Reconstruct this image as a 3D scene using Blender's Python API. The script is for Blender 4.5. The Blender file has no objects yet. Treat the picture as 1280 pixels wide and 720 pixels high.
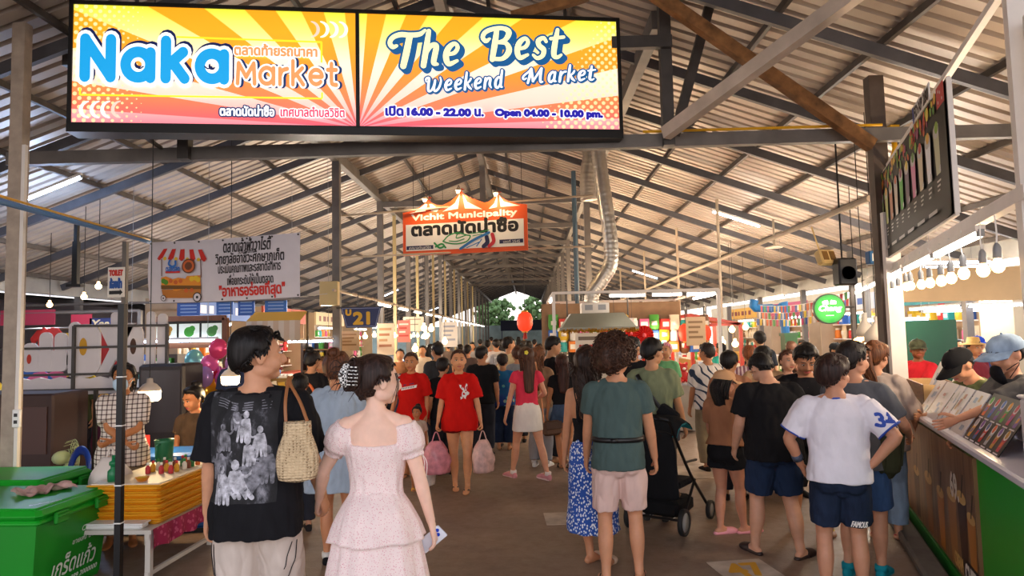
import bpy, bmesh, math, random
import numpy as np
from mathutils import Vector, Matrix
from mathutils.bvhtree import BVHTree
R = math.radians
SC = bpy.context.scene
COL = SC.collection
random.seed(7); RNG = np.random.default_rng(7)

# ------------------------------------------------------------------ camera, world, exposure
F = 853.0
CAMZ = 1.75
cam_d = bpy.data.cameras.new('camera'); cam_d.sensor_width = 36; cam_d.lens = 36*F/1280
cam_d.clip_start = .05; cam_d.clip_end = 400
cam = bpy.data.objects.new('camera', cam_d); COL.objects.link(cam)
CR = Matrix.Rotation(R(1.17), 3, 'Z') @ Matrix.Rotation(R(90+4.0), 3, 'X') @ Matrix.Rotation(R(-1.3), 3, 'Z')
cam.matrix_world = Matrix.Translation((0, 0, CAMZ)) @ CR.to_4x4()
SC.camera = cam
SC.view_settings.view_transform = 'Standard'; SC.view_settings.look = 'None'
SC.view_settings.gamma = 1; SC.view_settings.use_curve_mapping = False
SC.view_settings.exposure = 0.0
SC.cycles.use_denoising = True
SC.cycles.max_bounces = 6; SC.cycles.diffuse_bounces = 4; SC.cycles.glossy_bounces = 3
SC.cycles.transparent_max_bounces = 8; SC.cycles.sample_clamp_indirect = 6
WORLD = bpy.data.worlds.new('dusk_sky'); SC.world = WORLD; WORLD.use_nodes = True
WN = WORLD.node_tree.nodes; WL = WORLD.node_tree.links
WB = WN['Background']
_tc = WN.new('ShaderNodeTexCoord'); _sx = WN.new('ShaderNodeSeparateXYZ'); _rp = WN.new('ShaderNodeValToRGB')
WL.new(_tc.outputs['Generated'], _sx.inputs[0]); WL.new(_sx.outputs['Z'], _rp.inputs[0])
_rp.color_ramp.elements[0].color = (.82, .75, .71, 1); _rp.color_ramp.elements[0].position = 0.0
_rp.color_ramp.elements[1].color = (.62, .66, .80, 1); _rp.color_ramp.elements[1].position = .5
WL.new(_rp.outputs[0], WB.inputs['Color']); WB.inputs['Strength'].default_value = 3.2

def ray(px, py):
    return CR @ Vector(((px-640)/F, -(py-360)/F, -1))
def at(px, py, d):
    r = ray(px, py); return Vector((0, 0, CAMZ)) + r*(d/r.y)
def at_h(px, py, z):
    r = ray(px, py); return Vector((0, 0, CAMZ)) + r*((z-CAMZ)/r.z)
RIDGE_X, RIDGE_Z, SLOPE = -.95, 6.1, .36
def roof_z(x): return RIDGE_Z - SLOPE*abs(x-RIDGE_X)
def at_roof(px, py, drop=0):
    r = ray(px, py); s = 1 if px > 620 else -1
    t = (RIDGE_Z-drop+SLOPE*s*RIDGE_X-CAMZ)/(r.z+SLOPE*s*r.x)
    return Vector((0, 0, CAMZ)) + r*t

# ------------------------------------------------------------------ materials
def lin(h):
    if not isinstance(h, str): return tuple(h)[:3]
    h = h.lstrip('#'); o = []
    if len(h) == 3: h = ''.join(c*2 for c in h)
    for i in (0, 2, 4):
        c = int(h[i:i+2], 16)/255
        o.append(c/12.92 if c <= .04045 else ((c+.055)/1.055)**2.4)
    return tuple(o)
MATS = {}
class NT:
    """small helper for node trees"""
    def __init__(s, mat):
        s.mat = mat; mat.use_nodes = True; s.t = mat.node_tree; s.n = s.t.nodes; s.b = s.n['Principled BSDF']
    def new(s, kind, **kw):
        n = s.n.new('ShaderNode'+kind)
        for k, v in kw.items():
            if k in n.inputs: s.set(n.inputs[k], v)
            else: setattr(n, k, v)
        return n
    def set(s, sock, v):
        if isinstance(v, bpy.types.NodeSocket): s.t.links.new(v, sock)
        else: sock.default_value = v
    def inp(s, n, i, v): s.set(n.inputs[i], v)
    def co(s, scale=(1, 1, 1), kind='Object', rot=(0, 0, 0)):
        tc = s.n.new('ShaderNodeTexCoord'); mp = s.n.new('ShaderNodeMapping')
        s.t.links.new(tc.outputs[kind], mp.inputs[0]); mp.inputs['Scale'].default_value = scale; mp.inputs['Rotation'].default_value = rot
        return mp.outputs[0]
    def noise(s, scale=5, detail=3, vec=None, rough=.55):
        n = s.n.new('ShaderNodeTexNoise'); n.inputs['Scale'].default_value = scale; n.inputs['Detail'].default_value = detail; n.inputs['Roughness'].default_value = rough
        if vec is not None: s.t.links.new(vec, n.inputs['Vector'])
        return n.outputs[0]
    def voro(s, scale=5, vec=None, feat='F1', out='Distance', rnd=1.0):
        n = s.n.new('ShaderNodeTexVoronoi'); n.feature = feat; n.inputs['Scale'].default_value = scale; n.inputs['Randomness'].default_value = rnd
        if vec is not None: s.t.links.new(vec, n.inputs['Vector'])
        return n.outputs[out]
    def math(s, op, a, b=0, c=0):
        n = s.n.new('ShaderNodeMath'); n.operation = op
        s.inp(n, 0, a); s.inp(n, 1, b)
        if len(n.inputs) > 2: s.inp(n, 2, c)
        return n.outputs[0]
    def ramp(s, fac, stops, interp='LINEAR'):
        n = s.n.new('ShaderNodeValToRGB'); cr = n.color_ramp; cr.interpolation = interp
        while len(cr.elements) < len(stops): cr.elements.new(.5)
        for e, (p, c) in zip(cr.elements, stops):
            e.position = p; e.color = (*lin(c), 1)
        s.t.links.new(fac, n.inputs[0]); return n.outputs[0]
    def mix(s, fac, a, b, mode='MIX'):
        n = s.n.new('ShaderNodeMix'); n.data_type = 'RGBA'; n.blend_type = mode
        s.set(n.inputs[0], fac)
        for i, v in ((6, a), (7, b)):
            if isinstance(v, str): v = (*lin(v), 1)
            elif isinstance(v, tuple) and len(v) == 3: v = (*v, 1)
            s.set(n.inputs[i], v)
        return n.outputs[2]
    def sep(s, v):
        n = s.n.new('ShaderNodeSeparateXYZ'); s.t.links.new(v, n.inputs[0]); return n.outputs
    def bump(s, h, strength=.3, dist=.01):
        n = s.n.new('ShaderNodeBump'); n.inputs['Strength'].default_value = strength; n.inputs['Distance'].default_value = dist
        s.t.links.new(h, n.inputs['Height']); s.t.links.new(n.outputs[0], s.b.inputs['Normal'])
def mat(name, col='#808080', rough=.6, metal=0, emi=None, es=0, nz=0, ns=6, bump=0, bs=30, st=(1, 1, 1), spec=None, sss=0, alpha=1, trans=0, sheen=0):
    if name in MATS: return MATS[name]
    m = bpy.data.materials.new(name); MATS[name] = m
    k = NT(m); b = k.b; c = lin(col)
    b.inputs['Base Color'].default_value = (*c, 1); b.inputs['Roughness'].default_value = rough; b.inputs['Metallic'].default_value = metal
    if spec is not None: b.inputs['Specular IOR Level'].default_value = spec
    if emi is not None:
        b.inputs['Emission Color'].default_value = (*lin(emi), 1); b.inputs['Emission Strength'].default_value = es
    if nz:
        f = k.noise(ns, 4, k.co(st))
        k.set(b.inputs['Base Color'], k.ramp(f, [(.25, tuple(x*(1-nz) for x in c)), (.75, tuple(min(1, x*(1+nz)) for x in c))]))
    if bump: k.bump(k.noise(bs, 3, k.co(st)), bump)
    if sss:
        b.inputs['Subsurface Weight'].default_value = sss; b.inputs['Subsurface Radius'].default_value = (.02, .008, .004); b.inputs['Subsurface Scale'].default_value = .3
    if alpha < 1: b.inputs['Alpha'].default_value = alpha
    if trans: b.inputs['Transmission Weight'].default_value = trans
    if sheen: b.inputs['Sheen Weight'].default_value = sheen
    return m
def cmat(name, fn, rough=.7, **kw):
    """custom material: fn(k) returns the base colour socket"""
    if name in MATS: return MATS[name]
    m = mat(name, '#808080', rough, **kw); k = NT(m)
    r = fn(k)
    if r is not None: k.set(k.b.inputs['Base Color'], r)
    return m
def plain(c): return mat('paint_'+c.lstrip('#'), c, .55)

# ------------------------------------------------------------------ mesh builder
def V(*a): return np.array(a, float)
def unit(v):
    v = np.asarray(v, float); n = np.linalg.norm(v); return v/n if n > 1e-9 else v
def catmull(P, sub):
    P = np.asarray(P, float)
    if sub <= 1 or len(P) < 3: return P
    Q = np.vstack([2*P[0]-P[1], P, 2*P[-1]-P[-2]]); out = []
    for i in range(1, len(Q)-2):
        for j in range(sub):
            t = j/sub; a, b, c, d = Q[i-1], Q[i], Q[i+1], Q[i+2]
            out.append(.5*((2*b)+(-a+c)*t+(2*a-5*b+4*c-d)*t*t+(-a+3*b-3*c+d)*t**3))
    out.append(P[-1]); return np.array(out)
class MB:
    def __init__(s): s.v = []; s.f = []; s.m = []; s.n = 0
    def add(s, v, f, mi=0):
        v = np.asarray(v, float)
        if len(v) == 0: return s
        s.v.append(v); n = s.n
        s.f.extend([tuple(int(i)+n for i in q) for q in f]); s.m.extend([mi]*len(f) if np.isscalar(mi) else list(mi)); s.n += len(v); return s
    def box(s, c, sz, mi=0, rot=None, bev=0):
        x, y, z = [q/2 for q in sz]
        if bev:
            b = min(bev, x*.9, y*.9, z*.9); vs = []; 
            for zz, ins in ((-z, b), (-z+b, 0), (z-b, 0), (z, b)):
                X, Y = x-ins, y-ins; k = b
                vs += [(-X+k, -Y, zz), (X-k, -Y, zz), (X, -Y+k, zz), (X, Y-k, zz), (X-k, Y, zz), (-X+k, Y, zz), (-X, Y-k, zz), (-X, -Y+k, zz)]
            f = [tuple(range(7, -1, -1)), tuple(range(24, 32))]
            for l in range(3):
                for i in range(8): f.append((l*8+i, l*8+(i+1) % 8, (l+1)*8+(i+1) % 8, (l+1)*8+i))
        else:
            vs = [(-x, -y, -z), (x, -y, -z), (x, y, -z), (-x, y, -z), (-x, -y, z), (x, -y, z), (x, y, z), (-x, y, z)]
            f = [(3, 2, 1, 0), (4, 5, 6, 7), (0, 1, 5, 4), (1, 2, 6, 5), (2, 3, 7, 6), (3, 0, 4, 7)]
        vs = np.array(vs)
        if rot is not None: vs = vs @ np.array(rot if not np.isscalar(rot) else Matrix.Rotation(rot, 3, 'Z')).T
        return s.add(vs+np.asarray(c, float), f, mi)
    def loft(s, pts, rad, hint=(1, 0, 0), n=14, sub=1, cap='round', mi=0, ex=2.0, closed=False):
        pts = np.asarray(pts, float); rad = np.asarray(rad, float)
        if rad.ndim == 0: rad = np.full(len(pts), float(rad))
        if rad.ndim == 1: rad = np.stack([rad, rad], 1)
        hint = np.asarray(hint, float)
        if hint.ndim == 1: hint = np.tile(hint, (len(pts), 1))
        A = catmull(np.hstack([pts, rad, hint]), sub); pts, rad, hint = A[:, :3], np.maximum(A[:, 3:5], 1e-4), A[:, 5:8]
        T = np.gradient(pts, axis=0); T /= np.maximum(np.linalg.norm(T, axis=1, keepdims=True), 1e-9)
        if cap == 'round':
            P0, P1, r0, r1 = pts[0], pts[-1], rad[0], rad[-1]; e0 = min(r0); e1 = min(r1)
            pre = [(P0-T[0]*e0*math.sin(a), r0*math.cos(a)) for a in (R(75), R(40))]
            post = [(P1+T[-1]*e1*math.sin(a), r1*math.cos(a)) for a in (R(40), R(75))]
            pts = np.vstack([[p for p, _ in pre], pts, [p for p, _ in post]]); rad = np.vstack([[r for _, r in pre], rad, [r for _, r in post]])
            hint = np.vstack([[hint[0]]*2, hint, [hint[-1]]*2]); T = np.vstack([[T[0]]*2, T, [T[-1]]*2])
        th = np.linspace(0, 2*math.pi, n, endpoint=False); c, q = np.cos(th), np.sin(th)
        c = np.sign(c)*np.abs(c)**(2/ex); q = np.sign(q)*np.abs(q)**(2/ex)
        vs = []
        for p, r, t, h in zip(pts, rad, T, hint):
            sd = h-t*np.dot(h, t)
            if np.linalg.norm(sd) < 1e-3: sd = np.cross(t, (0.3, 1, .2))
            sd = unit(sd); fw = np.cross(t, sd)
            vs.append(p+np.outer(c*r[0], sd)+np.outer(q*r[1], fw))
        k = len(vs); vs = np.vstack(vs); f = []
        for i in range(k-1):
            for j in range(n): f.append((i*n+j, i*n+(j+1) % n, (i+1)*n+(j+1) % n, (i+1)*n+j))
        if cap: f.append(tuple(range(n-1, -1, -1))); f.append(tuple((k-1)*n+j for j in range(n)))
        return s.add(vs, f, mi)
    def tube(s, pts, r, n=8, sub=1, mi=0, cap='flat', hint=(1, .13, .07)):
        return s.loft(pts, np.full(len(pts), r) if np.isscalar(r) else r, hint, n, sub, cap, mi)
    def bar(s, a, b, w, h=None, mi=0, up=(0, 0, 1)):
        """rectangular bar from a to b, w wide, h high"""
        h = h or w; a = np.asarray(a, float); b = np.asarray(b, float); t = unit(b-a); u = np.asarray(up, float)
        if abs(np.dot(t, u)) > .98: u = V(0, 1, 0)
        sd = unit(np.cross(t, u)); u = np.cross(sd, t); vs = []
        for p in (a, b):
            for i, j in ((-1, -1), (1, -1), (1, 1), (-1, 1)): vs.append(p+sd*i*w/2+u*j*h/2)
        return s.add(vs, [(0, 1, 2, 3), (7, 6, 5, 4), (0, 4, 5, 1), (1, 5, 6, 2), (2, 6, 7, 3), (3, 7, 4, 0)], mi)
    def sph(s, c, r, n=12, mi=0, rot=None, m=None):
        m = m or max(5, n//2); r = (r, r, r) if np.isscalar(r) else r; vs = [(0, 0, -1)]; f = []
        for i in range(1, m):
            a = -math.pi/2+math.pi*i/m
            for j in range(n):
                b = 2*math.pi*j/n; vs.append((math.cos(a)*math.cos(b), math.cos(a)*math.sin(b), math.sin(a)))
        vs.append((0, 0, 1)); L = len(vs)-1
        for j in range(n): f.append((0, 1+(j+1) % n, 1+j)); f.append((L, L-n+j, L-n+(j+1) % n))
        for i in range(m-2):
            for j in range(n): a = 1+i*n; f.append((a+j, a+(j+1) % n, a+n+(j+1) % n, a+n+j))
        vs = np.array(vs)*np.array(r)
        if rot is not None: vs = vs @ np.array(rot).T
        return s.add(vs+np.asarray(c, float), f, mi)
    def lathe(s, prof, c=(0, 0, 0), n=16, mi=0, axis=None):
        """prof: list of (r, z)"""
        vs = []; f = []; k = len(prof)
        for r, z in prof:
            for j in range(n): a = 2*math.pi*j/n; vs.append((r*math.cos(a), r*math.sin(a), z))
        for i in range(k-1):
            for j in range(n): f.append((i*n+j, i*n+(j+1) % n, (i+1)*n+(j+1) % n, (i+1)*n+j))
        if prof[0][0] > 1e-4: f.append(tuple(range(n-1, -1, -1)))
        if prof[-1][0] > 1e-4: f.append(tuple((k-1)*n+j for j in range(n)))
        vs = np.array(vs)
        if axis is not None: vs = vs @ np.array(Vector((0, 0, 1)).rotation_difference(Vector(axis)).to_matrix()).T
        return s.add(vs+np.asarray(c, float), f, mi)
    def prism(s, poly, O, u, v, th, mi=0):
        """polygon (2-D) in the plane O,u,v extruded by th along u x v"""
        O = np.asarray(O, float); u = np.asarray(u, float); v = np.asarray(v, float); nn = unit(np.cross(u, v)); n = len(poly)
        a = [O+u*x+v*y for x, y in poly]; b = [p+nn*th for p in a]
        f = [tuple(range(n-1, -1, -1)), tuple(range(n, 2*n))]+[(i, (i+1) % n, n+(i+1) % n, n+i) for i in range(n)]
        return s.add(a+b, f, mi)
    def quad(s, a, b, c, d, mi=0): return s.add([a, b, c, d], [(0, 1, 2, 3)], mi)
    def flat(s, art, fr, layer, mi=0):
        """2-D art (verts, faces) put on frame fr = (O, u, v, n), layer in metres above it; touching pieces get hair-thin steps"""
        vs, f = art; O, u, v, n = fr; vs = np.asarray(vs)
        if len(vs) == 0: return s
        return s.add(O+np.outer(vs[:, 0], u)+np.outer(vs[:, 1], v)+np.outer(layer+steps(len(vs), f), n), f, mi)
    def arr(s): return (np.vstack(s.v) if s.v else np.zeros((0, 3))), s.f, s.m
    def build(s, name, mats, parent=None, smooth=False, loc=None, rz=0):
        v, f, m = s.arr(); me = bpy.data.meshes.new(name); set_mesh(me, v, f, m, smooth)
        for q in (mats if isinstance(mats, (list, tuple)) else [mats]): me.materials.append(q)
        return link(name, me, parent, loc, rz)
def steps(n, f):
    o = np.zeros(n); top = -1; k = -1
    for q in f:
        if min(q) > top: k += 1
        top = max(top, max(q)); o[list(q)] = (k % 60)*8e-6
    return o
def set_mesh(me, v, f, m=None, smooth=False):
    ln = np.array([len(q) for q in f], np.int32); lv = np.fromiter((i for q in f for i in q), np.int32, int(ln.sum()))
    me.vertices.add(len(v)); me.vertices.foreach_set('co', np.ascontiguousarray(v, np.float32).ravel())
    me.loops.add(len(lv)); me.loops.foreach_set('vertex_index', lv)
    me.polygons.add(len(f)); st = np.zeros(len(f), np.int32); st[1:] = np.cumsum(ln)[:-1]
    me.polygons.foreach_set('loop_start', st)
    if m is not None: me.polygons.foreach_set('material_index', np.array(m, np.int32))
    me.polygons.foreach_set('use_smooth', np.full(len(f), bool(smooth)))
    me.update(calc_edges=True); me.validate()
def link(name, data, parent=None, loc=None, rz=0):
    o = bpy.data.objects.new(name, data); COL.objects.link(o)
    if parent is not None: o.parent = parent
    if loc is not None: o.location = loc
    if rz: o.rotation_euler.z = rz
    return o
def tag(o, label=None, cat=None, group=None, kind=None):
    for k, q in (('label', label), ('category', cat), ('group', group), ('kind', kind)):
        if q: o[k] = q
    return o
def thing(name, label, cat, loc=(0, 0, 0), rz=0, group=None):
    o = bpy.data.objects.new(name, None); COL.objects.link(o); o.empty_display_size = .1
    o.location = loc; o.rotation_euler.z = rz
    return tag(o, label, cat, group)
def copy_tree(o, parent=None):
    c = o.copy(); COL.objects.link(c)
    if parent is not None: c.parent = parent
    for ch in o.children: copy_tree(ch, c)
    return c
# ------------------------------------------------------------------ writing and flat art
_tx = {}
def text2d(s, bold=0.0, shear=0, space=1, box=None, align='fit'):
    """text as flat faces, letter height about 1; bold = extra outline half-width; box = (x0, y0, x1, y1) to fill"""
    key = (s, shear, space)
    if key not in _tx:
        c = bpy.data.curves.new('lettering', 'FONT'); c.body = s; c.shear = shear; c.resolution_u = 3; c.space_character = space
        o = bpy.data.objects.new('lettering', c); me = o.to_mesh()
        v = np.empty(len(me.vertices)*3); me.vertices.foreach_get('co', v); v = v.reshape(-1, 3)[:, :2].copy()
        f = [tuple(p.vertices) for p in me.polygons]
        o.to_mesh_clear(); bpy.data.objects.remove(o); bpy.data.curves.remove(c)
        _tx[key] = (v, f)
    v, f = _tx[key]; v = v.copy()
    if box:
        lo, hi = v.min(0), v.max(0); x0, y0, x1, y1 = box
        sc = np.array([(x1-x0)/(hi[0]-lo[0]), (y1-y0)/(hi[1]-lo[1])]); v = (v-lo)*sc+np.array([x0, y0])
    if bold: return merge2d((v, f), edge2d(v, f, bold))
    return v, f
def merge2d(*a):
    vs = []; fs = []; n = 0
    for v, f in a:
        if len(v) == 0: continue
        vs.append(np.asarray(v, float)); fs += [tuple(i+n for i in q) for q in f]; n += len(v)
    return (np.vstack(vs) if vs else np.zeros((0, 2))), fs
def seg2d(a, b, w):
    a = np.asarray(a, float); b = np.asarray(b, float); d = b-a; l = np.hypot(*d)
    if l < 1e-9: return np.zeros((0, 2)), []
    n = np.array([-d[1], d[0]])/l*w; return np.array([a-n, b-n, b+n, a+n]), [(0, 1, 2, 3)]
def disc2d(c, r, n=10, ry=None):
    th = np.linspace(0, 2*math.pi, n, endpoint=False); return np.stack([c[0]+r*np.cos(th), c[1]+(ry or r)*np.sin(th)], 1), [tuple(range(n))]
def edge2d(v, f, w):
    cnt = {}
    for q in f:
        for i in range(len(q)):
            a, b = q[i], q[(i+1) % len(q)]; k = (min(a, b), max(a, b)); cnt[k] = cnt.get(k, 0)+1
    out = []; seen = set()
    for (a, b), n in cnt.items():
        if n == 1:
            out.append(seg2d(v[a], v[b], w))
            for i in (a, b):
                if i not in seen: seen.add(i); out.append(disc2d(v[i], w, 7))
    return merge2d(*out)
def stroke2d(pts, w, sub=6):
    """a brush stroke: pts rows (x, y) with constant half-width w, or (x, y, half-width)"""
    P = np.asarray(pts, float)
    if P.shape[1] == 2: P = np.hstack([P, np.full((len(P), 1), w)])
    else: P = P.copy(); P[:, 2] *= w
    P = catmull(P, sub); out = []
    for i in range(len(P)):
        out.append(disc2d(P[i, :2], max(P[i, 2], 1e-3), 12))
        if i+1 < len(P):
            a, b = P[i], P[i+1]; d = b[:2]-a[:2]; l = np.hypot(*d)
            if l < 1e-9: continue
            n = np.array([-d[1], d[0]])/l; out.append((np.array([a[:2]-n*a[2], b[:2]-n*b[2], b[:2]+n*b[2], a[:2]+n*a[2]]), [(0, 1, 2, 3)]))
    return merge2d(*out)
def poly2d(pts): return np.asarray(pts, float), [tuple(range(len(pts)))]
def rect2d(x0, y0, x1, y1): return poly2d([(x0, y0), (x1, y0), (x1, y1), (x0, y1)])
def shift2d(a, dx, dy, s=1, rot=0):
    v = np.asarray(a[0])*s; c, q = math.cos(rot), math.sin(rot)
    return v @ np.array([[c, q], [-q, c]])+np.array([dx, dy]), a[1]
def frame3(O, u, v):
    O, u, v = (np.asarray(q, float) for q in (O, u, v)); return O, u, v, unit(np.cross(u, v))
# ------------------------------------------------------------------ materials of the hall
def _floor(k):
    v = k.co()
    a = k.noise(.55, 6, v, .6); b = k.noise(9, 5, v, .7); c = k.noise(70, 2, v)
    base = k.ramp(a, [(.3, '#66554a'), (.5, '#806a59'), (.72, '#937d6a')])
    base = k.mix(k.ramp(b, [(.52, '#000000'), (.72, '#606060')]), base, '#43372f')
    sp = k.voro(3.1, v); base = k.mix(k.math('LESS_THAN', sp, .035), base, '#3a312b')
    k.set(k.b.inputs['Roughness'], k.math('MULTIPLY_ADD', b, .5, .27))
    k.bump(k.math('ADD', c, b), .35, .006)
    return base
FLOOR = cmat('stained_concrete', _floor)
def _roof(k):
    v = k.co(); a = k.noise(.8, 4, v); b = k.noise(3, 3, k.co((.25, 3, 1)))
    x = k.sep(v)[0]
    c = k.ramp(a, [(.3, '#a3968b'), (.7, '#c2b5a8')])
    c = k.mix(k.ramp(b, [(.6, '#000000'), (.8, '#555555')]), c, '#8d8078')
    k.set(k.b.inputs['Roughness'], k.math('MULTIPLY_ADD', a, .2, .38))
    return c
ROOF = cmat('corrugated_zinc', _roof, metal=.25)
STEEL = mat('grey_painted_steel', '#6f6a66', .55, .3, nz=.25, ns=3)
DSTEEL = mat('dark_steel', '#4a4644', .5, .4, nz=.3, ns=4)
RUST = mat('rusty_steel', '#8a6038', .8, .1, nz=.65, ns=7, st=(1, 1, 1))
WHITEP = mat('white_painted_steel', '#e6dfd8', .45, 0, nz=.08, ns=5)
CREAM = mat('old_cream_paint', '#b9a892', .6, 0, nz=.2, ns=3)
BLACKM = mat('black_metal', '#161618', .4, .3)
YEL = mat('yellow_pipe_paint', '#e0a80e', .45)
BLUEP = mat('blue_pipe_paint', '#1f6fae', .4)
TUBE = mat('fluorescent_tube', '#ffffff', .3, emi='#fff4e6', es=14)
TUBEC = mat('cool_tube', '#ffffff', .3, emi='#d6e6ff', es=14)
BULB = mat('warm_bulb', '#fff0d0', .3, emi='#ffc98a', es=11)
BLACKP = mat('black_plastic', '#141416', .4)
GREYP = mat('grey_plastic', '#8b8d90', .4)
WHITEPL = mat('white_plastic', '#ecebe8', .35)

# ------------------------------------------------------------------ floor, roof, walls
st = lambda o: tag(o, kind='structure')
m = MB(); m.box((0, 30, -.1), (60, 90, .2)); st(m.build('floor', FLOOR))
PATCH = mat('pale_concrete_patch', '#b4a392', .8, nz=.35, ns=5)
for (px, py, w, l, rz) in ((714, 648, .5, .42, .05), (872, 590, .62, .8, .1)):
    p = at_h(px, py, 0); m = MB(); m.box((0, 0, .003), (w, l, .006))
    o = m.build('floor_marking', PATCH, loc=(p.x, p.y, 0), rz=rz); st(o)
p = at_h(932, 713, 0); m = MB(); m.box((0, 0, .003), (.42, .42, .006))
m.flat(text2d('47', .012, box=(-.13, -.13, .13, .13)), frame3((0, 0, .006), (1, 0, 0), (0, 1, 0)), .002, 1)
st(m.build('floor_marking', [PATCH, mat('yellow_paint', '#d39a1c', .7)], loc=(p.x, p.y, 0), rz=.15))
# corrugated sheets: ribs run down the slope
Y0, Y1, HALF = -1.5, 66.0, 8.5
def roof_sheet(s):
    ys = np.arange(Y0, Y1, .2); prof = [(0, 0), (.125, 0), (.135, .048), (.19, .048)]; vs = []; f = []
    pts = [(y+a, b) for y in ys for a, b in prof]+[(Y1, 0)]
    for x in (0, HALF):
        for y, b in pts: vs.append((RIDGE_X+s*x, y, RIDGE_Z-SLOPE*x+b))
    n = len(pts)
    for i in range(n-1): f.append((i, i+1, n+i+1, n+i))
    m = MB(); m.add(vs, f); st(m.build('ceiling', ROOF))
roof_sheet(1); roof_sheet(-1)
for s in (1, -1):
    m = MB(); m.box((RIDGE_X+s*HALF, 32, RIDGE_Z-SLOPE*HALF-.12), (.12, 67, .30)); st(m.build('roof_gutter_beam', mat('galvanised_gutter', '#a7a6a2', .45, .3, nz=.2, ns=2)))
RAFTM = mat('rafter_steel', '#57565a', .5, .3, nz=.25, ns=4)
RAFT = [6.4+1.78*i-1.78*3 for i in range(36)]
for y in RAFT:
    for s in (1, -1):
        m = MB(); m.bar((RIDGE_X, y, RIDGE_Z-.16), (RIDGE_X+s*8.4, y, RIDGE_Z-.16-SLOPE*8.4), .06, .12)
        st(m.build('rafter_beam', RAFTM))
for i in range(9):
    for s in (1, -1):
        x = .57+.96*i
        if x > 8.3: continue
        m = MB(); m.box((RIDGE_X+s*x, 32, RIDGE_Z-SLOPE*x-.05), (.045, 67, .07)); st(m.build('purlin_beam', mat('purlin_steel', '#4f4844', .6, .2, nz=.3, ns=6)))
for x in (-3.35, 1.45):
    m = MB(); m.box((x, 36, 5.03), (.12, 58, .2)); st(m.build('roof_beam', STEEL))
m = MB(); m.box((RIDGE_X, 32, RIDGE_Z-.3), (.12, 67, .2)); st(m.build('ridge_beam', STEEL))
COLY = [12+3.65*i for i in range(14)]
for i, y in enumerate(COLY):
    for x in (-3.35, 1.45):
        if x > 0 and y < 13: continue
        m = MB(); m.box((x, y, 2.48), (.13, .13, 4.96)); m.box((x, y, .006), (.24, .24, .012)); st(m.build('column', STEEL))
    if i < 9 and i > 0:
        m = MB(); m.bar((-3.35, y, 4.86), (1.45, y, 4.86), .09, .13); st(m.build('tie_beam', STEEL))
        m = MB(); m.box((RIDGE_X, y, 5.35), (.13, .13, .9)); st(m.build('king_post_beam', STEEL))
# thin yellowish stall posts between the columns on the left row
for i in range(8):
    y = 17.5+3.65*i
    m = MB(); m.box((-3.38, y, 2.5), (.08, .08, 5.0)); st(m.build('stall_row_column', mat('yellowed_paint', '#a89468', .6)))
# right hand hanging pipe and its hangers
m = MB(); m.tube([(3.75, 7.4, 3.15), (3.75, 40, 3.0)], .035, 8); st(m.build('pipe_beam', CREAM))
for y in (13.2, 16.8, 21.5, 27.0):
    m = MB(); m.tube([(3.75, y, 2.0), (3.75, y, roof_z(3.75)-.1)], .03, 8); st(m.build('hanger_column', CREAM))
# front truss
fy = 6.75
m = MB(); m.box((.7, fy, 3.66), (11.9, .09, .13)); st(m.build('tie_beam', STEEL))
for x in (-3.4, 1.45):
    m = MB(); m.box((x, fy-.06, 4.45), (.11, .11, 1.72)); st(m.build('truss_post_beam', DSTEEL))
m = MB(); m.bar((1.52, fy-.02, 3.7), (1.95, fy+.02, 5.1), .07, .09); st(m.build('truss_brace_beam', DSTEEL))
m = MB(); m.bar((-4.6, fy-.14, 4.62), (1.5, fy-.14, 4.62), .07, .12); st(m.build('truss_rail_beam', DSTEEL))
# pale brace rising to the right in front, rusty brace falling to the right
a = at(832, 167, 6.6); b = at(1075, -12, 5.0)
m = MB(); m.bar(a, b, .1, .12); st(m.build('diagonal_brace_beam', mat('pale_weathered_steel', '#c4b6a8', .6, .1, nz=.2, ns=4)))
a = at(1090, 182, 6.55); b = at(800, -20, 6.3)
m = MB(); m.bar(a, b, .09, .12); st(m.build('rusty_brace_beam', RUST))
a = at(735, -6, 6.5); b = at(640, 22, 6.5); m = MB(); m.bar(a, b, .08, .1); st(m.build('upper_brace_beam', RUST))
# posts at the front
p = at(1095, 160, 7.0)
m = MB(); m.box((p.x, p.y, roof_z(p.x)/2-.05), (.15, .12, roof_z(p.x)-.1)); st(m.build('column', mat('brown_steel', '#5b4e46', .6, .2, nz=.2)))
PILX, PILY = p.x, p.y
m = MB(); m.tube([(p.x+.12, p.y-.07, 3.72), (p.x+.12, p.y-.11, 3.55), (p.x+.05, p.y-.11, 3.3), (p.x+.06, p.y-.11, 3.0), (p.x+.06, p.y-.11, 0.9)], .026, 8, 2)
m.tube([(1.2, fy-.06, 3.745), (PILX-.1, fy-.06, 3.745)], .014, 6)
m.box((p.x+.13, p.y-.08, 3.76), (.09, .08, .08)); tag(m.build('conduit_pipe', YEL), 'yellow conduit pipe running along the front steel beam and down the brown pillar', 'pipe')
p = at(20, 330, 6.1)
m = MB(); m.box((p.x, p.y, 2.38), (.12, .1, 4.76)); m.box((p.x+.075, p.y-.03, 1.8), (.035, .035, 3.6), 1); m.box((p.x, p.y, .008), (.22, .2, .016))
st(m.build('column', [mat('pale_flaking_post', '#a89888', .6, 0, nz=.2, ns=9), WHITEP]))
LPX, LPY = p.x, p.y
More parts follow.
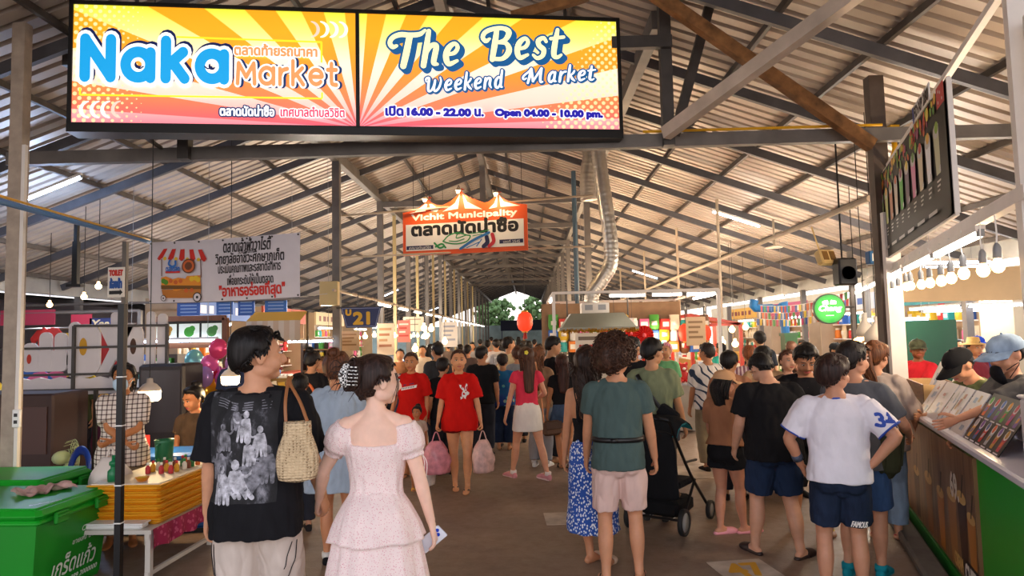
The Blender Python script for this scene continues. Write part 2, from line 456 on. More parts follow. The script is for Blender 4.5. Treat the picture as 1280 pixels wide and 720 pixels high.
# black stall post with ties, and the pipe with a yellow cable over it
p = at(151, 520, 4.65)
BPX, BPY = p.x, p.y
m = MB(); m.box((p.x, p.y, 1.015), (.042, .042, 2.03)); m.box((p.x, p.y, .004), (.12, .12, .008))
for z in (1.53, 1.2, .8, .55): m.box((p.x, p.y, z), (.048, .048, .008), 1)
tag(m.build('stall_post', [BLACKM, WHITEPL]), 'slim black square stall post with white cable ties beside the green cool box', 'post')
m = MB(); a = at(-20, 246, 3.6); b = at(187, 303, 7.75)
m.tube([a, b], .02, 8); m.tube([a+Vector((0, 0, .03)), b+Vector((0, 0, .03))], .008, 6, mi=1)
st(m.build('pipe_beam', [BLUEP, YEL]))
# side walls and far end of the market
def _wallR(k):
    return k.ramp(k.noise(1.2, 4, k.co()), [(.3, '#d3bd96'), (.7, '#e2cfaa')])
WALLR = cmat('aged_plaster', _wallR)
m = MB()
for (y0, y1, z0, z1) in ((6, 45, 0, 1.0), (6, 13, 1, 3.2), (15.6, 45, 1, 3.2), (13, 15.6, 2.0, 3.2)): m.box((12.2, (y0+y1)/2, (z0+z1)/2), (.2, y1-y0, z1-z0))
st(m.build('wall_right', WALLR))
m = MB(); m.box((12.16, 14.3, 1.5), (.04, 2.6, 1.0))
for i in range(4): m.box((12.12, 13.2+i*.75, 1.5), (.05, .05, 1.0), 1)
st(m.build('window_1', [mat('dim_glass', '#4c5257', .15), STEEL]))
m = MB(); m.box((-14.5, 30, 1.6), (.2, 60, 3.2)); st(m.build('wall_left', mat('dull_left_wall', '#6d6670', .7, nz=.25, ns=1)))
m = MB(); m.box((-2, 68, 1.4), (40, .2, 2.8)); st(m.build('wall_far', mat('far_wall', '#7a8a84', .8, nz=.3, ns=1.2)))
# left neighbouring roof: a lean-to with dark rafters beyond the eave
m = MB(); m.add([(-9.6, 0, 2.72), (-9.6, 40, 2.72), (-14.4, 40, 3.25), (-14.4, 0, 3.25)], [(0, 1, 2, 3)]); m.add([(-9.6, 0, 2.76), (-9.6, 40, 2.76), (-14.4, 40, 3.29), (-14.4, 0, 3.29)], [(3, 2, 1, 0)])
st(m.build('side_roof', mat('side_roof_sheet', '#6a6d72', .5, .3)))
for i in range(9):
    m = MB(); m.bar((-9.5, 4+3.4*i, 2.64), (-14.4, 4+3.4*i, 3.17), .08, .12); st(m.build('side_rafter_beam', DSTEEL))
    m = MB(); m.box((-9.45, 4+3.4*i, 1.4), (.12, .12, 2.8)); st(m.build('eave_column', STEEL))
    m = MB(); m.box((7.45, 8.3+3.4*i, 1.4), (.12, .12, 2.8)); st(m.build('eave_column', STEEL))
# ------------------------------------------------------------------ lamps
def tube_lamp(a, b, label, cool=False, group=None, r=.019, hang=False):
    """fluorescent tube in a batten from a to b"""
    a = Vector(a); b = Vector(b); t = thing('tube_light', label, 'tube light', tuple((a+b)/2), 0, group); c = (a+b)/2; d = (b-a)/2
    m = MB(); m.bar(-d, d, .05, .035, up=(0, 0, 1)); m.build('batten', WHITEP, t)
    dn = V(0, 0, -.035)
    m = MB(); m.tube([np.array(-d*.97)+dn, np.array(d*.97)+dn], r, 10); m.build('tube', TUBEC if cool else TUBE, t)
    m = MB()
    for s in (-1, 1): m.bar(np.array(d*s*.985)+dn*.2, np.array(d*s*.985)+dn*1.4, .03, .03)
    m.build('socket', GREYP, t)
    if hang:
        m = MB()
        for s in (-.8, .8): e = d*s; m.tube([e, (e.x, e.y, roof_z(c.x+e.x)-c.z)], .004, 5)
        m.build('cord', GREYP, t)
    return t
def point(p, w, col, r=.06, name='lamp_light'):
    l = bpy.data.lights.new(name, 'POINT'); l.energy = w*2.2; l.color = col; l.shadow_soft_size = r
    o = bpy.data.objects.new(name, l); COL.objects.link(o); o.location = p; return o
def area(p, rot, sx, sy, w, col, name='lamp_light'):
    l = bpy.data.lights.new(name, 'AREA'); l.shape = 'RECTANGLE'; l.size = sx; l.size_y = sy; l.energy = w; l.color = col
    o = bpy.data.objects.new(name, l); COL.objects.link(o); o.location = p; o.rotation_euler = rot; return o
WARM = (1, .80, .56); NEUT = (1, .93, .84); COOL = (.55, .72, 1)
# ------------------------------------------------------------------ people: one continuous skin per body, clothes and hair as children
TMP = bpy.data.scenes.new('build_scene')
def fuse(mb, vox, smooth=3):
    """merge overlapping solids of a builder into one continuous surface; returns verts, faces"""
    v, f, m = mb.arr(); me = bpy.data.meshes.new('fuse'); set_mesh(me, v, f)
    o = bpy.data.objects.new('fuse', me); TMP.collection.objects.link(o)
    md = o.modifiers.new('r', 'REMESH'); md.mode = 'VOXEL'; md.voxel_size = vox
    vl = TMP.view_layers[0]; vl.update(); dg = vl.depsgraph; e = o.evaluated_get(dg); q = e.data
    n = len(q.vertices); co = np.empty(n*3); q.vertices.foreach_get('co', co); co = co.reshape(-1, 3)
    lv = np.empty(len(q.loops), np.int32); q.loops.foreach_get('vertex_index', lv)
    fs = lv.reshape(-1, 4) if len(lv) == 4*len(q.polygons) else None
    if fs is None: fs = [tuple(p.vertices) for p in q.polygons]
    bpy.data.objects.remove(o); bpy.data.meshes.remove(me)
    if smooth and len(lv):
        F4 = np.asarray(fs); E = np.vstack([F4[:, [0, 1]], F4[:, [1, 2]], F4[:, [2, 3]], F4[:, [3, 0]]])
        deg = np.bincount(E.ravel(), minlength=n)[:, None].astype(float)
        for i in range(smooth):
            acc = np.zeros_like(co)
            for d in range(3):
                acc[:, d] = np.bincount(E[:, 0], co[E[:, 1], d], n)+np.bincount(E[:, 1], co[E[:, 0], d], n)
            lam = .6 if i % 2 == 0 else -.35
            co = co+lam*(acc/np.maximum(deg, 1)-co)
    return co, fs
def vnorm(v, f):
    F4 = np.asarray(f); n = np.cross(v[F4[:, 2]]-v[F4[:, 0]], v[F4[:, 3]]-v[F4[:, 1]]); o = np.zeros_like(v)
    for j in range(4):
        for d in range(3): o[:, d] += np.bincount(F4[:, j], n[:, d], len(v))
    return o/np.maximum(np.linalg.norm(o, axis=1, keepdims=True), 1e-12)
def waves(p, seed, freq, n=10, stretch=(1, 1, 1)):
    g = np.random.default_rng(seed); q = p*np.array(stretch); o = np.zeros(len(p))
    w = q.copy()
    for i in range(3): w[:, i] += .25/freq*np.sin(q[:, (i+1) % 3]*freq*1.7+i*2.1)
    for i in range(n):
        d = unit(g.normal(size=3)); o += np.sin(w @ d*freq*g.uniform(.6, 1.8)+g.uniform(0, 6.28))
    return o/math.sqrt(n)
SKIN = {}
def skin_mat(c):
    def fn(k):
        n = k.noise(18, 3, k.co()); b = lin(c)
        return k.ramp(n, [(.3, tuple(x*.93 for x in b)), (.7, tuple(min(1, x*1.05) for x in b))])
    return cmat('skin_'+c.lstrip('#'), fn, .5, sss=.12, spec=.35)
EYEW = mat('eye_white', '#e8e2da', .25); EYED = mat('iris_brown', '#1d100a', .15); LIP = mat('lips', '#b4554f', .4); BROW = mat('brow_hair', '#20140f', .7)
def hair_mat(c, st=(90, 90, 4)):
    def fn(k):
        b = lin(c); n = k.noise(1.0, 3, k.co(st)); k.bump(n, .55, .006)
        return k.ramp(n, [(.3, tuple(x*.45 for x in b)), (.5, b), (.72, tuple(min(1, x*2.1+.008) for x in b))])
    return cmat('hair_'+c.lstrip('#')+('' if st[2] == 4 else 'c'), fn, .5, spec=.3)
def cloth(c, nz=.1, bump=.25, rough=.85, bs=14, name=None):
    def fn(k):
        b = lin(c); v = k.co(); n = k.noise(bs, 4, k.co((1, 1, .45))); fine = k.noise(420, 1, v); k.bump(k.math('ADD', n, k.math('MULTIPLY', fine, .12)), bump, .03)
        return k.ramp(n, [(.3, tuple(x*(1-nz) for x in b)), (.7, tuple(min(1, x*(1+nz)) for x in b))])
    return cmat(name or 'cloth_'+c.lstrip('#'), fn, rough, spec=.2)
# torso sections: z, half width, half depth, y shift (fractions of the height)
PROF = {'m': [(.455, .025, .03, -.005), (.49, .094, .070, -.008), (.53, .096, .070, -.008), (.60, .087, .062, 0), (.66, .092, .064, .002), (.72, .103, .070, .004), (.77, .106, .068, .0), (.803, .096, .058, -.004), (.827, .066, .046, -.007), (.845, .045, .037, -.006), (.88, .033, .034, 0)],
        'f': [(.455, .025, .03, -.006), (.49, .097, .072, -.010), (.53, .096, .068, -.008), (.60, .077, .055, 0), (.635, .073, .052, .002), (.68, .080, .058, .004), (.72, .086, .063, .005), (.77, .088, .058, .0), (.798, .082, .050, -.004), (.822, .058, .04, -.006), (.845, .038, .032, -.006), (.88, .028, .030, 0)]}
def ik(a, b, l1, l2, pole):
    d = b-a; L = np.linalg.norm(d); t = d/max(L, 1e-9)
    if L > .998*(l1+l2): b = a+t*.998*(l1+l2); L = .998*(l1+l2)
    x = (l1*l1-l2*l2+L*L)/(2*L); h = math.sqrt(max(0, l1*l1-x*x)); p = pole-t*np.dot(pole, t); p = unit(p)
    return a+t*x+p*h, b
class Person:
    def __init__(s, label, x, y, yaw=0, H=1.65, sex='m', build=1.0, skin='#c58c6a', lean=0, side=0, twist=0, head=(0, 0, 0), la=None, ra=None, lpole=None, rpole=None,
                 lhand=.5, rhand=.5, lf=None, rf=None, vox=None, belly=0, zoff=0, group=None, name='person', cat='person', face=True):
        s.H = H; s.sex = sex; s.B = build; s.yaw = R(yaw); s.loc = V(x, y, zoff); s.skin = skin; s.lean, s.sd, s.tw = R(lean), R(side), R(twist)
        s.hd = [R(q) for q in head]; d = y
        s.vox = vox or (.0065 if d < 4.6 else .0085 if d < 6.6 else .011 if d < 9.5 else .016)
        s.lod = 0 if d < 6.6 else 1 if d < 11 else 2
        s.belly = belly; s.label = label
        W = (.101 if sex == 'm' else .086)*(.5+.5*build)
        s.sh = {}; s.el = {}; s.wr = {}; s.hip = {}; s.kn = {}; s.an = {}; s.toe = {}
        for k, sg, tgt, pole in (('l', -1, la, lpole), ('r', 1, ra, rpole)):
            sh = s.TR(V(sg*W, -.004, .806))
            if tgt is None: tgt = (sg*(W+.035), .015, .806-.302)
            tgt = V(*tgt); pole = V(*(pole or (sg*.5, -1, -.2)))
            e, w = ik(sh, tgt, .165, .145, pole); s.sh[k], s.el[k], s.wr[k] = sh, e, w
        for k, sg, ft in (('l', -1, lf), ('r', 1, rf)):
            ft = ft or (sg*.055, 0, 0, sg*-8)
            hp = V(sg*.05, -.004, .50); an = V(ft[0], ft[1]-.02, .042+ft[2])
            kn, an = ik(hp, an, .235, .232, V(sg*.12, 1, 0)); s.hip[k], s.kn[k], s.an[k] = hp, kn, an
            a = R(ft[3]); pit = R(ft[4]) if len(ft) > 4 else 0
            s.toe[k] = (a, pit)
        s.hand_curl = {'l': lhand, 'r': rhand}
        s.body(face)
        s.obj = link(name, s.mesh, None, s.loc, 0); s.obj.rotation_euler.z = s.yaw
        tag(s.obj, label, cat, group)
    # torso posture: twist, sideways and forward bend about the hip
    def TR(s, p):
        p = np.array(p, float); one = p.ndim == 1; p = np.atleast_2d(p); z = p[:, 2]; o = p.copy()
        t = np.clip((z-.52)/.28, 0, 1)
        for ang, ax in ((s.tw, 2), (s.sd, 1), (-s.lean, 0)):
            if not ang: continue
            a = ang*(t if ax == 2 else np.clip((z-.50)/.10, 0, 1)); c, q = np.cos(a), np.sin(a); w = o-V(0, 0, .52 if ax != 2 else 0)
            x, y, zz = w[:, 0].copy(), w[:, 1].copy(), w[:, 2].copy()
            if ax == 2: w[:, 0], w[:, 1] = x*c-y*q, x*q+y*c
            elif ax == 1: w[:, 0], w[:, 2] = x*c+zz*q, -x*q+zz*c
            else: w[:, 1], w[:, 2] = y*c-zz*q, y*q+zz*c
            o = w+V(0, 0, .52 if ax != 2 else 0)
        return o[0] if one else o
    def prof(s, z):
        P = np.array(PROF[s.sex]); w, d, y = (np.interp(z, P[:, 0], P[:, i]) for i in (1, 2, 3))
        b = 1+(s.B-1)*np.clip((.86-z)/.08, 0, 1)
        bl = s.belly*np.exp(-((z-.61)/.07)**2)
        return w*b, d*b+bl*.5, y+bl*.5
    def torso(s, zs, ease, mb, hint_tw=True, cap='round', ex=2.35, flare=None, n=28, dy=0, clamp=0):
        """loft of the trunk between heights zs with ease added; ease may be a function of z"""
        zs = np.asarray(zs, float); e = np.array([ease(z) if callable(ease) else ease for z in zs])
        w, d, y = s.prof(np.maximum(zs, clamp)); c = s.TR(np.stack([0*zs, y+dy, zs], 1)); hx = s.TR(np.stack([0*zs+.1, y+dy, zs], 1))-c
        mb.loft(c*s.H, np.stack([(w+e)*s.H, (d+e)*s.H], 1), hx, n, 2, cap, 0, ex)
    def arm_pts(s, k, f0=0, f1=2, n=9):
        """points along the arm: 0 shoulder, 1 elbow, 2 wrist"""
        t = np.linspace(f0, f1, n); P = np.stack([s.sh[k], s.el[k], s.wr[k]])
        return np.array([P[0]+(P[1]-P[0])*q if q < 1 else P[1]+(P[2]-P[1])*(q-1) for q in t]), t
    def arm_rad(s, t):
        m = 1.0 if s.sex == 'm' else .86
        return np.interp(t, [0, .2, .55, .95, 1.25, 1.6, 2.0], [.034, .0335, .029, .0235, .0245, .020, .0155])*m*(.35+.65*s.B)
    def leg_pts(s, k, f0=0, f1=2, n=11):
        t = np.linspace(f0, f1, n); P = np.stack([s.hip[k], s.kn[k], s.an[k]])
        return np.array([P[0]+(P[1]-P[0])*q if q < 1 else P[1]+(P[2]-P[1])*(q-1)+V(0, -.012*math.sin(math.pi*min(1, (q-1)*1.3))*(1 if q < 1.77 else 0), 0) for q in t]), t
    def leg_rad(s, t):
        m = 1.0 if s.sex == 'm' else .97
        return np.interp(t, [0, .35, .7, .95, 1.1, 1.35, 1.6, 1.85, 2], [.054, .049, .040, .032, .030, .0335, .028, .0195, .0195])*m*(.35+.65*s.B)
    def headM(s):
        yw, pt, rl = s.hd
        M = (Matrix.Rotation(s.tw+yw, 3, 'Z') @ Matrix.Rotation(s.sd*.5+rl, 3, 'Y') @ Matrix.Rotation(-s.lean*.4-pt, 3, 'X'))
        piv = s.TR(V(0, -.004, .862)); return np.array(M), piv
    def hp(s, p):
        """head-local (fractions, same frame as the body upright) to body-local metres"""
        M, piv = s.headM(); return ((np.asarray(p, float)-V(0, -.004, .862))*1.13 @ M.T+piv)*s.H
    def body(s, face):
        H = s.H; mb = MB(); zs = np.array([q[0] for q in PROF[s.sex]])
        s.torso(zs[:-1], 0, mb, ex=2.2)
        M, piv = s.headM()
        # neck into the head
        nb = s.TR(V(0, -.008, .825)); nt = s.hp(V(0, -.006, .90))/H; nr = (.033 if s.sex == 'm' else .0275)*(.6+.4*s.B)
        mb.loft(np.stack([nb, (nb+nt)/2, nt])*H, np.array([nr*1.25, nr, nr])*H, n=16)
        def hs(c, r, n=14): mb.sph(s.hp(c), np.array(r)*H*1.13, n, rot=M)
        hs((0, -.007, .944), (.0455, .057, .051), 20); hs((0, .012, .915), (.0385, .043, .046), 18); hs((0, .033, .884), (.018, .018, .014))
        for sg in (-1, 1):
            hs((sg*.021, .032, .910), (.0165, .018, .019)); hs((sg*.027, .006, .897), (.010, .026, .018)); hs((sg*.0465, -.004, .926), (.0055, .012, .0185), 10)
            hs((sg*.018, .0475, .949), (.014, .0065, .005))
            hs((sg*.0065, .0565, .911), (.006, .0065, .005), 8)
            # shoulders, glutes, chest
            k = 'l' if sg < 0 else 'r'
            mb.sph(s.TR(V(sg*.047, -.038, .495))*H, np.array((.047, .042, .05))*H*s.B, 14)
            if s.sex == 'f': mb.sph(s.TR(V(sg*.040, .044, .727))*H, np.array((.036, .032, .036))*H, 14)
            mb.sph((s.sh[k]-V(0,0,.004))*H, np.array((.034, .034, .034))*H*(.85 if s.sex == 'f' else 1)*(.4+.6*s.B), 14)
            mb.loft(np.stack([s.TR(V(sg*.022, -.010, .838)), s.sh[k]+V(0, 0, .002)])*H, np.array([.025, .027])*H*(.85 if s.sex == 'f' else 1))
            p, t = s.arm_pts(k, 0, 2); r = s.arm_rad(t); mb.loft(p*H, r*H, n=12, sub=2)
            p, t = s.leg_pts(k, 0, 2); r = s.leg_rad(t); mb.loft(p*H, r*H, n=14, sub=2)
            # foot
            A, pit = s.toe[k]; fd = V(-math.sin(A)*math.cos(pit), math.cos(A)*math.cos(pit), math.sin(pit)); sd = V(math.cos(A), math.sin(A), 0)
            an = s.an[k]; up = np.cross(sd, fd)
            s.foot = getattr(s, 'foot', {}); heel = an-fd*.028-up*.026; s.foot[k] = (heel, fd, sd, up)
            P = np.stack([heel+fd*.004+up*.002, heel+fd*.03+up*.002, heel+fd*.08-up*.002, heel+fd*.118-up*.006, heel+fd*.142-up*.008])
            mb.loft(P*H, np.array([(.017, .017), (.019, .021), (.0235, .018), (.026, .0125), (.019, .009)])*H, sd, 14, 2)
            mb.loft(np.stack([an, heel+fd*.075])*H, np.array([.02, .017])*H)
        hs((0, .060, .919), (.0075, .0095, .011), 10); mb.loft(np.stack([s.hp((0, .052, .941)), s.hp((0, .0635, .916))]), np.array([.0052, .0078])*H, n=8)
        # palms
        s.hands = {}
        for k, sg in (('l', -1), ('r', 1)):
            w = s.wr[k]; d = unit(w-s.el[k]); inn = unit(V(-sg, .15, 0)-d*np.dot(V(-sg, .15, 0), d))  # palm normal points to the body
            th = np.cross(inn, d)*sg*-1
            if np.dot(th, V(0, 1, .3)) < 0: th = -th
            s.hands[k] = (w, d, th, inn)
            mb.loft(np.stack([w-d*.004, w+d*.018, w+d*.046, w+d*.056])*H, np.array([(.0145, .012), (.019, .0105), (.0235, .0095), (.022, .008)])*H, th, 12)
        co, fs = fuse(mb, s.vox, 4)
        out = MB(); out.add(co, fs, 0)
        for k, sg in (('l', -1), ('r', 1)): s.fingers(out, k)
        if face and s.lod < 2:
            for sg in (-1, 1):
                c = s.hp((sg*.0185, .0495, .936)); out.sph(c, np.array((.0085, .0056, .0036))*H, 10, 1, rot=M)
                out.sph(s.hp((sg*.0185, .0538, .936)), np.array((.0044, .0022, .0037))*H, 8, 2, rot=M)
                out.tube([s.hp((sg*.0095, .0525, .9385)), s.hp((sg*.0185, .0552, .9412)), s.hp((sg*.0275, .0495, .9385))], .0013*H, 6, 3, 4)
                out.tube([s.hp((sg*.008, .0545, .9495)), s.hp((sg*.019, .0555, .9525)), s.hp((sg*.031, .045, .950))], np.array([.0019, .0022, .0011])*H, 6, 3, 4)
            for dz, r in ((0.0012, .0024), (-.0026, .003)):
                out.tube([s.hp((-.0155, .0465, .8955)), s.hp((-.006, .0535, .8965+dz)), s.hp((0, .055, .8955+dz)), s.hp((.006, .0535, .8965+dz)), s.hp((.0155, .0465, .8955))], np.array([.3, 1, .9, 1, .3])*r*H, 6, 3, 3)
        v, f, mi = out.arr(); me = bpy.data.meshes.new('person'); set_mesh(me, v, f, mi, True)
        for q in (skin_mat(s.skin), EYEW, EYED, LIP, BROW): me.materials.append(q)
        s.mesh = me; s.skin_v, s.skin_f = co, fs
    def fingers(s, out, k):
        w, d, th, inn = s.hands[k]; H = s.H; cu = s.hand_curl[k]; seg = 5 if s.lod else 7
        for i, (off, L) in enumerate(((.0165, .041), (.0058, .046), (-.005, .043), (-.0152, .034))):
            p = w+d*.050+th*off; a = .12*(i-1)*-1*.4; dirv = unit(d+th*off*4); pts = [p]; ang = 0
            for j, fr in enumerate((.45, .32, .23)):
                ang += cu*(.55, .8, .6)[j]; q = dirv*math.cos(ang)+inn*math.sin(ang); p = p+q*L*fr; pts.append(p)
            out.loft(np.array(pts)*H, np.array([.0058, .0054, .0049, .0042])*H, th, seg, 2)
        p = w+d*.014+th*.014; dv = unit(d*.75+th*.65+inn*.3); pts = [p, p+dv*.022, p+dv*.022+unit(dv+d*.5+inn*.4*cu)*.017, p+dv*.022+unit(dv+d*.5+inn*.4*cu)*.017+unit(d+inn*cu)*.013]
        out.loft(np.array(pts)*H, np.array([.0078, .0068, .0058, .0046])*H, inn, seg, 2)
    # ------------------------------------------------ children
    def piece(s, name, mb, mats, wr=0, freq=42, smooth=3, vox=None, seed=None, stretch=(1, 1, .55), thick=0):
        co, fs = fuse(mb, vox or s.vox, smooth)
        if wr:
            n = vnorm(co, fs); sd = seed if seed is not None else int(abs(s.loc[0]*97+s.loc[1]*31)*10) % 9999
            h = waves(co, sd, freq, 10, stretch); h2 = waves(co, sd+1, freq*2.1, 8, stretch)
            co = co+n*((np.abs(h)-.7)*wr+.35*wr*h2)[:, None]
        me = bpy.data.meshes.new(name); set_mesh(me, co, fs, None, True)
        for q in (mats if isinstance(mats, (list, tuple)) else [mats]): me.materials.append(q)
        return link(name, me, s.obj), co, fs
    def top(s, mats, hem=.485, sleeve=.7, ease=.012, flare=.012, neck=.842, sease=.009, sflare=.008, name='shirt', wr=.004, waist=None, bust=True, scoop=False, strap=None):
        """a shirt: hem height, sleeve length along the arm (1 elbow, 2 wrist)"""
        H = s.H; mb = MB(); zs = np.array([z for z in np.linspace(hem, neck, 12)])
        def ez(z):
            t = np.clip((.72-z)/.22, 0, 1); e = ease+flare*t
            if z > .80: e = ease*.6
            return e
        wmax = s.prof(np.array([.72]))[0][0]
        def e2(z):
            w = s.prof(np.array([max(z, .515)]))[0][0]; e = ez(z)
            if z < .72 and waist is None: e = max(e, (wmax-w)*.8+ease*.7)
            return e
        s.torso(zs, e2, mb, cap='flat', ex=2.3, clamp=.515)
        if s.sex == 'f' and bust:
            for sg in (-1, 1): mb.sph(s.TR(V(sg*.040, .044, .727))*H, np.array((.036, .032, .036))*H*(1+ease*18), 14)
        if hem < .53:
            for sg in (-1, 1): mb.sph(s.TR(V(sg*.047, -.038, .495+.02))*H, np.array((.047, .042, .05))*H*s.B*(1+ease*8), 14)
        if sleeve > 0:
            for k, sg in (('l', -1), ('r', 1)):
                p, t = s.arm_pts(k, 0, sleeve, 7); r = s.arm_rad(t)+sease+sflare*(t/max(sleeve, .01))
                mb.loft(p*H, r*H, n=16, sub=2, cap='flat')
                mb.sph((s.sh[k]-V(0,0,.004))*H, (.035*(.4+.6*s.B)*(.86 if s.sex == 'f' else 1)+sease*.8)*H, 14)
                mb.loft(np.stack([s.TR(V(sg*.030, -.008, .827)), s.sh[k]+V(0, 0, .002)])*H, np.array([.025, .028])*H*(.9 if s.sex == 'f' else 1.03)+ease*.45*H)
        o, co, fs = s.piece(name, mb, mats, wr*H/1.65)
        s.top_m = (co, fs); s.top_o = o; return o
    def legs(s, mats, length=.9, waist=.585, ease=.012, flare=.014, name='shorts', wr=.004, lo=None):
        """shorts or trousers: length along the leg (1 knee, 2 ankle)"""
        H = s.H; mb = MB(); s.torso([.462, .49, .52, .55, waist], lambda z: ease*.8, mb, cap='flat', ex=2.3, clamp=.48); mb.sph(V(0, -.006, .468)*H, V(.045, .055, .028)*H, 12)
        for sg in (-1, 1): mb.sph(s.TR(V(sg*.047, -.038, .495))*H, np.array((.047, .042, .05))*H*s.B*(1+ease*10), 14)
        mb.sph(V(0, -.040, .49)*H, V(.05, .042, .055)*H, 12)
        for k in 'lr':
            p, t = s.leg_pts(k, 0, length, 9); base = s.leg_rad(t); r = base+ease+flare*(t/length)
            if length > 1.2: r = np.maximum(r, np.interp(t, [0, 1, 2], [0, lo or .036, lo or .032])+0*t)
            mb.loft(p*H, r*H, n=18, sub=2, cap='flat')
        o, co, fs = s.piece(name, mb, mats, wr*H/1.65); s.leg_m = (co, fs); return o
    def skirt(s, mats, secs, name='skirt', wr=.004, pleat=0, freq=42):
        """secs: (z, half width, half depth, y shift)"""
        H = s.H; mb = MB(); A = np.array(secs, float); c = s.TR(np.stack([0*A[:, 0], A[:, 3], A[:, 0]], 1))
        mb.loft(c*H, A[:, 1:3]*H, (1, 0, 0), 40, 3, 'flat')
        o, co, fs = s.piece(name, mb, mats, wr*H/1.65, freq, stretch=(1, 1, .3)); s.leg_m = (co, fs); return o
    def shoe(s, kind, mats, name=None):
        H = s.H
        for k in 'lr':
            heel, fd, sd, up = s.foot[k]; m = MB(); th = .009
            def outl(g, L=.152, w=1):
                P = [(-.012, -.006), (-.017, .02), (-.018, .06), (-.026, .11), (-.021, .138), (-.008, .152), (.010, .151), (.022, .136), (.026, .11), (.019, .06), (.018, .02), (.011, -.006)]
                return [(x*(1+g)*w, y*(1+g*.3)) for x, y in P]
            O = heel-up*.0165
            if kind in ('flip', 'sandal', 'mule', 'clog'):
                m.prism(outl(.12), (O-up*th)*H, sd*H, fd*H, th*H, 0)
            if kind == 'flip':
                a = O+fd*.115+up*.012
                for sg in (-1, 1): m.tube(np.array([a, O+fd*.09+sd*sg*.016+up*.027, O+fd*.05+sd*sg*.022+up*.008])*H, .004*H, 8, 3, 1)
            if kind == 'sandal':
                for q in (.11, .085): m.tube(np.array([O+fd*q-sd*.026, O+fd*q-sd*.017+up*.022, O+fd*q+up*.029, O+fd*q+sd*.017+up*.022, O+fd*q+sd*.026])*H, .0055*H, 8, 3, 1)
                m.tube(np.array([O+fd*.05-sd*.02+up*.01, O+fd*.0+up*.03-fd*.012, O+fd*.05+sd*.02+up*.01])*H, .004*H, 8, 3, 1)
            if kind in ('mule', 'clog'):
                L = .10 if kind == 'mule' else .075
                m.loft(np.array([O+fd*L+up*.012, O+fd*.12+up*.012, O+fd*.145+up*.009])*H, np.array([(.030, .027), (.031, .021), (.020, .012)])*H, sd, 16, 3, 'round', 1)
                if kind == 'clog':
                    m.loft(np.array([O+up*.006-fd*.008, O+up*.008+fd*.04, O+up*.01+fd*.085])*H, np.array([(.017, .012), (.023, .016), (.028, .018)])*H, sd, 14, 3, 'round', 1)
            if kind in ('sneaker', 'shoe'):
                m.prism(outl(.10), (O-up*th)*H, sd*H, fd*H, .013*H, 0)
                m.loft(np.array([O+fd*.0+up*.014, O+fd*.035+up*.018, O+fd*.08+up*.014, O+fd*.12+up*.010, O+fd*.146+up*.007])*H, np.array([(.020, .026), (.022, .027), (.026, .022), (.028, .016), (.02, .009)])*H, sd, 16, 3, 'round', 1)
                if kind == 'sneaker':
                    m.loft(np.array([O+fd*.02+up*.03, O+fd*.015+up*.055])*H, np.array([.026, .025])*H, sd, 14, 1, 'flat', 2)
                    for q in (.07, .082, .094): m.bar((O+fd*q-sd*.014+up*.0335)*H, (O+fd*q+sd*.014+up*.0335)*H, .004*H, .004*H, 0)
            m.build(name or {'flip': 'flip_flop', 'sandal': 'sandal', 'mule': 'mule', 'clog': 'clog', 'sneaker': 'sneaker', 'shoe': 'shoe'}[kind], mats, s.obj, True)
    def hair(s, kind='short', col='#15100e', T=.013, front=38, side=2, back=-50, sideburn=True, seed=1, length=.17, width=.055, name='hair'):
        H = s.H; M, piv = s.headM(); n_az, n_el = (72, 40) if s.lod == 0 else (44, 26); C = V(0, -.007, .944); rad = V(.0465, .058, .052)
        az = np.linspace(0, 2*math.pi, n_az, endpoint=False); el = np.linspace(R(-72), R(90), n_el)
        A, E = np.meshgrid(az, el); D = np.stack([np.sin(A)*np.cos(E), np.cos(A)*np.cos(E), np.sin(E)], -1)
        aa = np.abs((A+math.pi) % (2*math.pi)-math.pi)*180/math.pi
        rz = np.where(E < 0, .052+.020*np.clip((aa-75)/40, 0, 1), .052); base = 1/np.sqrt((D[..., 0]/.0465)**2+(D[..., 1]/.058)**2+(D[..., 2]/rz)**2)
        line = np.interp(aa, [0, 35, 58, 72, 84, 100, 125, 180], [front, front-2, front-12, side-12 if sideburn else side+6, side-16 if sideburn else side+4, side-10, back+14, back-4])
        f = np.clip((np.degrees(E)-line)/22+.3, 0, 1); f = f*f*(3-2*f)
        P0 = (D*base[..., None]).reshape(-1, 3)
        g = waves(P0*1.65, seed, 60, 12, (1, 1, .35)).reshape(A.shape); g2 = waves(P0*1.65, seed+5, 150, 12, (1, 1, .3)).reshape(A.shape)
        T = T*.66 if kind == 'short' else T
        bulk = T*(.75+.3*np.clip(np.sin(E)*1.5, 0, 1)+.04*np.cos(A))
        if kind == 'curly': bulk = T*np.ones_like(A)
        t = bulk*f*(1+.20*g+.10*g2)-.008*(1-f)
        P = C+D*(base+t)[..., None]; v = P.reshape(-1, 3)
        fs = [(i*n_az+j, i*n_az+(j+1) % n_az, (i+1)*n_az+(j+1) % n_az, (i+1)*n_az+j) for i in range(n_el-1) for j in range(n_az)]
        m = MB(); m.add(s.hp(v), fs)
        rg = np.random.default_rng(seed+11)
        if kind == 'short':   # tufts that break the outline
            for i in range(60 if s.lod == 0 else 16):
                a = rg.uniform(0, 6.28); e = rg.uniform(.35, 1.4); d = V(math.sin(a)*math.cos(e), math.cos(a)*math.cos(e), math.sin(e)); b = 1/math.sqrt(((d/rad)**2).sum())+T*.7
                tg = unit(np.cross(d, rg.normal(size=3))+V(0, .6, -.2)); p = C+d*b
                m.loft(np.array([s.hp(p), s.hp(p+tg*.009+d*.002), s.hp(p+tg*.019+d*.0015)]), np.array([.0045, .0035, .001])*H, d, 6, 2)
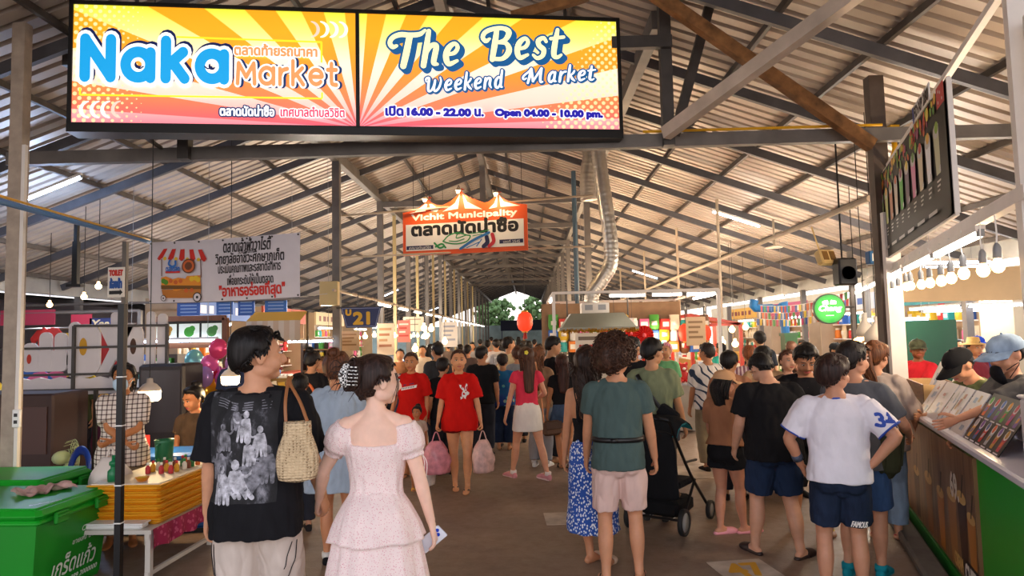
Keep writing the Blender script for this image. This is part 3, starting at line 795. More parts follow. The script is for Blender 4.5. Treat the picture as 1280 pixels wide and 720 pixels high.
        if kind != 'curly' and T > .006:   # fine strands that soften the hairline
            for i in range(150 if s.lod == 0 else 40 if s.lod == 1 else 0):
                a = rg.uniform(0, 6.28); ad = abs((a+math.pi) % (2*math.pi)-math.pi)*57.3
                e = R(np.interp(ad, [0, 35, 58, 72, 84, 100, 125, 180], [front, front-2, front-12, side-12, side-14, side-8, back+16, back-2])+rg.uniform(2, 16)); d = V(math.sin(a)*math.cos(e), math.cos(a)*math.cos(e), math.sin(e)); zr = .052+(.020*min(1, max(0, (ad-75)/40)) if e < 0 else 0)
                b = 1/math.sqrt((d[0]/.0465)**2+(d[1]/.058)**2+(d[2]/zr)**2)+T*.35; p = C+d*b; dn = unit(V(rg.normal()*.35, rg.normal()*.35, -1)-d*np.dot(V(0, 0, -1), d)); L = rg.uniform(.010, .020) if ad > 50 else rg.uniform(.008, .014)
                m.loft(np.array([s.hp(p), s.hp(p+dn*L*.5+d*.0005), s.hp(p+dn*L-d*.003)]), np.array([.0032, .0026, .0006])*H, d, 5, 1)
        if kind == 'curly':
            for i in range(900 if s.lod == 0 else 260):
                a = rg.uniform(0, 6.28); e = math.asin(rg.uniform(-.75, 1)); ad = abs((a+math.pi) % (2*math.pi)-math.pi)*57.3
                ln = np.interp(ad, [0, 35, 58, 84, 125, 180], [front, front-2, front-14, side-16, back+8, back-14])
                if math.degrees(e) < ln: continue
                d = V(math.sin(a)*math.cos(e), math.cos(a)*math.cos(e), math.sin(e)); b = 1/math.sqrt(((d/rad)**2).sum())+T*rg.uniform(.55, 1.12); p = C+d*b
                u = unit(np.cross(d, rg.normal(size=3))); w = np.cross(d, u); r = rg.uniform(.007, .013); ax = rg.uniform(.004, .009)
                q = [p+u*r*math.cos(x)+w*r*math.sin(x)+d*ax*(x/4) for x in np.linspace(0, rg.uniform(4.5, 8), 9)]
                m.loft(s.hp(np.array(q)), np.full(9, .0042*H)*np.linspace(1, .6, 9), d, 5, 1)
        def strands(path, w, d, cnt, r, wob=.004, taper=.35):
            """a hanging mass of hair: strands along a path with half width w and half depth d"""
            path = np.asarray(path, float); t = np.linspace(0, 1, len(path))
            for i in range(cnt):
                u, q = rg.uniform(-1, 1), rg.uniform(-1, 1)
                if u*u+q*q > 1: u *= .6; q *= .6
                ww = np.interp(t, np.linspace(0, 1, len(w)), w); dd = np.interp(t, np.linspace(0, 1, len(d)), d)
                pt = path+np.stack([u*ww, q*dd, 0*t], 1)+np.cumsum(rg.normal(size=(len(path), 3))*wob*V(1, .6, .2), 0)
                L = rg.uniform(.82, 1.0); k = max(2, int(round(len(path)*L))); rr = np.full(k, r)*np.linspace(1, taper, k)
                m.loft(s.hpb(pt[:k]), rr*H, (1, 0, 0), 6, 2)
        s.strands = strands
        if kind == 'long':
            pth = np.array([(0, -.034, .945), (0, -.056, .90), (0, -.060, .855), (0, -.068, .80), (0, -.072, .76), (0, -.070, .72)]); z1 = .92-length
            pth = pth[:1].tolist()+[(0, -.056, .905), (0, -.058, .875), (0, -.066, .84)]+[(0, -.072-.004*i, z) for i, z in enumerate(np.linspace(.81, z1, 4))] if length > .13 else [(0, -.03, .945), (0, -.05, .91), (0, -.052, .885), (0, -.05, .92-length)]
            mm = MB(); pth = np.array(pth); tt = np.linspace(0, 1, len(pth)); wv = np.interp(tt, [0, .25, .6, 1], [.04, width*.92, width, width*.72]); dv = np.interp(tt, [0, .3, 1], [.03, .028, .016])
            m.loft(s.hpb(pth), np.stack([wv, dv], 1)*H, (1, 0, 0), 24, 3)
            strands(pth, wv*1.04, dv*1.08, 130 if s.lod == 0 else 46, .0048 if s.lod == 0 else .006, .0025)
            for sg in (-1, 1): strands([(sg*.04, .0, .955), (sg*.046, -.014, .92), (sg*.045, -.026, .88), (sg*.046, -.034, .84)], [.008, .012], [.014, .016], 22, .005, .002)
        if kind in ('ponytail',):
            pth = np.array([(0, -.055, .965), (0, -.088, .962), (0, -.098, .93), (0, -.092, .88), (0, -.088, .83), (0, -.086, .965-length)])
            m.loft(s.hpb(pth), np.array([(.015, .015), (.02, .018), (.027, .022), (.028, .021), (.024, .018), (.010, .008)])*H, (1, 0, 0), 16, 3)
            strands(pth, [.012, .025, .03, .018], [.012, .02, .02, .01], 70, .0042, .003)
        if kind in ('bun', 'updo'):
            c = V(0, -.05, 1.0) if kind == 'bun' else V(-.004, -.070, .948)
            rr = V(.026, .024, .022) if kind == 'bun' else V(.036, .028, .042)
            m.sph(s.hp(c), rr*H, 16, rot=M)
            for i in range(80):
                a0 = rg.uniform(0, 6.28); tilt = rg.uniform(-.5, .5); w = [c+rr*1.02*V(math.cos(x)*math.cos(tilt), math.sin(tilt+.3*math.sin(x)), math.sin(x)) for x in np.linspace(a0, a0+2.4, 8)]
                m.loft(s.hp(np.array(w)), np.full(8, .0045*H)*np.linspace(.5, 1, 8), (0, 1, 0), 6, 1)
        cm = hair_mat(col, (60, 60, 40) if kind == 'curly' else (90, 90, 4))
        s.hair_m = m; o = m.build(name, cm, s.obj, True); return o
    def hpb(s, p):
        """like hp for points near the head, fading to the trunk for points below the neck"""
        p = np.asarray(p, float); a = s.hp(p); b = s.TR(p)*s.H; t = np.clip((p[:, 2]-.80)/.09, 0, 1)[:, None]; return a*t+b*(1-t)
    def w(s, p):
        """body-local metres to world"""
        p = np.asarray(p, float); c, q = math.cos(s.yaw), math.sin(s.yaw); return p @ np.array([[c, q, 0], [-q, c, 0], [0, 0, 1]])+s.loc
    def local(s, p):
        p = np.asarray(p, float)-s.loc; c, q = math.cos(s.yaw), math.sin(s.yaw); return p @ np.array([[c, -q, 0], [q, c, 0], [0, 0, 1]])
    def decal(s, arts, O, u, v, mats, surf='top', name='print', off=.003, parent=None, cut=.05):
        """lay flat art on the clothing: arts = [(art, material index)], O centre on a plane, cast along u x v reversed"""
        co, fs = s.top_m if surf == 'top' else s.leg_m
        T = BVHTree.FromPolygons([tuple(p) for p in co], [tuple(int(i) for i in q) for q in fs]); nn = unit(np.cross(u, v)); m = MB()
        for li, (art, mi) in enumerate(arts):
            vs, f = art; P = np.asarray(O)+np.outer(np.asarray(vs)[:, 0], u)+np.outer(np.asarray(vs)[:, 1], v)+nn*.35; o = []; ok = []; stp = steps(len(vs), f)
            for p in P:
                h = T.ray_cast(Vector(p), Vector(-nn))
                if h[0] is None: o.append(p-nn*.35); ok.append(False)
                else: o.append(np.array(h[0])+nn*(off+li*.0008+stp[len(o)])); ok.append(True)
            f = [q for q in f if all(ok[i] for i in q)]
            m.add(o, f, mi)
        return m.build(name, mats, parent or s.top_o, True)
def grid2d(w, h, nx, ny):
    xs = np.linspace(-w/2, w/2, nx); ys = np.linspace(-h/2, h/2, ny); v = [(x, y) for y in ys for x in xs]
    return np.array(v), [(j*nx+i, j*nx+i+1, (j+1)*nx+i+1, (j+1)*nx+i) for j in range(ny-1) for i in range(nx-1)]
# ------------------------------------------------------------------ signs
def glow(c, s=.85):
    n = 'backlit_'+c.lstrip('#')
    return mat(n, c, .4, emi=c, es=s)
def arc(cx, cy, r, a0, a1, n=14, ry=None): return [(cx+r*math.cos(R(a)), cy+(ry or r)*math.sin(R(a))) for a in np.linspace(a0, a1, n)]
GL = {'N': (.95, [[(0, 0), (0, 1.3)], [(0, 1.28), (.9, .02)], [(.9, 0), (.9, 1.3)]]),
      'a': (.95, [arc(.44, .45, .44, 0, 360, 22), [(.88, 0), (.88, .88)]]),
      'k': (.75, [[(0, 0), (0, 1.3)], [(.05, .42), (.62, .92)], [(.25, .55), (.68, 0)]]),
      'M': (1.1, [[(0, 0), (.06, 1.12)], [(.06, 1.12), (.55, .36)], [(.55, .36), (1.04, 1.12)], [(1.04, 1.12), (1.1, 0)]]),
      'r': (.5, [[(0, 0), (0, .86)], [(0, .45), (.16, .76), (.48, .86)]]),
      'e': (.85, [[(.04, .45), (.8, .45)], arc(.43, .44, .40, 5, 318, 20)]),
      't': (.6, [[(.25, 1.2), (.25, .22), (.36, .04), (.58, .02)], [(0, .86), (.56, .86)]])}
SCR = {'T': (.85, [[(-.18, .84, .6), (-.34, .80, .9), (-.48, .96, .9), (-.40, 1.18, .9), (-.1, 1.3, 1), (.3, 1.27, 1), (.7, 1.30, .9), (.9, 1.46, .55)], [(.30, 1.24, 1.2), (.27, .6, 1.3), (.22, 0, 1.2)]]),
       'h': (.72, [[(.06, 1.42, .9), (.06, .7, 1.15), (.05, 0, 1.1)], [(.06, .45, .7), (.24, .80, .9), (.46, .80, 1.1), (.46, .4, 1.1), (.46, .10, 1), (.62, .04, .6)]]),
       'e': (.68, [[(.10, .42, .6), (.40, .50, .8), (.50, .72, .8), (.34, .88, .8), (.12, .70, 1.1), (.06, .36, 1.2), (.22, .04, 1.0), (.56, .16, .6)]]),
       'B': (.95, [[(.12, 1.28, 1), (.12, .7, 1.25), (.10, 0, 1.1)], [(-.14, .90, .5), (-.30, .80, .9), (-.46, .96, .9), (-.38, 1.18, .9), (-.05, 1.32, .9), (.40, 1.34, .9), (.68, 1.16, 1.2), (.56, .84, .9), (.22, .72, .6)], [(.22, .72, .6), (.62, .68, .9), (.80, .36, 1.25), (.58, .03, .9), (.10, .02, .8)]]),
       's': (.60, [[(.48, .72, .7), (.34, .88, .8), (.12, .76, 1.0), (.20, .54, 1.1), (.42, .36, 1.1), (.40, .10, .9), (.18, .0, .8), (-.02, .14, .6)]]),
       't': (.55, [[(.18, 1.22, .8), (.14, .6, 1.2), (.16, .12, 1.1), (.34, .02, .8), (.5, .12, .5)], [(-.08, .84, .7), (.5, .90, .7)]]),
       'W': (1.35, [[(-.10, .80, .5), (-.16, 1.05, .8), (.08, 1.1, 1), (.10, .6, 1.1), (.16, .08, 1), (.40, .08, .8), (.58, .5, .9), (.62, .9, .9)], [(.62, .8, 1), (.60, .2, 1), (.78, .02, .9), (1.02, .3, .9), (1.12, .8, .8), (1.02, 1.12, .6)]]),
       'k': (.68, [[(.05, 1.4, .9), (.05, .7, 1.1), (.05, 0, 1)], [(.06, .42, .6), (.36, .66, .8), (.46, .88, .8)], [(.2, .50, .8), (.38, .2, 1), (.58, .02, .7)]]),
       'n': (.74, [[(.05, .86, .9), (.05, .4, 1.1), (.05, 0, 1)], [(.06, .45, .7), (.24, .82, .9), (.46, .78, 1.1), (.46, .3, 1), (.62, .04, .6)]]),
       'd': (.74, [[(.48, .70, .7), (.28, .88, .9), (.06, .6, 1.1), (.08, .16, 1.1), (.28, .0, .9), (.48, .3, .7)], [(.50, 1.42, .9), (.50, .6, 1.1), (.52, .12, 1), (.66, .04, .6)]]),
       'M': (1.5, [[(-.12, .44, .5), (-.30, .34, .8), (-.42, .5, .8), (-.30, .72, .8), (0, 1.0, .8), (.16, 1.24, .9)], [(.16, 1.24, 1), (.12, .6, 1.1), (.04, 0, .9)], [(.18, 1.2, .9), (.44, .14, 1)], [(.44, .14, .8), (.98, 1.24, .9)], [(.98, 1.24, 1), (.98, .5, 1.1), (1.06, .06, 1), (1.22, .06, .6)]]),
       'a': (.74, [[(.46, .70, .7), (.28, .88, .9), (.06, .6, 1.1), (.08, .16, 1.1), (.26, .0, .9), (.46, .3, .7)], [(.48, .86, .9), (.48, .14, 1), (.64, .04, .6)]]),
       'r': (.52, [[(.05, .86, .9), (.05, .4, 1.1), (.05, 0, 1)], [(.06, .45, .7), (.22, .78, .8), (.44, .86, .9)]])}
def word(font, s, w, gap=.12, shear=0):
    """strokes of a word laid out from x = 0; w half width of the pen"""
    x = 0; out = []
    for ch in s:
        if ch == ' ': x += .5; continue
        adv, st_ = font[ch]
        for q in st_:
            q = [list(p) for p in q]
            for p in q: p[0] += x+shear*p[1]
            out.append(q)
        x += adv+gap+2*w*(1 if font is GL else .45)
    return out, x
def pen(strokes, w, grow=0, fit=None, dx=0, dy=0):
    P = []
    for q in strokes:
        a = np.array(q, float)
        if grow and a.shape[1] == 3: a[:, 2] = (a[:, 2]*w+grow)/(w+grow)
        P.append(stroke2d(a, w+grow, 5))
    v, f = merge2d(*P)
    if fit: x0, y0, sx, sy = fit; v = v*np.array([sx, sy])+np.array([x0, y0])
    return v+np.array([dx, dy]), f
O = np.array(at(87.5, 159, 5.9)); O[2] = 3.72; E_ = np.array(at(776, 163, 6.6)); SW = float(np.hypot(*(E_-O)[:2])); SH = 1.125; ang = math.atan2(E_[1]-O[1], E_[0]-O[0])
sign = thing('lightbox_sign', 'large backlit two-panel market name sign hanging from the front roof truss', 'sign', tuple(O), ang)
m = MB(); b = .035
m.box((SW/2, .09, SH/2), (SW, .15, SH), 0)
for z in (0, SH): m.box((SW/2, -.005, z), (SW+b, .05, b), 0)
for x in (0, SW/2, SW): m.box((x, -.005, SH/2), (b, .05, SH), 0)
m.box((SW/2, .06, -.045), (SW+.02, .22, .06), 0)
m.build('frame', BLACKM, sign)
def _sun(side):
    def fn(k):
        X, Y, Z = k.sep(k.co()); xr = k.math('SUBTRACT', X, SW/2); a = k.math('ARCTAN2', Z, xr if side > 0 else k.math('MULTIPLY', xr, -1))
        stp = k.math('GREATER_THAN', k.math('SINE', k.math('MULTIPLY_ADD', k.math('POWER', a, .8), 27 if side > 0 else 25, .6)), 0)
        t = k.math('DIVIDE', Z, SH)
        da = k.ramp(t, [(0, '#f0526e'), (.22, '#f98158'), (.5, '#fb9d33'), (.8, '#fbb024'), (1, '#fba91c')]); la = k.ramp(t, [(0, '#f57f92'), (.25, '#fbd9c8'), (.55, '#fff2dc'), (.8, '#fbf088'), (1, '#f2ee2e')])
        c = k.mix(stp, da, la)
        rot = k.co((1, 1, 1), rot=(0, R(45), 0)); d = k.voro(17.5, rot, rnd=0)
        edge = k.math('SUBTRACT', k.math('MULTIPLY_ADD', Z, 1.0, -.62), k.math('MULTIPLY', X, .42)) if side < 0 else k.math('SUBTRACT', k.math('MULTIPLY_ADD', X, .62, -2.40), k.math('MULTIPLY', Z, .35))
        if side < 0: edge = k.math('SUBTRACT', .38, k.math('MULTIPLY', X, .26))
        dots = k.math('MULTIPLY', k.math('LESS_THAN', d, k.math('MINIMUM', k.math('MULTIPLY', k.math('MAXIMUM', edge, 0), 1.3), .42)), .85)
        c = k.mix(dots, c, '#fff3b0')
        k.set(k.b.inputs['Emission Color'], c); k.b.inputs['Emission Strength'].default_value = .82
        return c
    return cmat('sunburst_print_left' if side < 0 else 'sunburst_print_right', fn, .35)
fr = frame3((0, -.016, 0), (1, 0, 0), (0, 0, 1)); PW = SW/2-b
def LP(cx, cy):   # position on the left panel read from the photograph's own proportions
    pu = (cx-38)/1247; top = 15+30*pu; bot = 545+22*pu
    return b/2+pu*PW, b/2+(1-(cy-top)/(bot-top))*(SH-b)
def RP(cx, cy):
    pu = (cx-66)/1160; top = 57+22*pu; bot = 566+8*pu
    return SW/2+b/2+pu*PW, b/2+(1-(cy-top)/(bot-top))*(SH-b)
def boxp(F, a, b_): (x0, y1), (x1, y0) = F(*a), F(*b_); return (x0, y0, x1, y1)
m = MB(); m.add([fr[0]+fr[1]*x+fr[2]*y for x, y in ((b/2, b/2), (SW/2-b/2, b/2), (SW/2-b/2, SH-b/2), (b/2, SH-b/2))], [(0, 1, 2, 3)], 0)
GM = [_sun(-1), glow('#0b1f5c', .5), glow('#ffffff'), glow('#139bdc', .9), glow('#f7955c', .95), glow('#f03a62', .9), glow('#f5e12a', .95), glow('#f9c7b8', .95), glow('#103a72', .6)]
L = 0
def put(art, mi):
    global L; L += 1; m.flat(art, fr, .0005*L+.0008, mi)
# thin yellow corner lines and brackets
for a, c in (((480, 160), (1128, 180)), ((1128, 180), (1128, 275)), ((72, 392), (72, 422)), ((72, 422), (1130, 440)), ((1130, 412), (1130, 440))): put(seg2d(LP(*a), LP(*c), .008), 6)
for i in range(4):
    for (cx, cy, s_, mi) in ((1220-43*i, 122, 1, 2 if i < 3 else 7), (100+45*i, 488, -1, 2 if i < 3 else 7)):
        x, y = LP(cx, cy); P = [(x+s_*(.075*math.cos(R(a))-.03), y+.075*math.sin(R(a))) for a in np.linspace(-80, 80, 9)]
        put(stroke2d([(p[0], p[1], .25+.75*math.cos(R(a))) for p, a in zip(P, np.linspace(-80, 80, 9))], .015, 2), mi)
stk, ln = word(GL, 'Naka', .19, .10); sx = (LP(690, 0)[0]-LP(82, 0)[0])/(ln-.1-.38)
x0, y0 = LP(92, 342); sy = (LP(90, 175)[1]-LP(90, 345)[1])/1.30
for mi, gr, dx, dy in ((1, .13, .012, .022), (2, .12, 0, 0), (3, 0, 0, 0)): put(pen(stk, .19, gr, (x0, y0, sx, sy), dx, dy), mi)
for q in (325, 622):
    x, y = LP(q, 300); put(stroke2d([(x-.03, y+.008), (x, y-.012), (x+.03, y+.008)], .006), 1)
stk, ln = word(GL, 'Market', .125, .10); x0, y0 = LP(752, 372); sx = (LP(1222, 0)[0]-x0)/ln*1.0; sy = (LP(760, 280)[1]-y0)/1.12
for mi, gr, dx, dy in ((8, .11, .022, .0), (2, .10, 0, 0), (4, 0, 0, 0)): put(pen(stk, .125, gr, (x0, y0, sx, sy), dx, dy), mi)
def otext(F, s, a, c, mi_in, mi_out, bold, out, shear=0):
    bx = boxp(F, a, c)
    if out: put(text2d(s, bold+out, shear, box=bx), mi_out)
    put(text2d(s, bold, shear, box=bx), mi_in)
otext(LP, 'ตลาดท้ายรถนาคา', (738, 190), (1108, 250), 4, 2, .005, .010)
otext(LP, 'ตลาดนัดน่าซื้อ', (676, 470), (915, 522), 2, 8, .004, .012)
otext(LP, 'เทศบาลตำบลวิชิต', (945, 478), (1232, 528), 5, 2, .003, .009)
m.build('left_panel', GM, sign)
m = MB(); m.add([fr[0]+fr[1]*x+fr[2]*y for x, y in ((SW/2+b/2, b/2), (SW-b/2, b/2), (SW-b/2, SH-b/2), (SW/2+b/2, SH-b/2))], [(0, 1, 2, 3)], 0); L = 0
GM2 = [_sun(1), glow('#135c96', .7), glow('#fbf6b8', 1.0), glow('#ffffff', 1.0), glow('#1c14a8', .7), glow('#fff0e0', 1)]
def script(F, s, a, z, h, w, rot, mi_out, mi_in, depth, gr, ln_):
    stk, ln = word(SCR, s, w, .06, .22); x0, y0 = F(*a); x1, _ = F(*z); sc = (x1-x0)/ln; hy = (F(*a)[1]-F(a[0], a[1]+h)[1])
    def tr(P):
        v, f = P; v = v*np.array([sc, hy]); c, q = math.cos(rot), math.sin(rot); return v @ np.array([[c, q], [-q, c]])+np.array([x0, y0-hy]), f
    for i in range(depth):
        q = tr(pen(stk, w, gr)); put((q[0]+np.array([.010, -.010])*(i+1)*.8, q[1]), mi_out)
    put(tr(pen(stk, w, gr)), mi_out); put(tr(pen(stk, w, 0)), mi_in)
script(RP, 'The', (232, 185), (520, 0), 110, .105, R(3), 1, 2, 4, .085, 0)
script(RP, 'Best', (640, 155), (985, 0), 105, .105, R(3), 1, 2, 4, .085, 0)
script(RP, 'Weekend', (355, 355), (705, 0), 55, .10, R(4.5), 1, 3, 1, .11, 0)
script(RP, 'Market', (806, 315), (1125, 0), 52, .10, R(4), 1, 3, 1, .11, 0)
otext(RP, 'เปิด', (178, 476), (252, 518), 4, 3, .007, .010); otext(RP, '16.00 - 22.00', (272, 485), (548, 518), 4, 3, .009, .010); otext(RP, 'น.', (568, 487), (605, 518), 4, 3, .007, .010)
otext(RP, 'Open 04.00 - 10.00 pm.', (660, 487), (1146, 528), 4, 3, .009, .010)
m.build('right_panel', GM2, sign)
m = MB()
for x in (.5, SW-.5): m.bar((x, .12, SH), (x, .12, SH+.35), .03, .03); m.bar((x, .12, .0), (x, .8-.6*x/SW, .0), .03, .03)
m.build('hanger', DSTEEL, sign)

# orange municipality sign with three lamps
O = np.array(at(504, 320, 12.2)); E_ = np.array(at(660, 313.5, 11.8)); W_ = float(np.hypot(*(E_-O)[:2])); ang = math.atan2(E_[1]-O[1], E_[0]-O[0])
ms = thing('municipality_sign', 'orange tent-topped sign board with black lettering hung high over the aisle', 'sign', tuple(O), ang)
fr = frame3((0, 0, 0), (1, 0, 0), (0, 0, 1)); s_ = W_
out = [(0, 0), (1, 0), (1, .352), (.93, .362), (.84, .392), (.795, .43), (.777, .455), (.755, .43), (.70, .392), (.665, .385), (.56, .43), (.505, .462), (.482, .495), (.458, .462), (.40, .415), (.33, .385), (.275, .392), (.235, .415), (.214, .445), (.193, .415), (.13, .375), (.05, .35), (0, .345)]
m = MB(); m.prism([(x*s_, y*s_) for x, y in out], (0, .03, 0), (1, 0, 0), (0, 0, 1), .03, 0); L = 0
def sc2(a): return np.asarray(a[0])*s_, a[1]
for A in ([(.05, .335), (.10, .345), (.19, .405), (.205, .40), (.19, .345)], [(.235, .345), (.222, .40), (.24, .40), (.30, .355), (.28, .335)], [(.33, .335), (.43, .395), (.472, .47), (.455, .35)], [(.51, .35), (.492, .47), (.53, .40), (.65, .335)], [(.70, .335), (.745, .375), (.772, .44), (.765, .345)], [(.795, .345), (.785, .44), (.82, .385), (.95, .345)]): put(sc2(poly2d(A)), 1)
put(sc2(rect2d(.025, .035, .972, .245)), 1)
put(text2d('Vichit Municipality', .008, box=(.075*s_, .262*s_, .92*s_, .322*s_)), 1)
put(text2d('ตลาดนัดน่าซื้อ', .016, box=(.075*s_, .155*s_, .925*s_, .262*s_)), 2)
put(sc2(rect2d(.03, .045, .25, .075)), 3); put(sc2(rect2d(.78, .06, .965, .09)), 3)
put(text2d('เทศบาลตำบลวิชิต', .0, box=(.05*s_, .048*s_, .23*s_, .072*s_)), 1); put(text2d('เลขที่ 2545', .0, box=(.81*s_, .063*s_, .94*s_, .087*s_)), 1)
for q, mi, w in (([(.33, .10), (.38, .145), (.45, .16), (.52, .14), (.55, .13), (.52, .09), (.44, .075), (.37, .085), (.33, .10)], 4, .005), ([(.45, .16), (.44, .12), (.52, .14)], 4, .004), ([(.38, .10), (.44, .095), (.50, .11)], 4, .004), ([(.26, .09), (.30, .05), (.34, .06)], 4, .007), ([(.27, .06), (.32, .08), (.35, .05)], 4, .007), ([(.55, .15), (.62, .155), (.70, .17)], 4, .003), ([(.57, .13), (.64, .14)], 4, .003), ([(.47, .035), (.58, .10), (.70, .15)], 5, .010), ([(.52, .04), (.62, .08)], 5, .004), ([(.60, .05), (.64, .10)], 5, .004), ([(.655, .045), (.685, .075), (.68, .115)], 3, .016), ([(.70, .045), (.735, .08), (.725, .135)], 6, .014)): put(sc2(stroke2d(q, w)), mi)
m.build('board', [mat('orange_paint', '#e2561c', .5), mat('sign_white', '#f3ece2', .5), mat('sign_black', '#16120f', .5), mat('sign_navy', '#1b1f4a', .5), mat('sign_green', '#2f8f4a', .5), mat('sign_blue', '#2a6fb0', .5), mat('sign_red', '#c22734', .5)], ms)
for x, z in ((.214, .445), (.482, .495), (.777, .455)):
    m = MB(); m.prism([(0, 0), (.07, .012), (.05, .02), (.012, .035), (0, .035)], (x*s_, .02, z*s_), (1, 0, 0), (0, 0, 1), .008, 0); m.tube([(x*s_, .02, z*s_-.05), (x*s_, .02, z*s_+.04)], .006, 6); m.build('pennant', mat('dark_orange_paint', '#b8431a', .5), ms)
    a = m = MB(); m.tube([(x*s_, .0, z*s_-.02), (x*s_, -.16, z*s_+.05), (x*s_, -.20, z*s_+.0)], .008, 6, 3); lamp = m.build('lamp_arm', DSTEEL, ms)
    m = MB(); m.lathe([(.012, .05), (.05, .02), (.055, 0)], (x*s_, -.2, z*s_-.05), 12); m.build('lamp_shade', mat('lamp_shade_metal', '#b5a890', .4, .5), lamp)
    m = MB(); m.sph((x*s_, -.2, z*s_-.065), .034, 10); m.build('bulb', BULB, lamp)
    q = Vector((x*s_, -.24, z*s_-.09)); point(Matrix.Translation(O) @ Matrix.Rotation(ang, 4, 'Z') @ q, 9, (1, .72, .4), .03)
for p0, p1 in (((416, 270, 12.0), (742, 243, 12.0)), ((416, 322, 12.0), (742, 307, 12.0))):
    m = MB(); m.tube([at(*p0)+Vector((0, .06, 0)), at(*p1)+Vector((0, .06, 0))], .018, 8); st(m.build('pipe_beam', CREAM))

# fabric banner on the left
O = np.array(at(187, 379, 7.6)); E_ = np.array(at(375, 371, 7.2)); T_ = np.array(at(185, 303, 7.6)); W_ = float(np.linalg.norm(E_-O)); h_ = T_[2]-O[2]; u = (E_-O)/W_; nrm = unit(np.cross(u, (0, 0, 1))); v = V(0, 0, 1)
ba = thing('banner', 'white cloth banner with a painted food cart hung between stall posts', 'banner', tuple(O), 0)
def drape(x, y): return nrm*(.018*math.sin(x*5+1)*math.sin(y*4)+.03*math.sin(math.pi*y/h_)*.6)+v*(.012*math.sin(math.pi*x/W_)*-1)
nx, ny = 40, 16; g = []; 
for j in range(ny+1):
    for i in range(nx+1): x, y = W_*i/nx, h_*j/ny; g.append(u*x+v*y+drape(x, y))
n_ = len(g); g2 = [q-nrm*.003 for q in g]; f = [(j*(nx+1)+i, j*(nx+1)+i+1, (j+1)*(nx+1)+i+1, (j+1)*(nx+1)+i) for j in range(ny) for i in range(nx)]
m = MB(); m.add(g, f, 0); m.add(g2, [tuple(reversed(q)) for q in f], 0)
class DF: pass
L = 0
def putd(art, mi):
    global L; L += 1; vs = np.asarray(art[0])
    if len(vs): m.add([u*x+v*y+drape(x, y)+nrm*(.003+.0006*L+e) for (x, y), e in zip(vs, steps(len(vs), art[1]))], art[1], mi)
def BP(cx, cy): 
    t = (cx-17)/620; top = 75-40*t; bot = 328-40*t; return t*W_, (1-(cy-top)/(bot-top))*h_
def btx(s, a, c, mi, bold): putd(text2d(s, bold, box=boxp(BP, a, c)), mi)
btx('ตลาดเจ้าฟ้าวาไรตี้', (330, 58), (525, 100), 1, .0035); btx('ร่วมมือกับ', (395, 97), (465, 113), 1, .001); btx('วิทยาลัยอาชีวะศึกษาภูเก็ต', (297, 113), (578, 157), 1, .003)
btx('ประเมินคุณภาพและรสชาติอาหาร', (310, 160), (566, 194), 1, .002); btx('เพื่อยกระดับให้เป็นตลาด', (350, 203), (537, 232), 1, .002); btx('"อาหารอร่อยที่สุด"', (315, 240), (580, 288), 2, .005)
def bpoly(P, mi): putd(poly2d([BP(*p) for p in P]), mi)
for i in range(9):
    x0 = 82+18*i; bpoly([(57+23*i, 145), (57+23*(i+1), 141), (x0+16, 100), (x0, 102)], 2 if i % 2 == 0 else 0); putd(disc2d(BP(68+23*i, 142), .022, 8), 2 if i % 2 == 0 else 5)
for P, w in (([(80, 145), (82, 215)], .005), ([(238, 140), (242, 215)], .005)): putd(seg2d(BP(*P[0]), BP(*P[1]), w), 3)
bpoly([(78, 252), (243, 246), (243, 262), (78, 268)], 4); bpoly([(80, 222), (100, 215), (128, 226), (150, 218), (178, 222), (185, 210), (238, 206), (242, 248), (80, 252)], 6)
bpoly([(80, 270), (242, 262), (240, 298), (84, 304)], 7); bpoly([(128, 266), (170, 264), (170, 290), (128, 293)], 6)
for c in ((90, 235), (100, 240)): putd(disc2d(BP(*c), .03, 8), 8)
for c in ((120, 233), (140, 238), (160, 232), (182, 270), (205, 268)): putd(disc2d(BP(*c), .025, 8), 9)
for c in ((205, 222), (222, 218), (232, 224)): putd(disc2d(BP(*c), .03, 8), 5)
for c, r in (((228, 295), .055), ((87, 305), .035)): putd(disc2d(BP(*c), r, 16), 1); putd(disc2d(BP(*c), r*.78, 16), 0); putd(disc2d(BP(*c), r*.3, 10), 1)
putd(disc2d(BP(193, 170), .082, 20), 3); putd(disc2d(BP(193, 170), .068, 20), 9); putd(disc2d(BP(193, 170), .045, 14), 3)
putd(stroke2d([BP(*q) for q in ((118, 150), (115, 165), (128, 175), (141, 168), (141, 152))], .012), 10); putd(text2d('ตลาดสด', .003, box=boxp(BP, (104, 178), (158, 192))), 10); bpoly([(102, 195), (160, 191), (160, 199), (102, 203)], 2)
m.build('cloth', [mat('banner_cloth', '#cfc8ce', .8, nz=.05), mat('banner_black', '#2a2426', .7), mat('banner_red', '#c62a20', .7), mat('banner_brown', '#6a3b22', .7), mat('banner_dark_wood', '#6e4a1c', .7), mat('banner_yellow', '#e2b92c', .7), mat('banner_orange', '#dd8a2c', .7), mat('banner_wood', '#b5702c', .7), mat('banner_green', '#4f8a2a', .7), mat('banner_tan', '#c9602c', .7), mat('banner_blue', '#2f67b5', .7)], ba)
m = MB()
for i in range(7):
    for y in (.02, h_-.02):
        x = .02+(W_-.04)*i/6; c = u*x+v*y+drape(x, y)+nrm*.006; m.tube([c-nrm*.003, c+nrm*.003], .011, 8)
m.build('eyelet', DSTEEL, ba)
m = MB(); o3 = np.array(ba.location)
for e, q in ((V(0, 0, 0)+v*h_, V(-.25, 0, .06)), (u*W_+v*h_, u*.32+v*.08), (u*W_, u*.32+v*.02)): m.tube([e, e+q], .004, 5)
m.build('rope', mat('rope', '#c9c0b0', .8), ba)
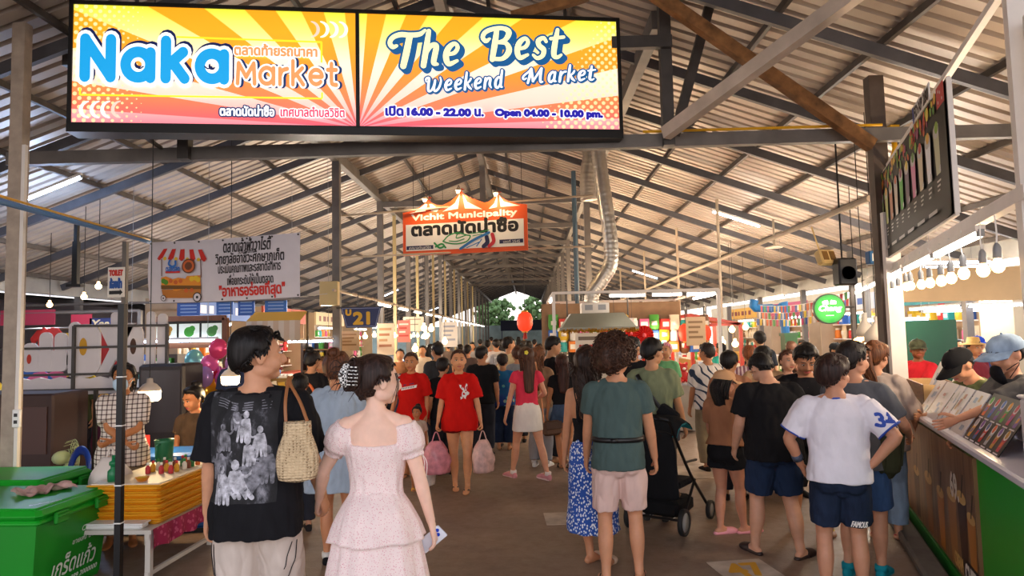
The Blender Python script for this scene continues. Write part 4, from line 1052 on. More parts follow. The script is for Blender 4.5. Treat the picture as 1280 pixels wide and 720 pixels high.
# market bay sign
O = np.array(at(426, 410, 11.88)); s_ = 51/853*11.88; fr = frame3((0, 0, 0), (1, 0, 0), (0, 0, 1))
us = thing('bay_sign', 'navy trapezoid sign with yellow letter and number on the aisle column', 'sign', tuple(O), R(1.3)); L = 0
tr_ = lambda a: [(x*s_, y*s_) for x, y in a]; m = MB(); m.prism(tr_([(.13, 0), (.87, 0), (1, .5), (0, .5)]), (0, .015, 0), (1, 0, 0), (0, 0, 1), .015, 0)
Q = [(.15, .03), (.85, .03), (.965, .475), (.035, .475)]
for i in range(4): put(seg2d(np.array(Q[i])*s_, np.array(Q[(i+1) % 4])*s_, .004), 1)
put(text2d('U', .010, box=(.13*s_, .31*s_, .25*s_, .44*s_)), 2); put(text2d('21', .016, box=(.32*s_, .09*s_, .70*s_, .37*s_)), 2)
m.build('plate', [mat('bay_navy', '#12245c', .4), mat('bay_line', '#9aa6c8', .5), mat('bay_yellow', '#e8b418', .4)], us)
m = MB(); m.tube([(-.08, .02, .5*s_), (1.05*s_, .02, .5*s_)], .014, 6); m.build('bracket', DSTEEL, us)
# toilet sign
O = np.array(at(134, 371.5, 7.5)); s_ = .2; th = thing('toilet_sign', 'small white toilet direction sign with black arrow on a grey post', 'sign', tuple(O), R(-6)); L = 0; m = MB(); m.box((s_/2, .01, .165), (s_, .012, .335), 0); fr = frame3((0, .003, 0), (1, 0, 0), (0, 0, 1))
put(text2d('TOILET', .006, box=(.02, .24, .18, .30)), 1); put(text2d('ห้องน้ำ', .007, box=(.03, .10, .17, .21)), 2); put(poly2d([(.02, .03), (.15, .03), (.15, .015), (.185, .05), (.15, .085), (.15, .07), (.02, .07)]), 3)
m.build('plate', [mat('toilet_white', '#e8e2d8', .5), mat('toilet_red', '#c22a1e', .5), mat('toilet_blue', '#1d4f9c', .5), BLACKM], th)
p = at(157, 302, 7.7); m = MB(); m.box((p.x, p.y, p.z/2), (.05, .05, p.z)); st(m.build('stall_column', STEEL))
# round green beer sign
O = np.array(at(1037, 386, 9.3)); ch = thing('round_sign', 'round glowing green sign with two white elephants beside the drinks counter', 'sign', tuple(O), R(-12)); m = MB()
m.lathe([(.0, -.05), (.205, -.05), (.205, .05), (.0, .05)], (0, .06, 0), 32, 0, axis=(0, -1, 0)); m.build('rim', mat('sign_rim', '#0c3a20', .4), ch)
def _gr(k):
    X, Y, Z = k.sep(k.co()); d = k.math('SQRT', k.math('ADD', k.math('POWER', X, 2), k.math('POWER', Z, 2))); c = k.ramp(k.math('MULTIPLY', d, 5), [(.0, '#3fd84a'), (.7, '#18b53c'), (1, '#0b8f34')]); k.set(k.b.inputs['Emission Color'], c); k.b.inputs['Emission Strength'].default_value = .9; return c
L = 0; fr = frame3((0, 0, 0), (1, 0, 0), (0, 0, 1)); m = MB(); m.flat(disc2d((0, 0), .19, 32), fr, .001, 0)
put(text2d('Chang', .006, .25, box=(-.13, -.05, .15, .045)), 1); put(rect2d(-.05, -.095, .05, -.085), 1)
for sg in (-1, 1): put(merge2d(poly2d([(sg*.02, .06), (sg*.085, .06), (sg*.09, .10), (sg*.06, .115), (sg*.025, .11)]) if sg > 0 else poly2d([(-.085, .06), (-.02, .06), (-.025, .11), (-.06, .115), (-.09, .10)]), disc2d((sg*.03, .105), .016, 8), seg2d((sg*.018, .10), (sg*.012, .06), .006)), 1)
m.build('face', [cmat('green_backlit', _gr, .4), glow('#ffffff')], ch)
m = MB(); m.box((O[0]+.36, O[1]+.10, 1.4), (.06, .06, 2.8)); st(m.build('stall_column', STEEL)); m = MB(); m.tube([(.2, .06, .02), (.36, .17, .02)], .015, 6); m.build('bracket', DSTEEL, ch)
# ------------------------------------------------------------------ drinks stall on the right, built along its own counter line
CQ = (1.17+.363*3.0, 3.0); CA = math.atan2(1, .363)          # origin and direction of the counter's front
CM = Matrix.Translation((CQ[0], CQ[1], 0)) @ Matrix.Rotation(CA, 4, 'Z')
def cl(x, y, z): return np.array(CM @ Vector((x, y, z)))      # counter-local (x along, y towards the aisle) to world
def cthing(name, label, cat, x, y, z, rz=0, group=None): return thing(name, label, cat, tuple(cl(x, y, z)), CA+rz, group)
def cx(px):                                                   # distance along the counter's front edge seen at a pixel column
    d = 1.17/((px-659)/853-.363); return (d-3.0)/math.sin(CA)
GREEN = mat('bright_green_paint', '#0f9a1c', .4); LAV = mat('pale_worktop', '#d6d3de', .3); LAV2 = mat('lavender_laminate', '#b9bad8', .35)
ct = cthing('drinks_counter', 'long drinks counter with printed brown front, green panels and pale worktop', 'counter', 0, 0, 0)
CLEN = 4.45
m = MB(); m.box((CLEN/2, -.31, .50), (CLEN, .66, .94)); m.build('cabinet', GREEN, ct)
m = MB(); m.box((CLEN/2, -.31, .995), (CLEN+.06, .74, .05), bev=.012); m.build('worktop', LAV, ct)
def _brown(k):
    X, Y, Z = k.sep(k.co()); w = k.noise(3.0, 3, k.co((6, 1, .35))); a = k.noise(1.3, 3, k.co())
    c = k.ramp(w, [(.25, '#3a2416'), (.45, '#7a5434'), (.6, '#8f6a46'), (.75, '#a8835c')]); return k.mix(k.ramp(a, [(.35, '#000000'), (.65, '#9a9a9a')]), c, '#4a2e20')
x0, x1 = 1.30, CLEN
m = MB(); m.box(((x0+x1)/2, .03, .53), (x1-x0, .024, .84), 0); fr = frame3((0, .0425, 0), (-1, 0, 0), (0, 0, 1)); L = 0
def putc(art, mi):
    global L; L += 1; m.flat(art, fr, .00007*L+.0005, mi)
for (xc, w, hgt, mi) in ((x0+.12, .10, .42, 1), (x0+.34, .12, .50, 2), (x0+.62, .13, .46, 3), (x0+.98, .12, .40, 1), (x0+1.4, .14, .42, 4), (x0+1.9, .12, .38, 2)):
    putc(poly2d([(-xc-w*.62, .14), (-xc+w*.62, .14), (-xc+w, .14+hgt), (-xc-w, .14+hgt)]), mi); putc(disc2d((-xc, .14+hgt), w, 14, w*.35), 5); putc(poly2d([(-xc-.012, .14+hgt), (-xc+.012, .14+hgt), (-xc+.09, .30+hgt), (-xc+.06, .30+hgt)]), 6)
putc(text2d('69.', .008, box=(-x0-.62, .60, -x0-.40, .76)), 7); putc(poly2d([(-x0-.36, .1), (-x0-.02, .1), (-x0-.02, .26), (-x0-.36, .26)]), 6)
putc(text2d('CHEES', .008, box=(-x0-.34, .12, -x0-.03, .23)), 7); putc(text2d('CREAM', .006, box=(-x0-.62, .14, -x0-.40, .23)), 5)
m.build('printed_front', [cmat('brown_drinks_print', _brown, .35), mat('print_orange', '#b8742c', .4), mat('print_choco', '#3a1f16', .4), mat('print_tan', '#a5713e', .4), mat('print_caramel', '#8f5a2a', .4), mat('print_cream', '#d2a864', .4), mat('print_dark', '#1c1210', .4), mat('print_white', '#e8ded2', .4)], ct)
m = MB(); m.box((CLEN/2-.02, .03, .05), (CLEN-.04, .05, .10)); m.build('kickboard', mat('green_kickboard', '#127a22', .5), ct)
m = MB(); m.box((2.6, .17, .04), (5.2, .16, .08), bev=.02); st(m.build('concrete_kerb', mat('kerb_concrete', '#5c5650', .85, nz=.3, ns=6), None, False, tuple(cl(0, 0, 0)), CA))
# menu boards leaning on the worktop
LEAN = R(33)
def leaning(name, label, cat, px0, px1, hgt, mats, art=None, group=None, y=.0):
    a, b = px0, px1; t = cthing(name, label, cat, (a+b)/2, y, 1.021, 0, group); w = abs(a-b); v = V(0, -math.sin(LEAN), math.cos(LEAN)); u = V(-1, 0, 0); m = MB()
    n = unit(np.cross(u, v)); O = -u*w/2; m.add([O-n*.006, O+u*w-n*.006, O+u*w+v*hgt-n*.006, O+v*hgt-n*.006, O, O+u*w, O+u*w+v*hgt, O+v*hgt], [(3, 2, 1, 0), (4, 5, 6, 7), (0, 1, 5, 4), (1, 2, 6, 5), (2, 3, 7, 6), (3, 0, 4, 7)], 0)
    if art: art(m, (O, u, v, n), w, hgt)
    m.build('face', mats, t)
    m = MB(); m.add([O+v*hgt-n*.006, O+u*w+v*hgt-n*.006, O+u*w+V(0, -.30, 0), O+V(0, -.30, 0)], [(0, 1, 2, 3), (3, 2, 1, 0)]); m.bar(O+V(0, -.30, .006), O+u*w+V(0, -.30, .006), .012, .012); m.build('stand', LAV2, t); return t
CUPC = ['#d8662c', '#3a6fc0', '#7a4a9a', '#4fa63a', '#c94a6a', '#7d5aa5', '#d99a1c', '#4a5f9a', '#c9352c', '#b0b0b8', '#b98a3a', '#b83a4a']
def cups(m, fr, w, h):
    L = 0
    for i in range(12):
        r, c = i//6, i % 6; x = w*(.09+.164*c); y = h*(.53-.46*r); s = h*.38; ww = w*.044
        m.flat(poly2d([(x-ww*.7, y), (x+ww*.7, y), (x+ww, y+s*.78), (x-ww, y+s*.78)]), fr, .001, 1+i); m.flat(disc2d((x, y+s*.8), ww*1.05, 10, ww), fr, .0016, 13); m.flat(disc2d((x, y+s*.84), ww*.7, 8, ww*.9), fr, .0022, 1+(i*5+3) % 12); m.flat(poly2d([(x-ww*.5, y+s*.2), (x+ww*.4, y+s*.25), (x+ww*.5, y+s*.5), (x-ww*.4, y+s*.45)]), fr, .0022, 1+(i+1) % 12)
        m.flat(rect2d(x-ww*1.3, y-h*.055, x+ww*1.3, y-h*.03), fr, .001, 13)
leaning('menu_board', 'black menu board with two rows of colourful drinks leaning on the worktop', 'menu board', 1.68, .93, .345, [mat('menu_black', '#131217', .4, spec=.3)]+[plain(c) for c in CUPC]+[mat('menu_white', '#d8d4da', .4)], cups)
def leaflet(seed):
    def fn(m, fr, w, h):
        g = np.random.default_rng(seed)
        for i in range(7):
            x, y = g.uniform(.08, .7)*w, g.uniform(.08, .8)*h; m.flat(rect2d(x, y, min(w*.95, x+g.uniform(.1, .3)*w), min(h*.95, y+g.uniform(.06, .2)*h)), fr, .001+.0004*i, 1+int(g.integers(0, 4)))
    return fn
LM = [mat('glossy_sleeve', '#cfc8cc', .3), mat('leaf_red', '#a8584c', .3), mat('leaf_blue', '#7f93b5', .3), mat('leaf_tan', '#b59468', .3), mat('leaf_pale', '#e9e4e2', .2)]
for i, (a, b, w) in enumerate(((2.05, 1.73, 'nearest the black menu board'), (2.31, 2.09, 'second from the black menu board'), (2.52, 2.35, 'third from the black menu board'), (2.93, 2.57, 'fourth from the black menu board'), (3.22, 2.97, 'beside the wooden box'))):
    leaning('menu_sheet', 'glossy pale menu sheet leaning on the worktop, '+w, 'menu sheet', a, b, .33, LM, leaflet(i+3), 'leaning menu sheets')
# wooden box with a brochure at the far end
a, b = 3.32, 4.2; t = cthing('wooden_box', 'open brown wooden box on the far end of the drinks counter', 'box', (a+b)/2, -.22, 1.02); w = abs(b-a); m = MB()
WOOD = mat('box_wood', '#7d5a38', .6, nz=.3, ns=9, st=(1, 1, 8)); WOODL = mat('box_plywood', '#c9a46c', .6, nz=.12, ns=8)
m.box((0, .15, .11), (w, .015, .22), 0); m.box((0, -.15, .11), (w, .015, .22), 0); m.box((-w/2, 0, .11), (.015, .30, .22), 1); m.box((w/2, 0, .11), (.015, .30, .22), 1); m.box((0, 0, .006), (w, .30, .012), 1); m.build('crate', [WOOD, WOODL], t)
t = cthing('brochure', 'tall glossy brochure standing in the wooden box', 'brochure', 3.62, -.14, 1.04, .15); m = MB(); m.prism([(0, 0), (.26, 0), (.26, .42), (0, .42)], (.13, .0, 0), (-1, 0, 0), (0, -.45, .9), .012, 0)
leaflet(12)(m, frame3((.13, .012, .0), (-1, 0, 0), (0, -.45, .9)), .26, .42); m.build('card', LM, t)
t = cthing('paper_card', 'blank white card standing behind the glossy brochure', 'card', 3.75, -.30, 1.04, .15); m = MB(); m.prism([(0, 0), (.16, 0), (.16, .36), (0, .36)], (.0, .0, 0), (-1, 0, 0), (0, -.4, .92), .008); m.build('card', WHITEPL, t)
# green end piece behind the box
m = MB(); m.box((0, 0, .59), (1.3, .06, 1.18), bev=.01); tag(m.build('green_screen', mat('vivid_green', '#35b51c', .4), None, False, tuple(cl(4.75, -.75, 0)), CA), 'vivid green partition at the far end of the drinks counter', 'partition')
# white appliance boxes at the near end
m = MB(); m.box((0, 0, .17), (.46, .42, .34), bev=.015); m.box((0, 0, .345), (.48, .44, .02), bev=.008); tag(m.build('white_box', mat('appliance_white', '#d9d6de', .35), None, False, tuple(cl(.60, -.30, 1.02)), CA), 'large white box on the near end of the worktop', 'box')
m = MB(); m.box((0, 0, .10), (.3, .3, .20), bev=.012); m.box((0, .151, .1), (.2, .004, .03)); tag(m.build('small_white_box', mat('appliance_white', '#d9d6de', .35), None, False, tuple(cl(.50, -.34, 1.376)), CA), 'smaller white box stacked on the large white box', 'box')
# black syrup pumps
def pump():
    t = cthing('syrup_pump', 'black syrup pump bottle with long spout in the row behind the menu boards', 'syrup bottle', 0, 0, 0, 0, 'syrup pumps behind the menu boards')
    m = MB(); m.lathe([(.0, 0), (.042, 0), (.045, .02), (.045, .17), (.03, .21), (.018, .23), (.018, .245)], n=14); m.build('bottle', BLACKP, t, True)
    m = MB(); m.lathe([(.02, .245), (.022, .25), (.022, .275), (.009, .28), (.009, .345), (.016, .35), (.016, .365), (0, .368)], n=12); m.tube([(0, 0, .357), (0, .06, .36), (0, .085, .345)], .008, 8, 3); m.build('pump_head', BLACKP, t, True); return t
p0 = pump(); k = 0
for row in range(2):
    for i in range(8):
        o = p0 if k == 0 else copy_tree(p0); k += 1; o.location = tuple(cl(1.15+.18*i+.05*row, -.46-.10*row, 1.02)); o.rotation_euler.z = CA+.1*((i*7) % 5-2)
# stall frame: posts, beam with tubes, bulbs, hanging menu
def cpost(x, y, z0, z1, w, label=None):
    m = MB(); m.box((0, 0, (z1-z0)/2), (w, w, z1-z0)); st(m.build('stall_column', WHITEP, None, False, tuple(cl(x, y, z0)), CA))
cpost(cx(1272), -.05, 0, 2.36, .09);  cpost(cx(1272)+.02, -.05, 2.36, 3.6, .07)
m = MB(); m.box((0, 0, 1.75), (.15, .06, 2.3)); m.box((0, 0, .3), (.15, .06, .6)); st(m.build('stall_column', [WHITEP], None, False, (PILX+.01, PILY-.13, 0)))
m = MB(); m.box((0, 0, .6), (.06, .02, 1.2)); st(m.build('stall_column', mat('raw_timber', '#a06c3c', .7, nz=.25, ns=6, st=(1, 1, .2)), None, False, (PILX+.02, PILY-.175, 0)))
m = MB(); m.box((0, 0, 1.6), (.14, .14, 3.2)); st(m.build('stall_column', WHITEP, None, False, tuple(cl(cx(1272)-.16, -.12, 0)), CA))
def cbar(name, a, b, w, h, mt, kind='structure'):
    m = MB(); m.bar(cl(*a), cl(*b), w, h); o = m.build(name, mt); tag(o, kind=kind); return o
cbar('stall_beam', (cx(1272)-.1, -.03, 2.37), (7.6, -.03, 2.33), .06, .07, WHITEP)
cbar('stall_beam', (cx(1272)-.05, -.03, 3.42), (5.35, -.03, 3.38), .04, .04, WHITEP)
cbar('stall_beam', (cx(1272), -.03, 2.37), (cx(1272), -2.6, 2.37), .06, .06, WHITEP)
for i in range(6):
    a = 0.95+1.27*i; tube_lamp(cl(a, .0, 2.30), cl(a+1.18, .0, 2.295), ('nearest' if i == 0 else ['second', 'third', 'fourth', 'fifth', 'sixth'][i-1])+' white tube light in the line under the drinks stall beam', group='tubes under the stall beam')
BPX_ = [(1249, 331), (1230, 337), (1205.5, 341), (1189.5, 347), (1177, 350.5), (1162.7, 353), (1151.8, 355), (1138.5, 356.7), (1133, 358), (1123, 362), (1115.5, 365), (1109, 365)]
def bulb_lamp():
    t = thing('light_bulb', 'round warm bulb in a grey holder on the string over the drinks counter', 'light bulb', (0, 0, 0), 0, 'string of bulbs over the drinks counter')
    m = MB(); m.lathe([(.0, -.062), (.017, -.057), (.029, -.042), (.033, -.025), (.029, -.008), (.018, .008), (.015, .02)], n=16); m.build('bulb', BULB, t, True)
    m = MB(); m.lathe([(.017, .014), (.020, .02), (.020, .07), (.014, .085), (.006, .095)], n=14); m.build('holder', GREYP, t, True)
    m = MB(); m.tube([(0, 0, .09), (.006, .003, .15), (0, 0, .24)], .004, 6, 3); m.build('cord', WHITEPL, t); return t
b0 = bulb_lamp()
for i, (px, py) in enumerate(BPX_):
    o = b0 if i == 0 else copy_tree(b0); x = cx(px); d = 3.0+x*math.sin(CA); o.location = tuple(cl(x, .02, at(px, py, d).z+.02)); o.rotation_euler.z = i
# hanging drinks menu
xa, xb = cx(1203), cx(1109); w = xb-xa; h = .86; mb_ = cthing('hanging_menu', 'tilted black overhead menu with fruit border and a row of drinks', 'menu banner', xb, .02, 2.45)
m = MB(); m.box((-w/2, 0, h/2), (w, .03, h), 0); fr = frame3((0, .016, 0), (-1, 0, 0), (0, 0, 1)); L = 0; g = np.random.default_rng(3)
FR = ['#b8232a', '#d8a21c', '#7fa32a', '#c9541e', '#8a2a5a', '#e0c23a', '#4f8a2a']
for i in range(120):
    x, y = g.uniform(.02, .90)*w, h-abs(g.normal())*.09-.02; r = g.uniform(.018, .05); putc(shift2d(disc2d((0, 0), r, 9, r*g.uniform(.5, 1)), x, y, 1, g.uniform(0, 3)), 1+int(g.integers(0, 7)))
DC = ['#b8c47a', '#b2c070', '#c07a5a', '#d6cabc', '#4fb53a', '#6a5670', '#d880aa', '#d6c6a6', '#e4e6ea', '#bcbc98']
for i, c in enumerate(DC):
    x = w*(.06+.094*i); ww = .092; y = h*.36; s = h*.34
    putc(poly2d([(x-ww*.65, y), (x+ww*.65, y), (x+ww, y+s), (x-ww, y+s)]), 8+i); putc(disc2d((x, y+s), ww, 12, ww*.55), 18); putc(disc2d((x+.01, y+s+.02), ww*.6, 8, ww*.45), 1+(i % 7)); putc(disc2d((x+ww*.6, y+.03), .025, 8), 18)
    for q in range(3): putc(rect2d(x-.055, h*(.30-.035*q), x+.055-.02*q, h*(.315-.035*q)), 18)
for i in range(6): putc(rect2d(w*(.08+.14*i), h*.08, w*(.17+.14*i), h*.11), 18)
putc(rect2d(w*.93, 0, w, h*.86), 0); putc(rect2d(w*.93, h*.84, w, h), 1)
for q in ((.945, .88), (.965, .94), (.98, .88), (.95, .96)): putc(disc2d((w*q[0], h*q[1]), .012, 6), 18)
m.build('printed_sheet', [mat('menu_black2', '#0e0e10', .5, spec=.2)]+[plain(c) for c in FR]+[plain(c) for c in DC]+[mat('menu_grey_white', '#b8b6b4', .4)], mb_)
m = MB()
for a, b_ in (((0, 0, 0), (-w, 0, 0)), ((0, 0, h), (-w, 0, h)), ((0, 0, 0), (0, 0, h)), ((-w, 0, 0), (-w, 0, h))): m.bar(a, b_, .022, .03)
m.bar((.0, 0, h), (.12, 0, h+.0), .04, .04); m.build('frame', WHITEP, mb_)
pt = cthing('number_plate', 'white licence plate with blue strip fixed on top of the hanging menu', 'licence plate', xa+.95, .05, 3.30); m = MB(); m.box((-.26, 0, .06), (.60, .008, .125), 0, bev=.0); fr = frame3((.04, .005, 0), (-1, 0, 0), (0, 0, 1)); L = 0
putc(rect2d(0, 0, .05, .12), 1); putc(text2d('FD·XP 280', .006, box=(.065, .02, .57, .10)), 2); m.build('plate', [WHITEPL, mat('plate_blue', '#1a3f9c', .4), BLACKM], pt)
# things behind the stall
m = MB(); m.box((0, 0, 0), (2.9, .06, .42)); m.box((0, 0, .22), (2.94, .08, .03)); p = at(1192, 357, 9.2)+Vector((.5, 0, 0))
tag(m.build('fascia_board', mat('cream_board', '#d3b890', .6, nz=.12, ns=2), None, False, tuple(p), R(4)), 'long cream fascia board hanging behind the string of bulbs', 'board')
for x in (-1.3, 1.3):
    m = MB(); m.tube([p+Vector((x, 0, .2)), p+Vector((x, 0, 1.35))], .015, 6); st(m.build('hanger_column', STEEL))
p = at(1148, 440, 11.0); m = MB(); m.box((0, 0, p.z/2+.25), (1.15, .05, p.z+.5)); tag(m.build('green_board', mat('dark_green_board', '#0b3a24', .25), None, False, (p.x, p.y, 0), R(-6)), 'tall glossy dark green board behind the red-shirted man', 'board')
for i, (px, py, d) in enumerate(((1195, 325, 9.6), (1195, 331, 10.6))):
    q = at(px, py, d); tube_lamp(q-Vector((.55, .1, 0)), q+Vector((.55, .1, 0)), 'white tube light behind the bulbs, '+('upper one' if i == 0 else 'lower one'), True, hang=True)
for i, (px, py, d) in enumerate(((1255, 379, 11.5), (1195, 386, 12.5), (1120, 398, 13))):
    q = at(px, py, d); tube_lamp(q-Vector((.6, 0, 0)), q+Vector((.6, 0, 0)), 'white tube light in the room behind the drinks stall, '+['at its right', 'above the cream wall', 'beside the white post'][i], True, hang=True)
def pendant(px, py, d, r, label, group=None, drop=.5):
    q = at(px, py, d); t = thing('pendant_lamp', label, 'lamp', tuple(q), 0, group)
    m = MB(); m.lathe([(r, -.0), (r, .08), (r*.85, .12), (r*.35, .20), (.03, .24), (.03, .30)], n=20); m.build('shade', mat('lamp_white_shade', '#cfc6ba', .4), t, True)
    m = MB(); m.lathe([(.0, -.05), (r*.6, -.045), (r*.97, -.01), (r*.97, .05)], n=20); m.build('bulb', BULB, t, True)
    m = MB(); m.tube([(0, 0, .29), (0, 0, max(.3+drop, roof_z(q.x)-q.z-.01))], .006, 6); m.build('cord', BLACKP, t); return t
pendant(1082, 421, 8.6, .10, 'white pendant lamp over the far end of the drinks counter, left one', 'pendants by the counter'); pendant(1097, 428, 8.0, .14, 'wider white pendant lamp over the far end of the drinks counter, right one', 'pendants by the counter')
t = thing('bare_bulb', 'bare orange bulb hanging left of the white pendants', 'light bulb', tuple(at(1072, 427, 8.8))); m = MB(); m.sph((0, 0, 0), .05, 12); m.build('bulb', mat('orange_bulb', '#ffcf8a', .3, emi='#ffb45a', es=14), t, True); m = MB(); m.tube([(0, 0, .05), (0, 0, 2.0)], .006, 6); m.build('cord', BLACKP, t)
# loudspeaker, fan bracket, blue box by the brown pillar
q = at(1056, 340, 8.6); m = MB(); m.box((0, 0, 0), (.23, .2, .34), bev=.02); m.lathe([(.0, 0), (.08, 0), (.085, .01), (.085, .0)], (0, -.105, -.02), 18, 0, axis=(0, -1, 0)); m.tube([(0, .06, .15), (0, .06, roof_z(q.x)-q.z-.02)], .012, 6); tag(m.build('loudspeaker', BLACKP, None, False, tuple(q)), 'black loudspeaker hanging beside the brown pillar', 'speaker')
q = at(1032, 322, 8.7); t = thing('floodlight', 'cream floodlight with two square lenses hanging near the pillar', 'floodlight', tuple(q), R(20)); t.rotation_euler.x = R(-20); m = MB(); m.box((0, 0, 0), (.24, .12, .19), bev=.02); m.tube([(.0, .06, .08), (.05, .1, .5)], .01, 6); m.build('housing', mat('cream_plastic', '#d3b578', .5), t); m = MB(); m.box((-.055, -.062, 0), (.085, .006, .12)); m.build('lens', mat('amber_lens', '#7a5a30', .2), t); m = MB(); m.box((.055, -.062, 0), (.085, .006, .12)); m.build('lens', mat('amber_lens', '#7a5a30', .2), t)
q = at(1091, 322, 7.4); m = MB(); m.box((0, 0, 0), (.12, .1, .14), bev=.01); m.box((0, -.052, 0), (.06, .004, .08), 1); tag(m.build('junction_box', [mat('blue_box', '#1a5f96', .5), WHITEPL], None, False, tuple(q)), 'small blue electrical box on the brown pillar', 'electrical box')
# blue downpipe, green post, bunting, plaster shop front beyond
q = at(980, 398, 14); m = MB(); m.tube([at(943, 375, 14), at(944, 385, 14), at(975, 385, 14), at(980, 388, 14), Vector((q.x, q.y, 0.02))], .085, 10, 3); tag(m.build('downpipe', BLUEP), 'thick blue drain pipe with an elbow running down by the green post', 'pipe')
q = at(986, 420, 13.6); m = MB(); m.box((0, 0, q.z/2), (.24, .24, q.z)); m.box((0, 0, q.z+.03), (.28, .28, .06)); tag(m.build('green_post', mat('moss_green', '#2c5a34', .6), None, False, (q.x, q.y, 0)), 'square moss-green post standing in front of the blue drain pipe', 'post')
a, b = at(950, 382, 13), at(1066, 362, 10.5); cols = ['#c22a3a', '#e8e4dc', '#2a5fb0', '#3a9a4a', '#d86a2a', '#e8c83a', '#c23a6a']
for r_ in range(3):
    t = thing('bunting', ['upper', 'middle', 'lower'][r_]+' string of small colourful flags hung under the right eave', 'bunting', tuple(a), 0, 'flag strings under the eave'); pts = []; e = b-a
    for i in range(13): s_ = i/12; pts.append(np.array(e*s_)+V(0, .12*r_, -.10*math.sin(math.pi*s_)-.12*r_))
    m = MB(); m.tube(pts, .004, 5); m.build('string', WHITEPL, t)
    for i in range(24):
        s_ = (i+.5)/24; c = np.array(e*s_)+V(0, .12*r_, -.10*math.sin(math.pi*s_)-.12*r_); u = unit(np.array(e)); f_ = MB(); f_.add([c-u*.035, c+u*.035, c+u*.03+V(0, .01, -.12), c-u*.03+V(0, .01, -.12)], [(0, 1, 2, 3), (3, 2, 1, 0)]); f_.build('flag', plain(cols[(i*3+r_) % 7]), t)
point(cl(2.2, -1.0, 2.15), 50, (1, .78, .54), .1); point(cl(4.2, -.8, 2.1), 45, (1, .7, .42), .1); point((5.5, 10.5, 2.3), 90, NEUT, .2); point((8.5, 12.5, 2.4), 120, (1, .95, .85), .2)
# people and things in the room behind
# ------------------------------------------------------------------ left foreground: cool boxes, yellow tray stall
GR = mat('cooler_green', '#0d8a1e', .42, nz=.06, ns=3); GRD = mat('cooler_green_lid', '#12a024', .4, nz=.08, ns=4); CHALK = mat('white_marker', '#dfe8dc', .7)
def cooler(label, x, y, rz, w, l, h, art=True):
    """insulated box: local x = width, local y = depth, front corner towards the aisle"""
    t = thing('cool_box', label, 'cool box', (x, y, 0), rz, 'green cool boxes'); m = MB(); zz = [(0.0, .90), (.03, .92), (h*.83, 1.0)]
    vs = []; 
    for z, s in zz:
        for sx_, sy_ in ((-1, -1), (1, -1), (1, 1), (-1, 1)): vs.append((sx_*w/2*s, sy_*l/2*s, z))
    m.add(vs, [(3, 2, 1, 0)]+[(r*4+i, r*4+(i+1) % 4, r*4+4+(i+1) % 4, r*4+4+i) for r in range(2) for i in range(4)]+[(8, 9, 10, 11)])
    m.build('body', GR, t)
    m = MB(); m.box((0, 0, h*.855), (w*1.05, l*1.05, h*.05), bev=.012); m.build('rim', GRD, t)
    m = MB(); m.box((0, 0, h*.93), (w*1.07, l*1.07, h*.10), bev=.03); m.box((0, 0, h*.985), (w*.98, l*.98, h*.03), bev=.012); m.build('lid', GRD, t)
    for q in (-.28, .28):
        m = MB(); m.box((w*.545, q*l, h*.86), (.03, .13, .085), bev=.01); m.box((w*.56, q*l, h*.88), (.02, .11, .02), bev=.006); m.build('latch', GR, t)
    if art:
        m = MB(); s = (w/2*1.0, w/2*.92); sl = (s[0]-s[1])/(h*.80)
        O = V(w/2*.92+.004, -l/2, .03); fr = frame3(O, (0, 1, 0), unit(V(sl, 0, 1)))
        L = 0
        for txt_, bx, bo, sh in (('เกร็ดแก้ว', (l*.25, .10, l*.86, .245), .002, .25), ('ขายส่ง น้ำแข็ง', (l*.50, .29, l*.93, .33), .001, .2), ('โทร.089 2000000', (l*.40, .035, l*.90, .075), .0012, .25), ('CM138413', (l*.62, .36, l*.93, .40), .0008, .2)): L += 1; m.flat(text2d(txt_, bo, sh, box=bx), fr, .001+.0004*L, 0)
        m.build('marker_writing', CHALK, t)
        m = MB(); m.flat(text2d('น้ำแข็งขายส่ง', .0008, 0, box=(-.2, -l*.34, .0, -l*.30)), frame3((w*.30, 0, h*1.001), (.5, .87, 0), (-.87, .5, 0)), .001, 0); m.build('lid_writing', CHALK, t)
    return t
pc = at_h(137, 716, 0); ang = R(-17)
cooler('large green cool box with white handwriting in the left foreground', -3.30-.575, 4.985, R(-1.5), 1.15, .76, .665)
p2 = at(30, 590, 6.0); cooler('second green cool box with a dark lid behind the large one', -4.34, 5.70, R(-1), .95, .60, .70, False)
# crumpled cloth on the lid
g = np.random.default_rng(5); nx = 22; v = []
for j in range(nx):
    for i in range(nx):
        x, y = (i/(nx-1)-.5)*.36, (j/(nx-1)-.5)*.2; v.append((x+.02*math.sin(y*30), y+.02*math.sin(x*24), .012+.035*abs(math.sin(x*19+y*23))*abs(math.cos(y*28-x*9))+.01*math.sin(x*60)))
m = MB(); v = np.array(v); f = [(j*nx+i, j*nx+i+1, (j+1)*nx+i+1, (j+1)*nx+i) for j in range(nx-1) for i in range(nx-1)]; m.add(v, f); m.add(v-V(0, 0, .008), [tuple(reversed(q)) for q in f]); q = at_h(72, 607, .77)
tag(m.build('cleaning_rag', cloth('#c9a59c', .15), None, True, (-3.62, 5.1, .672), R(60)), 'crumpled pinkish rag lying on the large green cool box', 'rag')
